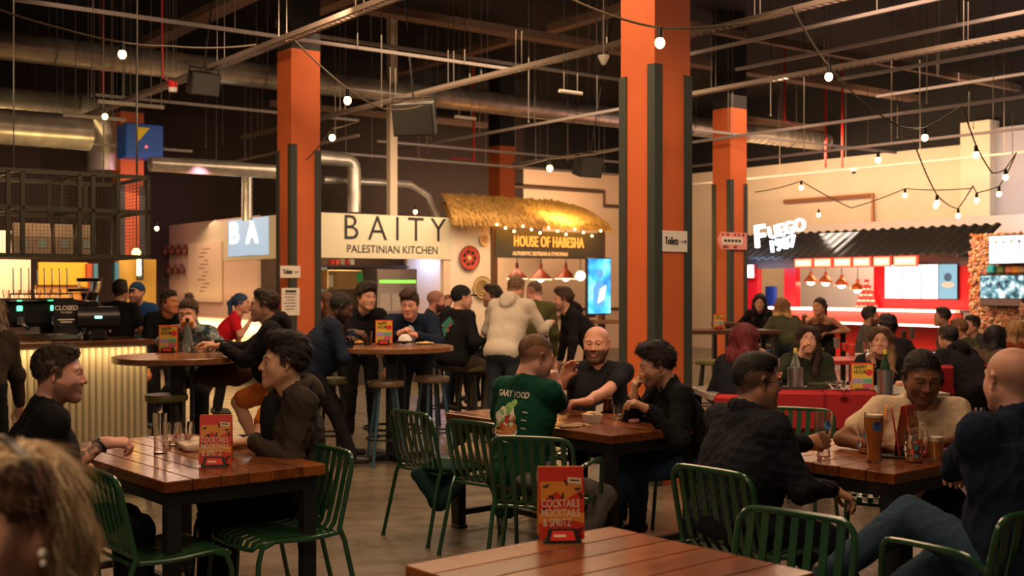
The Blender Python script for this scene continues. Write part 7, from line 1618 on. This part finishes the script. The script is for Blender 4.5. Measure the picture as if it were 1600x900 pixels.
Hh = person('person', 'man in a cream polo shirt leaning on the right table, looking down', (1441, 588, 5.95), 170, look=176, pitch=18, hair='afro', hairc=(.014, .011, .010), beard=(.02, .012, .01), bo=.35, skin='brown', top='tee', collar=True, topc=(.66, .50, .33), botc=BLK, hs=(1.06, 1.04, 1.04), vneck=.10,
            hands=(phand(1478, 690, 5.75, n=(0, 0, -1), d=(-.8, -.3, 0), hint=(1, .1, -.7)), phand(1382, 702, 5.78, n=(0, 0, -1), d=(.7, -.5, 0), hint=(-1.2, .2, -.4))), fat=1.18)
m = MB(); p = Hh['nb']-Hh['t']*.05+Hh['tf']*.14; 
for k in range(3): m.sph(p-Hh['t']*(.03+.045*k)+Hh['tf']*.012*k-Hh['base'], .006, 8)
m.build('button', mat('cream_button', (.7, .6, .4), .4), Hh['root'])
Ii = person('person', 'bald man in a navy jumper and jeans, back to the camera at the right edge', (1580, 592, 4.30), 20, look=14, pitch=2, hair=None, hairc=(.10, .06, .04), scalp=(.30, .16, .10), so=.5, skin='pink', top='long', collar=True, topc=NAVY, botc=(.030, .055, .085),
            hands=(phand(1475, 752, 4.80, d=(.3, .6, -.1)), phand(1640, 780, 4.6)), feet=((1285, 905, 4.5), (1350, 960, 4.75)), kneehint=(Vector((-.2, .9, 1.2)), Vector((-.3, .8, .9))), fat=1.22)
# behind the left high table
J = person('person', 'woman with a hair bun and teal plaid shirt eating a burger', (294, 489, 9.95), 178, look=178, pitch=12, hipz=.84, hair='bun', hairc=(.05, .026, .014), skin='fair', fem=True, top='long', collar=True, topc=(.020, .045, .065), plaid=(.16, .20, .20), botc=BLK, fat=1.2,
           hands=(phand(304, 512, 9.70, n=(-.9, 0, .1), d=(-.3, 0, .8), curl=.6, hint=(1, 0, -.8)), phand(283, 512, 9.70, n=(.9, 0, .1), d=(.3, 0, .8), curl=.6, hint=(-1, 0, -.8))), closed=True)
b = Blob(); p = at(293, 504, 9.66); b.el(p, (.055, .04, .03), k=.02); drape('burger', 'burger held up by the woman in the plaid shirt', 'burger', b, (.50, .22, .06), .006, .004, 60)
K = person('person', 'man in a black hoodie and orange shorts at the left high table', (413, 477, 9.0), 98, look=95, pitch=0, hipz=.84, hair='short', hairc=(.030, .016, .010), skin='fair', top='long', hood=True, topc=BLK, botc=(.50, .13, .025), shorts=True, fat=1.12,
           hands=(phand(346, 541, 8.9, n=(0, 0, -1), d=(-1, 0, .1), curl=.5), phand(336, 538, 9.2, n=(0, 0, -1), d=(-1, 0, .1), curl=.5)), feet=(Vector((-1.98, 8.35, .10)), Vector((-2.0, 9.1, .30))), kneehint=(Vector((-.75, -.7, .25)), Vector((-1, .1, .9))))
watch(K, 0)
b = Blob(); p = at(345, 585, 9.4); b.el(p, (.22, .12, .10), k=.05); b.el(p+Vector((.14, .02, .02)), (.14, .1, .09), k=.05); drape('brown_coat', 'brown coat bunched on laps under the left high table', 'coat', b, (.055, .030, .015), .014, .014, 22)
person('person', 'man with sunglasses on his head standing behind the woman in plaid', (265, 472, 12.6), -150, look=-120, pitch=0, hair='short', hairc=(.02, .015, .01), skin=(.55, .22, .10), top='long', topc=BLK, botc=BLK, stand=True)
Bt = person('person', 'bartender in a black printed t-shirt, back to the camera behind the bar', (188, 455, 12.9), -8, look=-5, pitch=3, hair='short', hairc=(.015, .012, .010), skin='tan', top='tee', topc=BLK, botc=BLK, stand=True, fat=1.12, hands=(phand(162, 520, 13.0), phand(215, 518, 13.0)))
person('person', 'man in a blue cap and blue jacket behind the bartender', (213, 458, 14.3), 165, look=160, hair='cap', hairc=(.02, .06, .18), skin='fair', beard=(.05, .03, .02), bo=.6, top='long', topc=(.02, .07, .22), front=(.35, .03, .08), botc=BLK, stand=True)
person('person', 'person with dark blue hair in a red t-shirt by the lit stall counter', (377, 474, 14.2), -80, look=-85, hair='pony', hairc=(.02, .05, .12), skin='fair', fem=True, top='tee', topc=(.55, .012, .025), botc=BLK, stand=True, hands=(None, phand(392, 500, 14.0)))
Lh = person('person', 'person with long grey brown hair cut off by the left edge of the picture', (-14, 492, 8.6), 10, look=0, hair='long', hairc=(.16, .11, .07), skin='fair', fem=True, top='long', topc=(.03, .022, .018), botc=BLK, stand=True)
# around the centre high table
Mm = person('person', 'man in a dark blue jacket bent over his food, left of the centre high table', (533, 481, 10.45), -72, look=-80, pitch=22, hipz=.84, hair='afro', hairc=(.012, .010, .010), skin='dark', beard=(.01, .008, .008), bo=.8, top='long', topc=(.014, .022, .042), botc=BLK, fat=1.18,
            hands=(phand(540, 534, 10.3, n=(0, 0, -1)), phand(551, 519, 10.3, n=(.2, .3, -.8), d=(.8, 0, -.1), curl=.7, hint=(-.2, -.5, -1))), feet=(Vector((-1.50, 10.6, .10)), Vector((-1.42, 10.2, .085))))
m = MB(); m.cyl((0, 0, 0), (.02, 0, -.16), .003, n=6); m.box((.024, 0, -.19), (.012, .004, .04)); o = m.build('fork', steel); o.location = at(557, 520, 10.3); tag(o, 'fork held by the man in the dark blue jacket', 'fork')
person('person', 'young man with curly dark hair in a black t-shirt standing behind the centre high table', (572, 464, 11.7), -165, look=-140, pitch=4, hair='curly', hairc=(.025, .014, .010), skin='fair', top='long', topc=BLK, botc=BLK, stand=True, fat=.9, hands=(None, phand(580, 545, 11.5)))
Nn = person('person', 'man in a navy blazer and pale blue shirt at the centre high table', (640, 475, 11.35), 178, look=172, pitch=14, hair='side', hairc=(.05, .030, .018), skin='pink', top='long', topc=(.012, .020, .042), front=(.38, .46, .55), botc=(.012, .014, .02), stand=True, fat=1.22, closed=False,
            hands=(phand(652, 524, 11.1, n=(-.6, 0, -.6), d=(-.6, -.2, .2), curl=.6, hint=(1, .2, -.8)), phand(623, 521, 11.1, n=(.6, 0, -.6), d=(.5, -.2, .3), curl=.6, hint=(-1, .2, -.8))))
person('person', 'woman with long brown hair far behind the man in the dark blue jacket', (507, 471, 15.2), 150, look=120, hair='long', hairc=(.10, .04, .018), skin=(.65, .30, .18), fem=True, top='long', topc=(.03, .02, .02), botc=BLK, stand=True)
person('person', 'bald bearded man in a navy top facing right beside the man in the cap', (683, 470, 12.9), -95, look=-88, pitch=4, hipz=.84, hair=None, hairc=(.03, .018, .01), beard=(.04, .02, .012), bo=.85, scalp=(.12, .06, .04), so=.6, skin='pink', top='long', topc=(.014, .022, .045), botc=JEAN, hands=(None, phand(700, 480, 12.7, d=(0, 0, 1))))
Oo = person('person', 'man in a dark cap and black jacket with an embroidered back, on a stool', (722, 466, 12.15), -50, look=-70, pitch=6, hipz=.84, hair='cap', hairc=(.02, .022, .02), skin='fair', top='long', topc=(.010, .011, .013), botc=(.10, .085, .06), fat=1.2, hands=(phand(752, 530, 12.4), phand(760, 532, 12.1)))
person('person', 'man in a cream jumper facing left, beside the woven plates', (769, 463, 13.8), 110, look=95, hair='side', hairc=(.03, .018, .012), beard=(.05, .03, .02), bo=.5, skin='fair', top='long', topc=(.50, .42, .32), botc=BLK, hipz=.84)
person('person', 'man in a white hoodie leaning forward, back to the camera', (806, 452, 12.0), -25, look=-30, pitch=26, hair='short', hairc=(.16, .09, .045), skin='fair', top='long', hood=True, topc=(.58, .52, .42), botc=(.03, .04, .05), stand=True, fat=1.12, hands=(phand(782, 520, 12.3), phand(858, 505, 12.1)), lean=.22)
person('person', 'man in an olive jacket bending over beside the white hoodie', (835, 458, 12.7), 12, look=25, pitch=22, hair='buzz', hairc=(.10, .06, .04), scalp=(.16, .09, .06), so=.5, skin='pink', top='long', topc=(.085, .085, .030), botc=BLK, stand=True, fat=1.05, side=.34, lean=.18)
person('person', 'man with tidy brown hair in a black hooded coat facing left by the blue screen', (880, 468, 13.2), 100, look=88, pitch=2, hair='side', hairc=(.05, .026, .014), skin='fair', beard=(.05, .03, .02), bo=.4, top='long', hood=True, topc=BLK, botc=BLK, stand=True, fat=1.05)
# around the grey table
person('person', 'woman with long dark red hair seen from behind at the left of the grey table', (1163, 530, 9.15), -30, look=-40, pitch=4, hair='longback', hairc=(.13, .012, .016), skin='fair', fem=True, top='long', topc=(.012, .014, .02), botc=BLK, hands=(None, phand(1196, 570, 9.3, d=(0, 0, 1), n=(-1, 0, 0))))
person('person', 'woman with long dark hair and closed eyes holding food to her cheek', (1263, 531, 10.1), 172, look=168, pitch=-4, roll=-6, hair='long', hairc=(.035, .014, .010), skin='fair', fem=True, top='long', topc=(.026, .032, .020), botc=BLK, closed=True, fat=1.15, hands=(phand(1290, 602, 9.8), phand(1250, 556, 9.85, d=(.3, 0, .95), n=(.6, -.5, 0), curl=.5, hint=(-.8, -.1, -1))))
person('person', 'woman with wavy blonde brown hair holding a wine glass at the grey table', (1376, 532, 10.1), 175, look=160, pitch=0, hair='long', hairc=((.10, .05, .022), (.38, .22, .10)), skin='fair', fem=True, top='long', topc=BLK, botc=BLK, hands=(phand(1410, 600, 9.8), phand(1364, 566, 9.85, d=(-.2, 0, .9), n=(.8, -.3, 0), curl=.6, hint=(-.6, -.1, -1))))
# the far right
person('person', 'woman with very long blonde hair in a green jacket, back to the camera', (1222, 480, 15.1), 15, look=-10, hipz=.84, hair='long', hairc=((.22, .11, .04), (.55, .33, .12)), skin='fair', fem=True, top='long', topc=(.055, .060, .030), botc=JEAN, fat=1.1, hands=(None, phand(1240, 500, 15.3)))
person('person', 'woman with dark hair in black behind the pink arrow sign column', (1187, 472, 17.2), 170, look=165, pitch=10, hipz=.84, hair='long', hairc=(.015, .010, .010), skin='fair', fem=True, top='long', topc=BLK, botc=BLK)
person('person', 'dark haired woman with bare shoulders in a black dress, holding a glass', (1280, 479, 15.7), 160, look=130, hipz=.84, hair='pony', hairc=(.03, .016, .012), skin=(.60, .30, .18), fem=True, top='tank', topc=(.03, .02, .018), botc=BLK, hands=(None, phand(1256, 495, 15.4)))
person('person', 'bearded man in a grey jacket facing right in the right hand crowd', (1360, 494, 15.0), -100, look=-95, hair='short', hairc=(.015, .012, .010), beard=(.02, .012, .01), bo=.8, skin='tan', top='long', topc=(.085, .080, .070), front=(.5, .45, .4), botc=BLK)
person('person', 'person with black curly hair and black coat, back to the camera, behind the blonde woman', (1388, 512, 13.0), 0, look=-10, hair='curly', hairc=(.012, .010, .010), skin='brown', top='long', topc=BLK, botc=BLK)
person('person', 'dark haired man facing left near the white counter in the crowd', (1472, 495, 15.6), 60, look=70, hair='short', hairc=(.018, .012, .010), skin='olive', top='long', topc=(.12, .06, .05), botc=BLK)
person('person', 'person in a large black hooded coat, back to the camera', (1482, 528, 11.8), 30, look=20, pitch=12, hair='short', hairc=(.014, .010, .009), skin='fair', top='long', hood=True, topc=BLK, botc=BLK, fat=1.35)
person('person', 'man with light brown hair in a green top in the right hand crowd', (1497, 515, 13.4), 50, look=70, pitch=6, hair='short', hairc=(.16, .075, .030), skin='fair', top='long', topc=(.055, .060, .035), botc=BLK, fat=1.15)
person('person', 'man with short dark hair behind the man in green', (1518, 508, 15.0), 100, look=100, hair='short', hairc=(.02, .014, .010), skin='fair', top='long', topc=(.06, .06, .06), botc=BLK)
person('person', 'woman with thick black hair in a brown coat facing right', (1556, 527, 11.9), -60, look=-70, pitch=4, hair='long', hairc=(.008, .007, .008), skin='fair', fem=True, top='long', topc=(.075, .050, .030), botc=BLK, fat=1.2)
person('person', 'woman with blonde hair and rust jacket at the right edge, back to the camera', (1587, 518, 12.8), 10, look=0, hair='long', hairc=(.34, .19, .08), skin='fair', fem=True, top='long', topc=(.17, .035, .015), botc=BLK)
person('person', 'person with ginger hair just behind the woman in the rust jacket', (1575, 512, 14.2), 20, look=30, hair='short', hairc=(.36, .15, .05), skin='fair', top='long', topc=(.2, .08, .04), botc=BLK)
person('person', 'person in dark clothes standing at the far right edge by the flower wall', (1606, 480, 15.5), 60, look=80, hair='short', hairc=(.03, .02, .015), skin='fair', top='long', topc=(.02, .03, .05), botc=BLK, stand=True)
# ---- prints on clothes
def back_print(info, boxes, up0, texts=(), side=-1):
    """flat prints laid on the cloth; coordinates (x right as seen, y up) in metres around a point between the shoulder blades"""
    bv = bvh_of(info['shirt'], info['base']); n_ = -info['tf']; ax = (ZU.cross(n_)).normalized(); ay = n_.cross(ax).normalized(); o = info['nb']-info['t']*up0+n_*.12; off = info['base']
    def put(nm, polys, mt):
        m = MB()
        for poly in polys:
            vs = []
            for (x, y) in poly:
                p = o+ax*x+ay*y; h_ = bv.ray_cast(p+n_*.3, -n_); q = h_[0] if h_[0] is not None else p; vs.append(q+n_*.004-off)
            c = Vector((sum(v.x for v in vs), sum(v.y for v in vs), sum(v.z for v in vs)))/len(vs); vs.append(c+n_*.002); k = len(vs)-1; m.add(vs, [(i, (i+1) % k, k) for i in range(k)])
        m.build(nm, mt, info['shirt'], False)
    for nm, polys, mt in boxes: put(nm, polys, mt)
    for (s_, size, x, y, mt, sx) in texts:
        q = txt(s_, size, o+ax*x+ay*y, ax, ay, mt, 'lettering', info['shirt'], sx=sx, bvh=bv, bold=size*.02)
        for v in q.data.vertices: v.co -= off
def disc(x, y, r, n=14, ry=None): return [(x+r*math.cos(a*2*math.pi/n), y+(ry or r)*math.sin(a*2*math.pi/n)) for a in range(n)]
pw = mat('print_white', (.75, .68, .55), .7); pg = mat('print_green', (.22, .45, .12), .7); pr = mat('print_red', (.50, .05, .02), .7); po = mat('print_orange', (.55, .20, .06), .7)
rr = random.Random(6)
back_print(Dg, [('printed_plate', [disc(-.03, -.215, .095, 20, .040)], pw), ('printed_plate_rim', [disc(-.03, -.205, .085, 20, .032)], po)]+
   [('printed_food', [disc(-.03+rr.uniform(-.07, .07), -.10-rr.uniform(0, .10), rr.uniform(.012, .026), 7) for _ in range(5)], mt_) for mt_ in (pw, pg, pr, pg, pw, po, pw)]+[('printed_lettuce', [disc(-.02, -.085, .032, 8), disc(.0, -.06, .024, 7)], pg), ('printed_notes', [[(.085, -.10-.045*k), (.115, -.103-.045*k), (.115, -.109-.045*k), (.085, -.106-.045*k)] for k in range(4)]+[[(-.13, -.27), (-.0, -.275), (-.0, -.281), (-.13, -.276)]], pw)],
   .085, (('GARY', .050, -.085, -.008, pw, .85), ('FOOD', .048, .040, -.012, pw, .85)))
back_print(Bt, [('printed_marks', [[(-.02, .02), (.04, .03), (.05, .0), (-.0, -.01)], [(-.09, -.20), (.10, -.10), (.11, -.12), (-.08, -.23)], [(-.06, -.12), (.04, -.06), (.05, -.08), (-.05, -.145)], [(.0, -.26), (.02, -.2), (.03, -.27)], [(-.11, -.22), (-.07, -.20), (-.08, -.25)]], pw), ('printed_red_ball', [disc(-.04, -.09, .035)], mat('print_bright_red', (.7, .02, .03), .7))], .10)
teal_p = mat('print_teal', (.03, .20, .15), .7); sal = mat('print_salmon', (.55, .12, .09), .7)
back_print(Oo, [('embroidered_diamond', [[(-.10, 0), (0, .10), (.12, .02), (.0, -.13)]], teal_p), ('embroidered_letters', [[(-.07+.04*k, -.02), (-.05+.04*k, .04), (-.035+.04*k, .0)] for k in range(4)]+[[(-.04+.04*k, -.06), (-.02+.04*k, -.02), (-.01+.04*k, -.07)] for k in range(3)], sal)], .17)
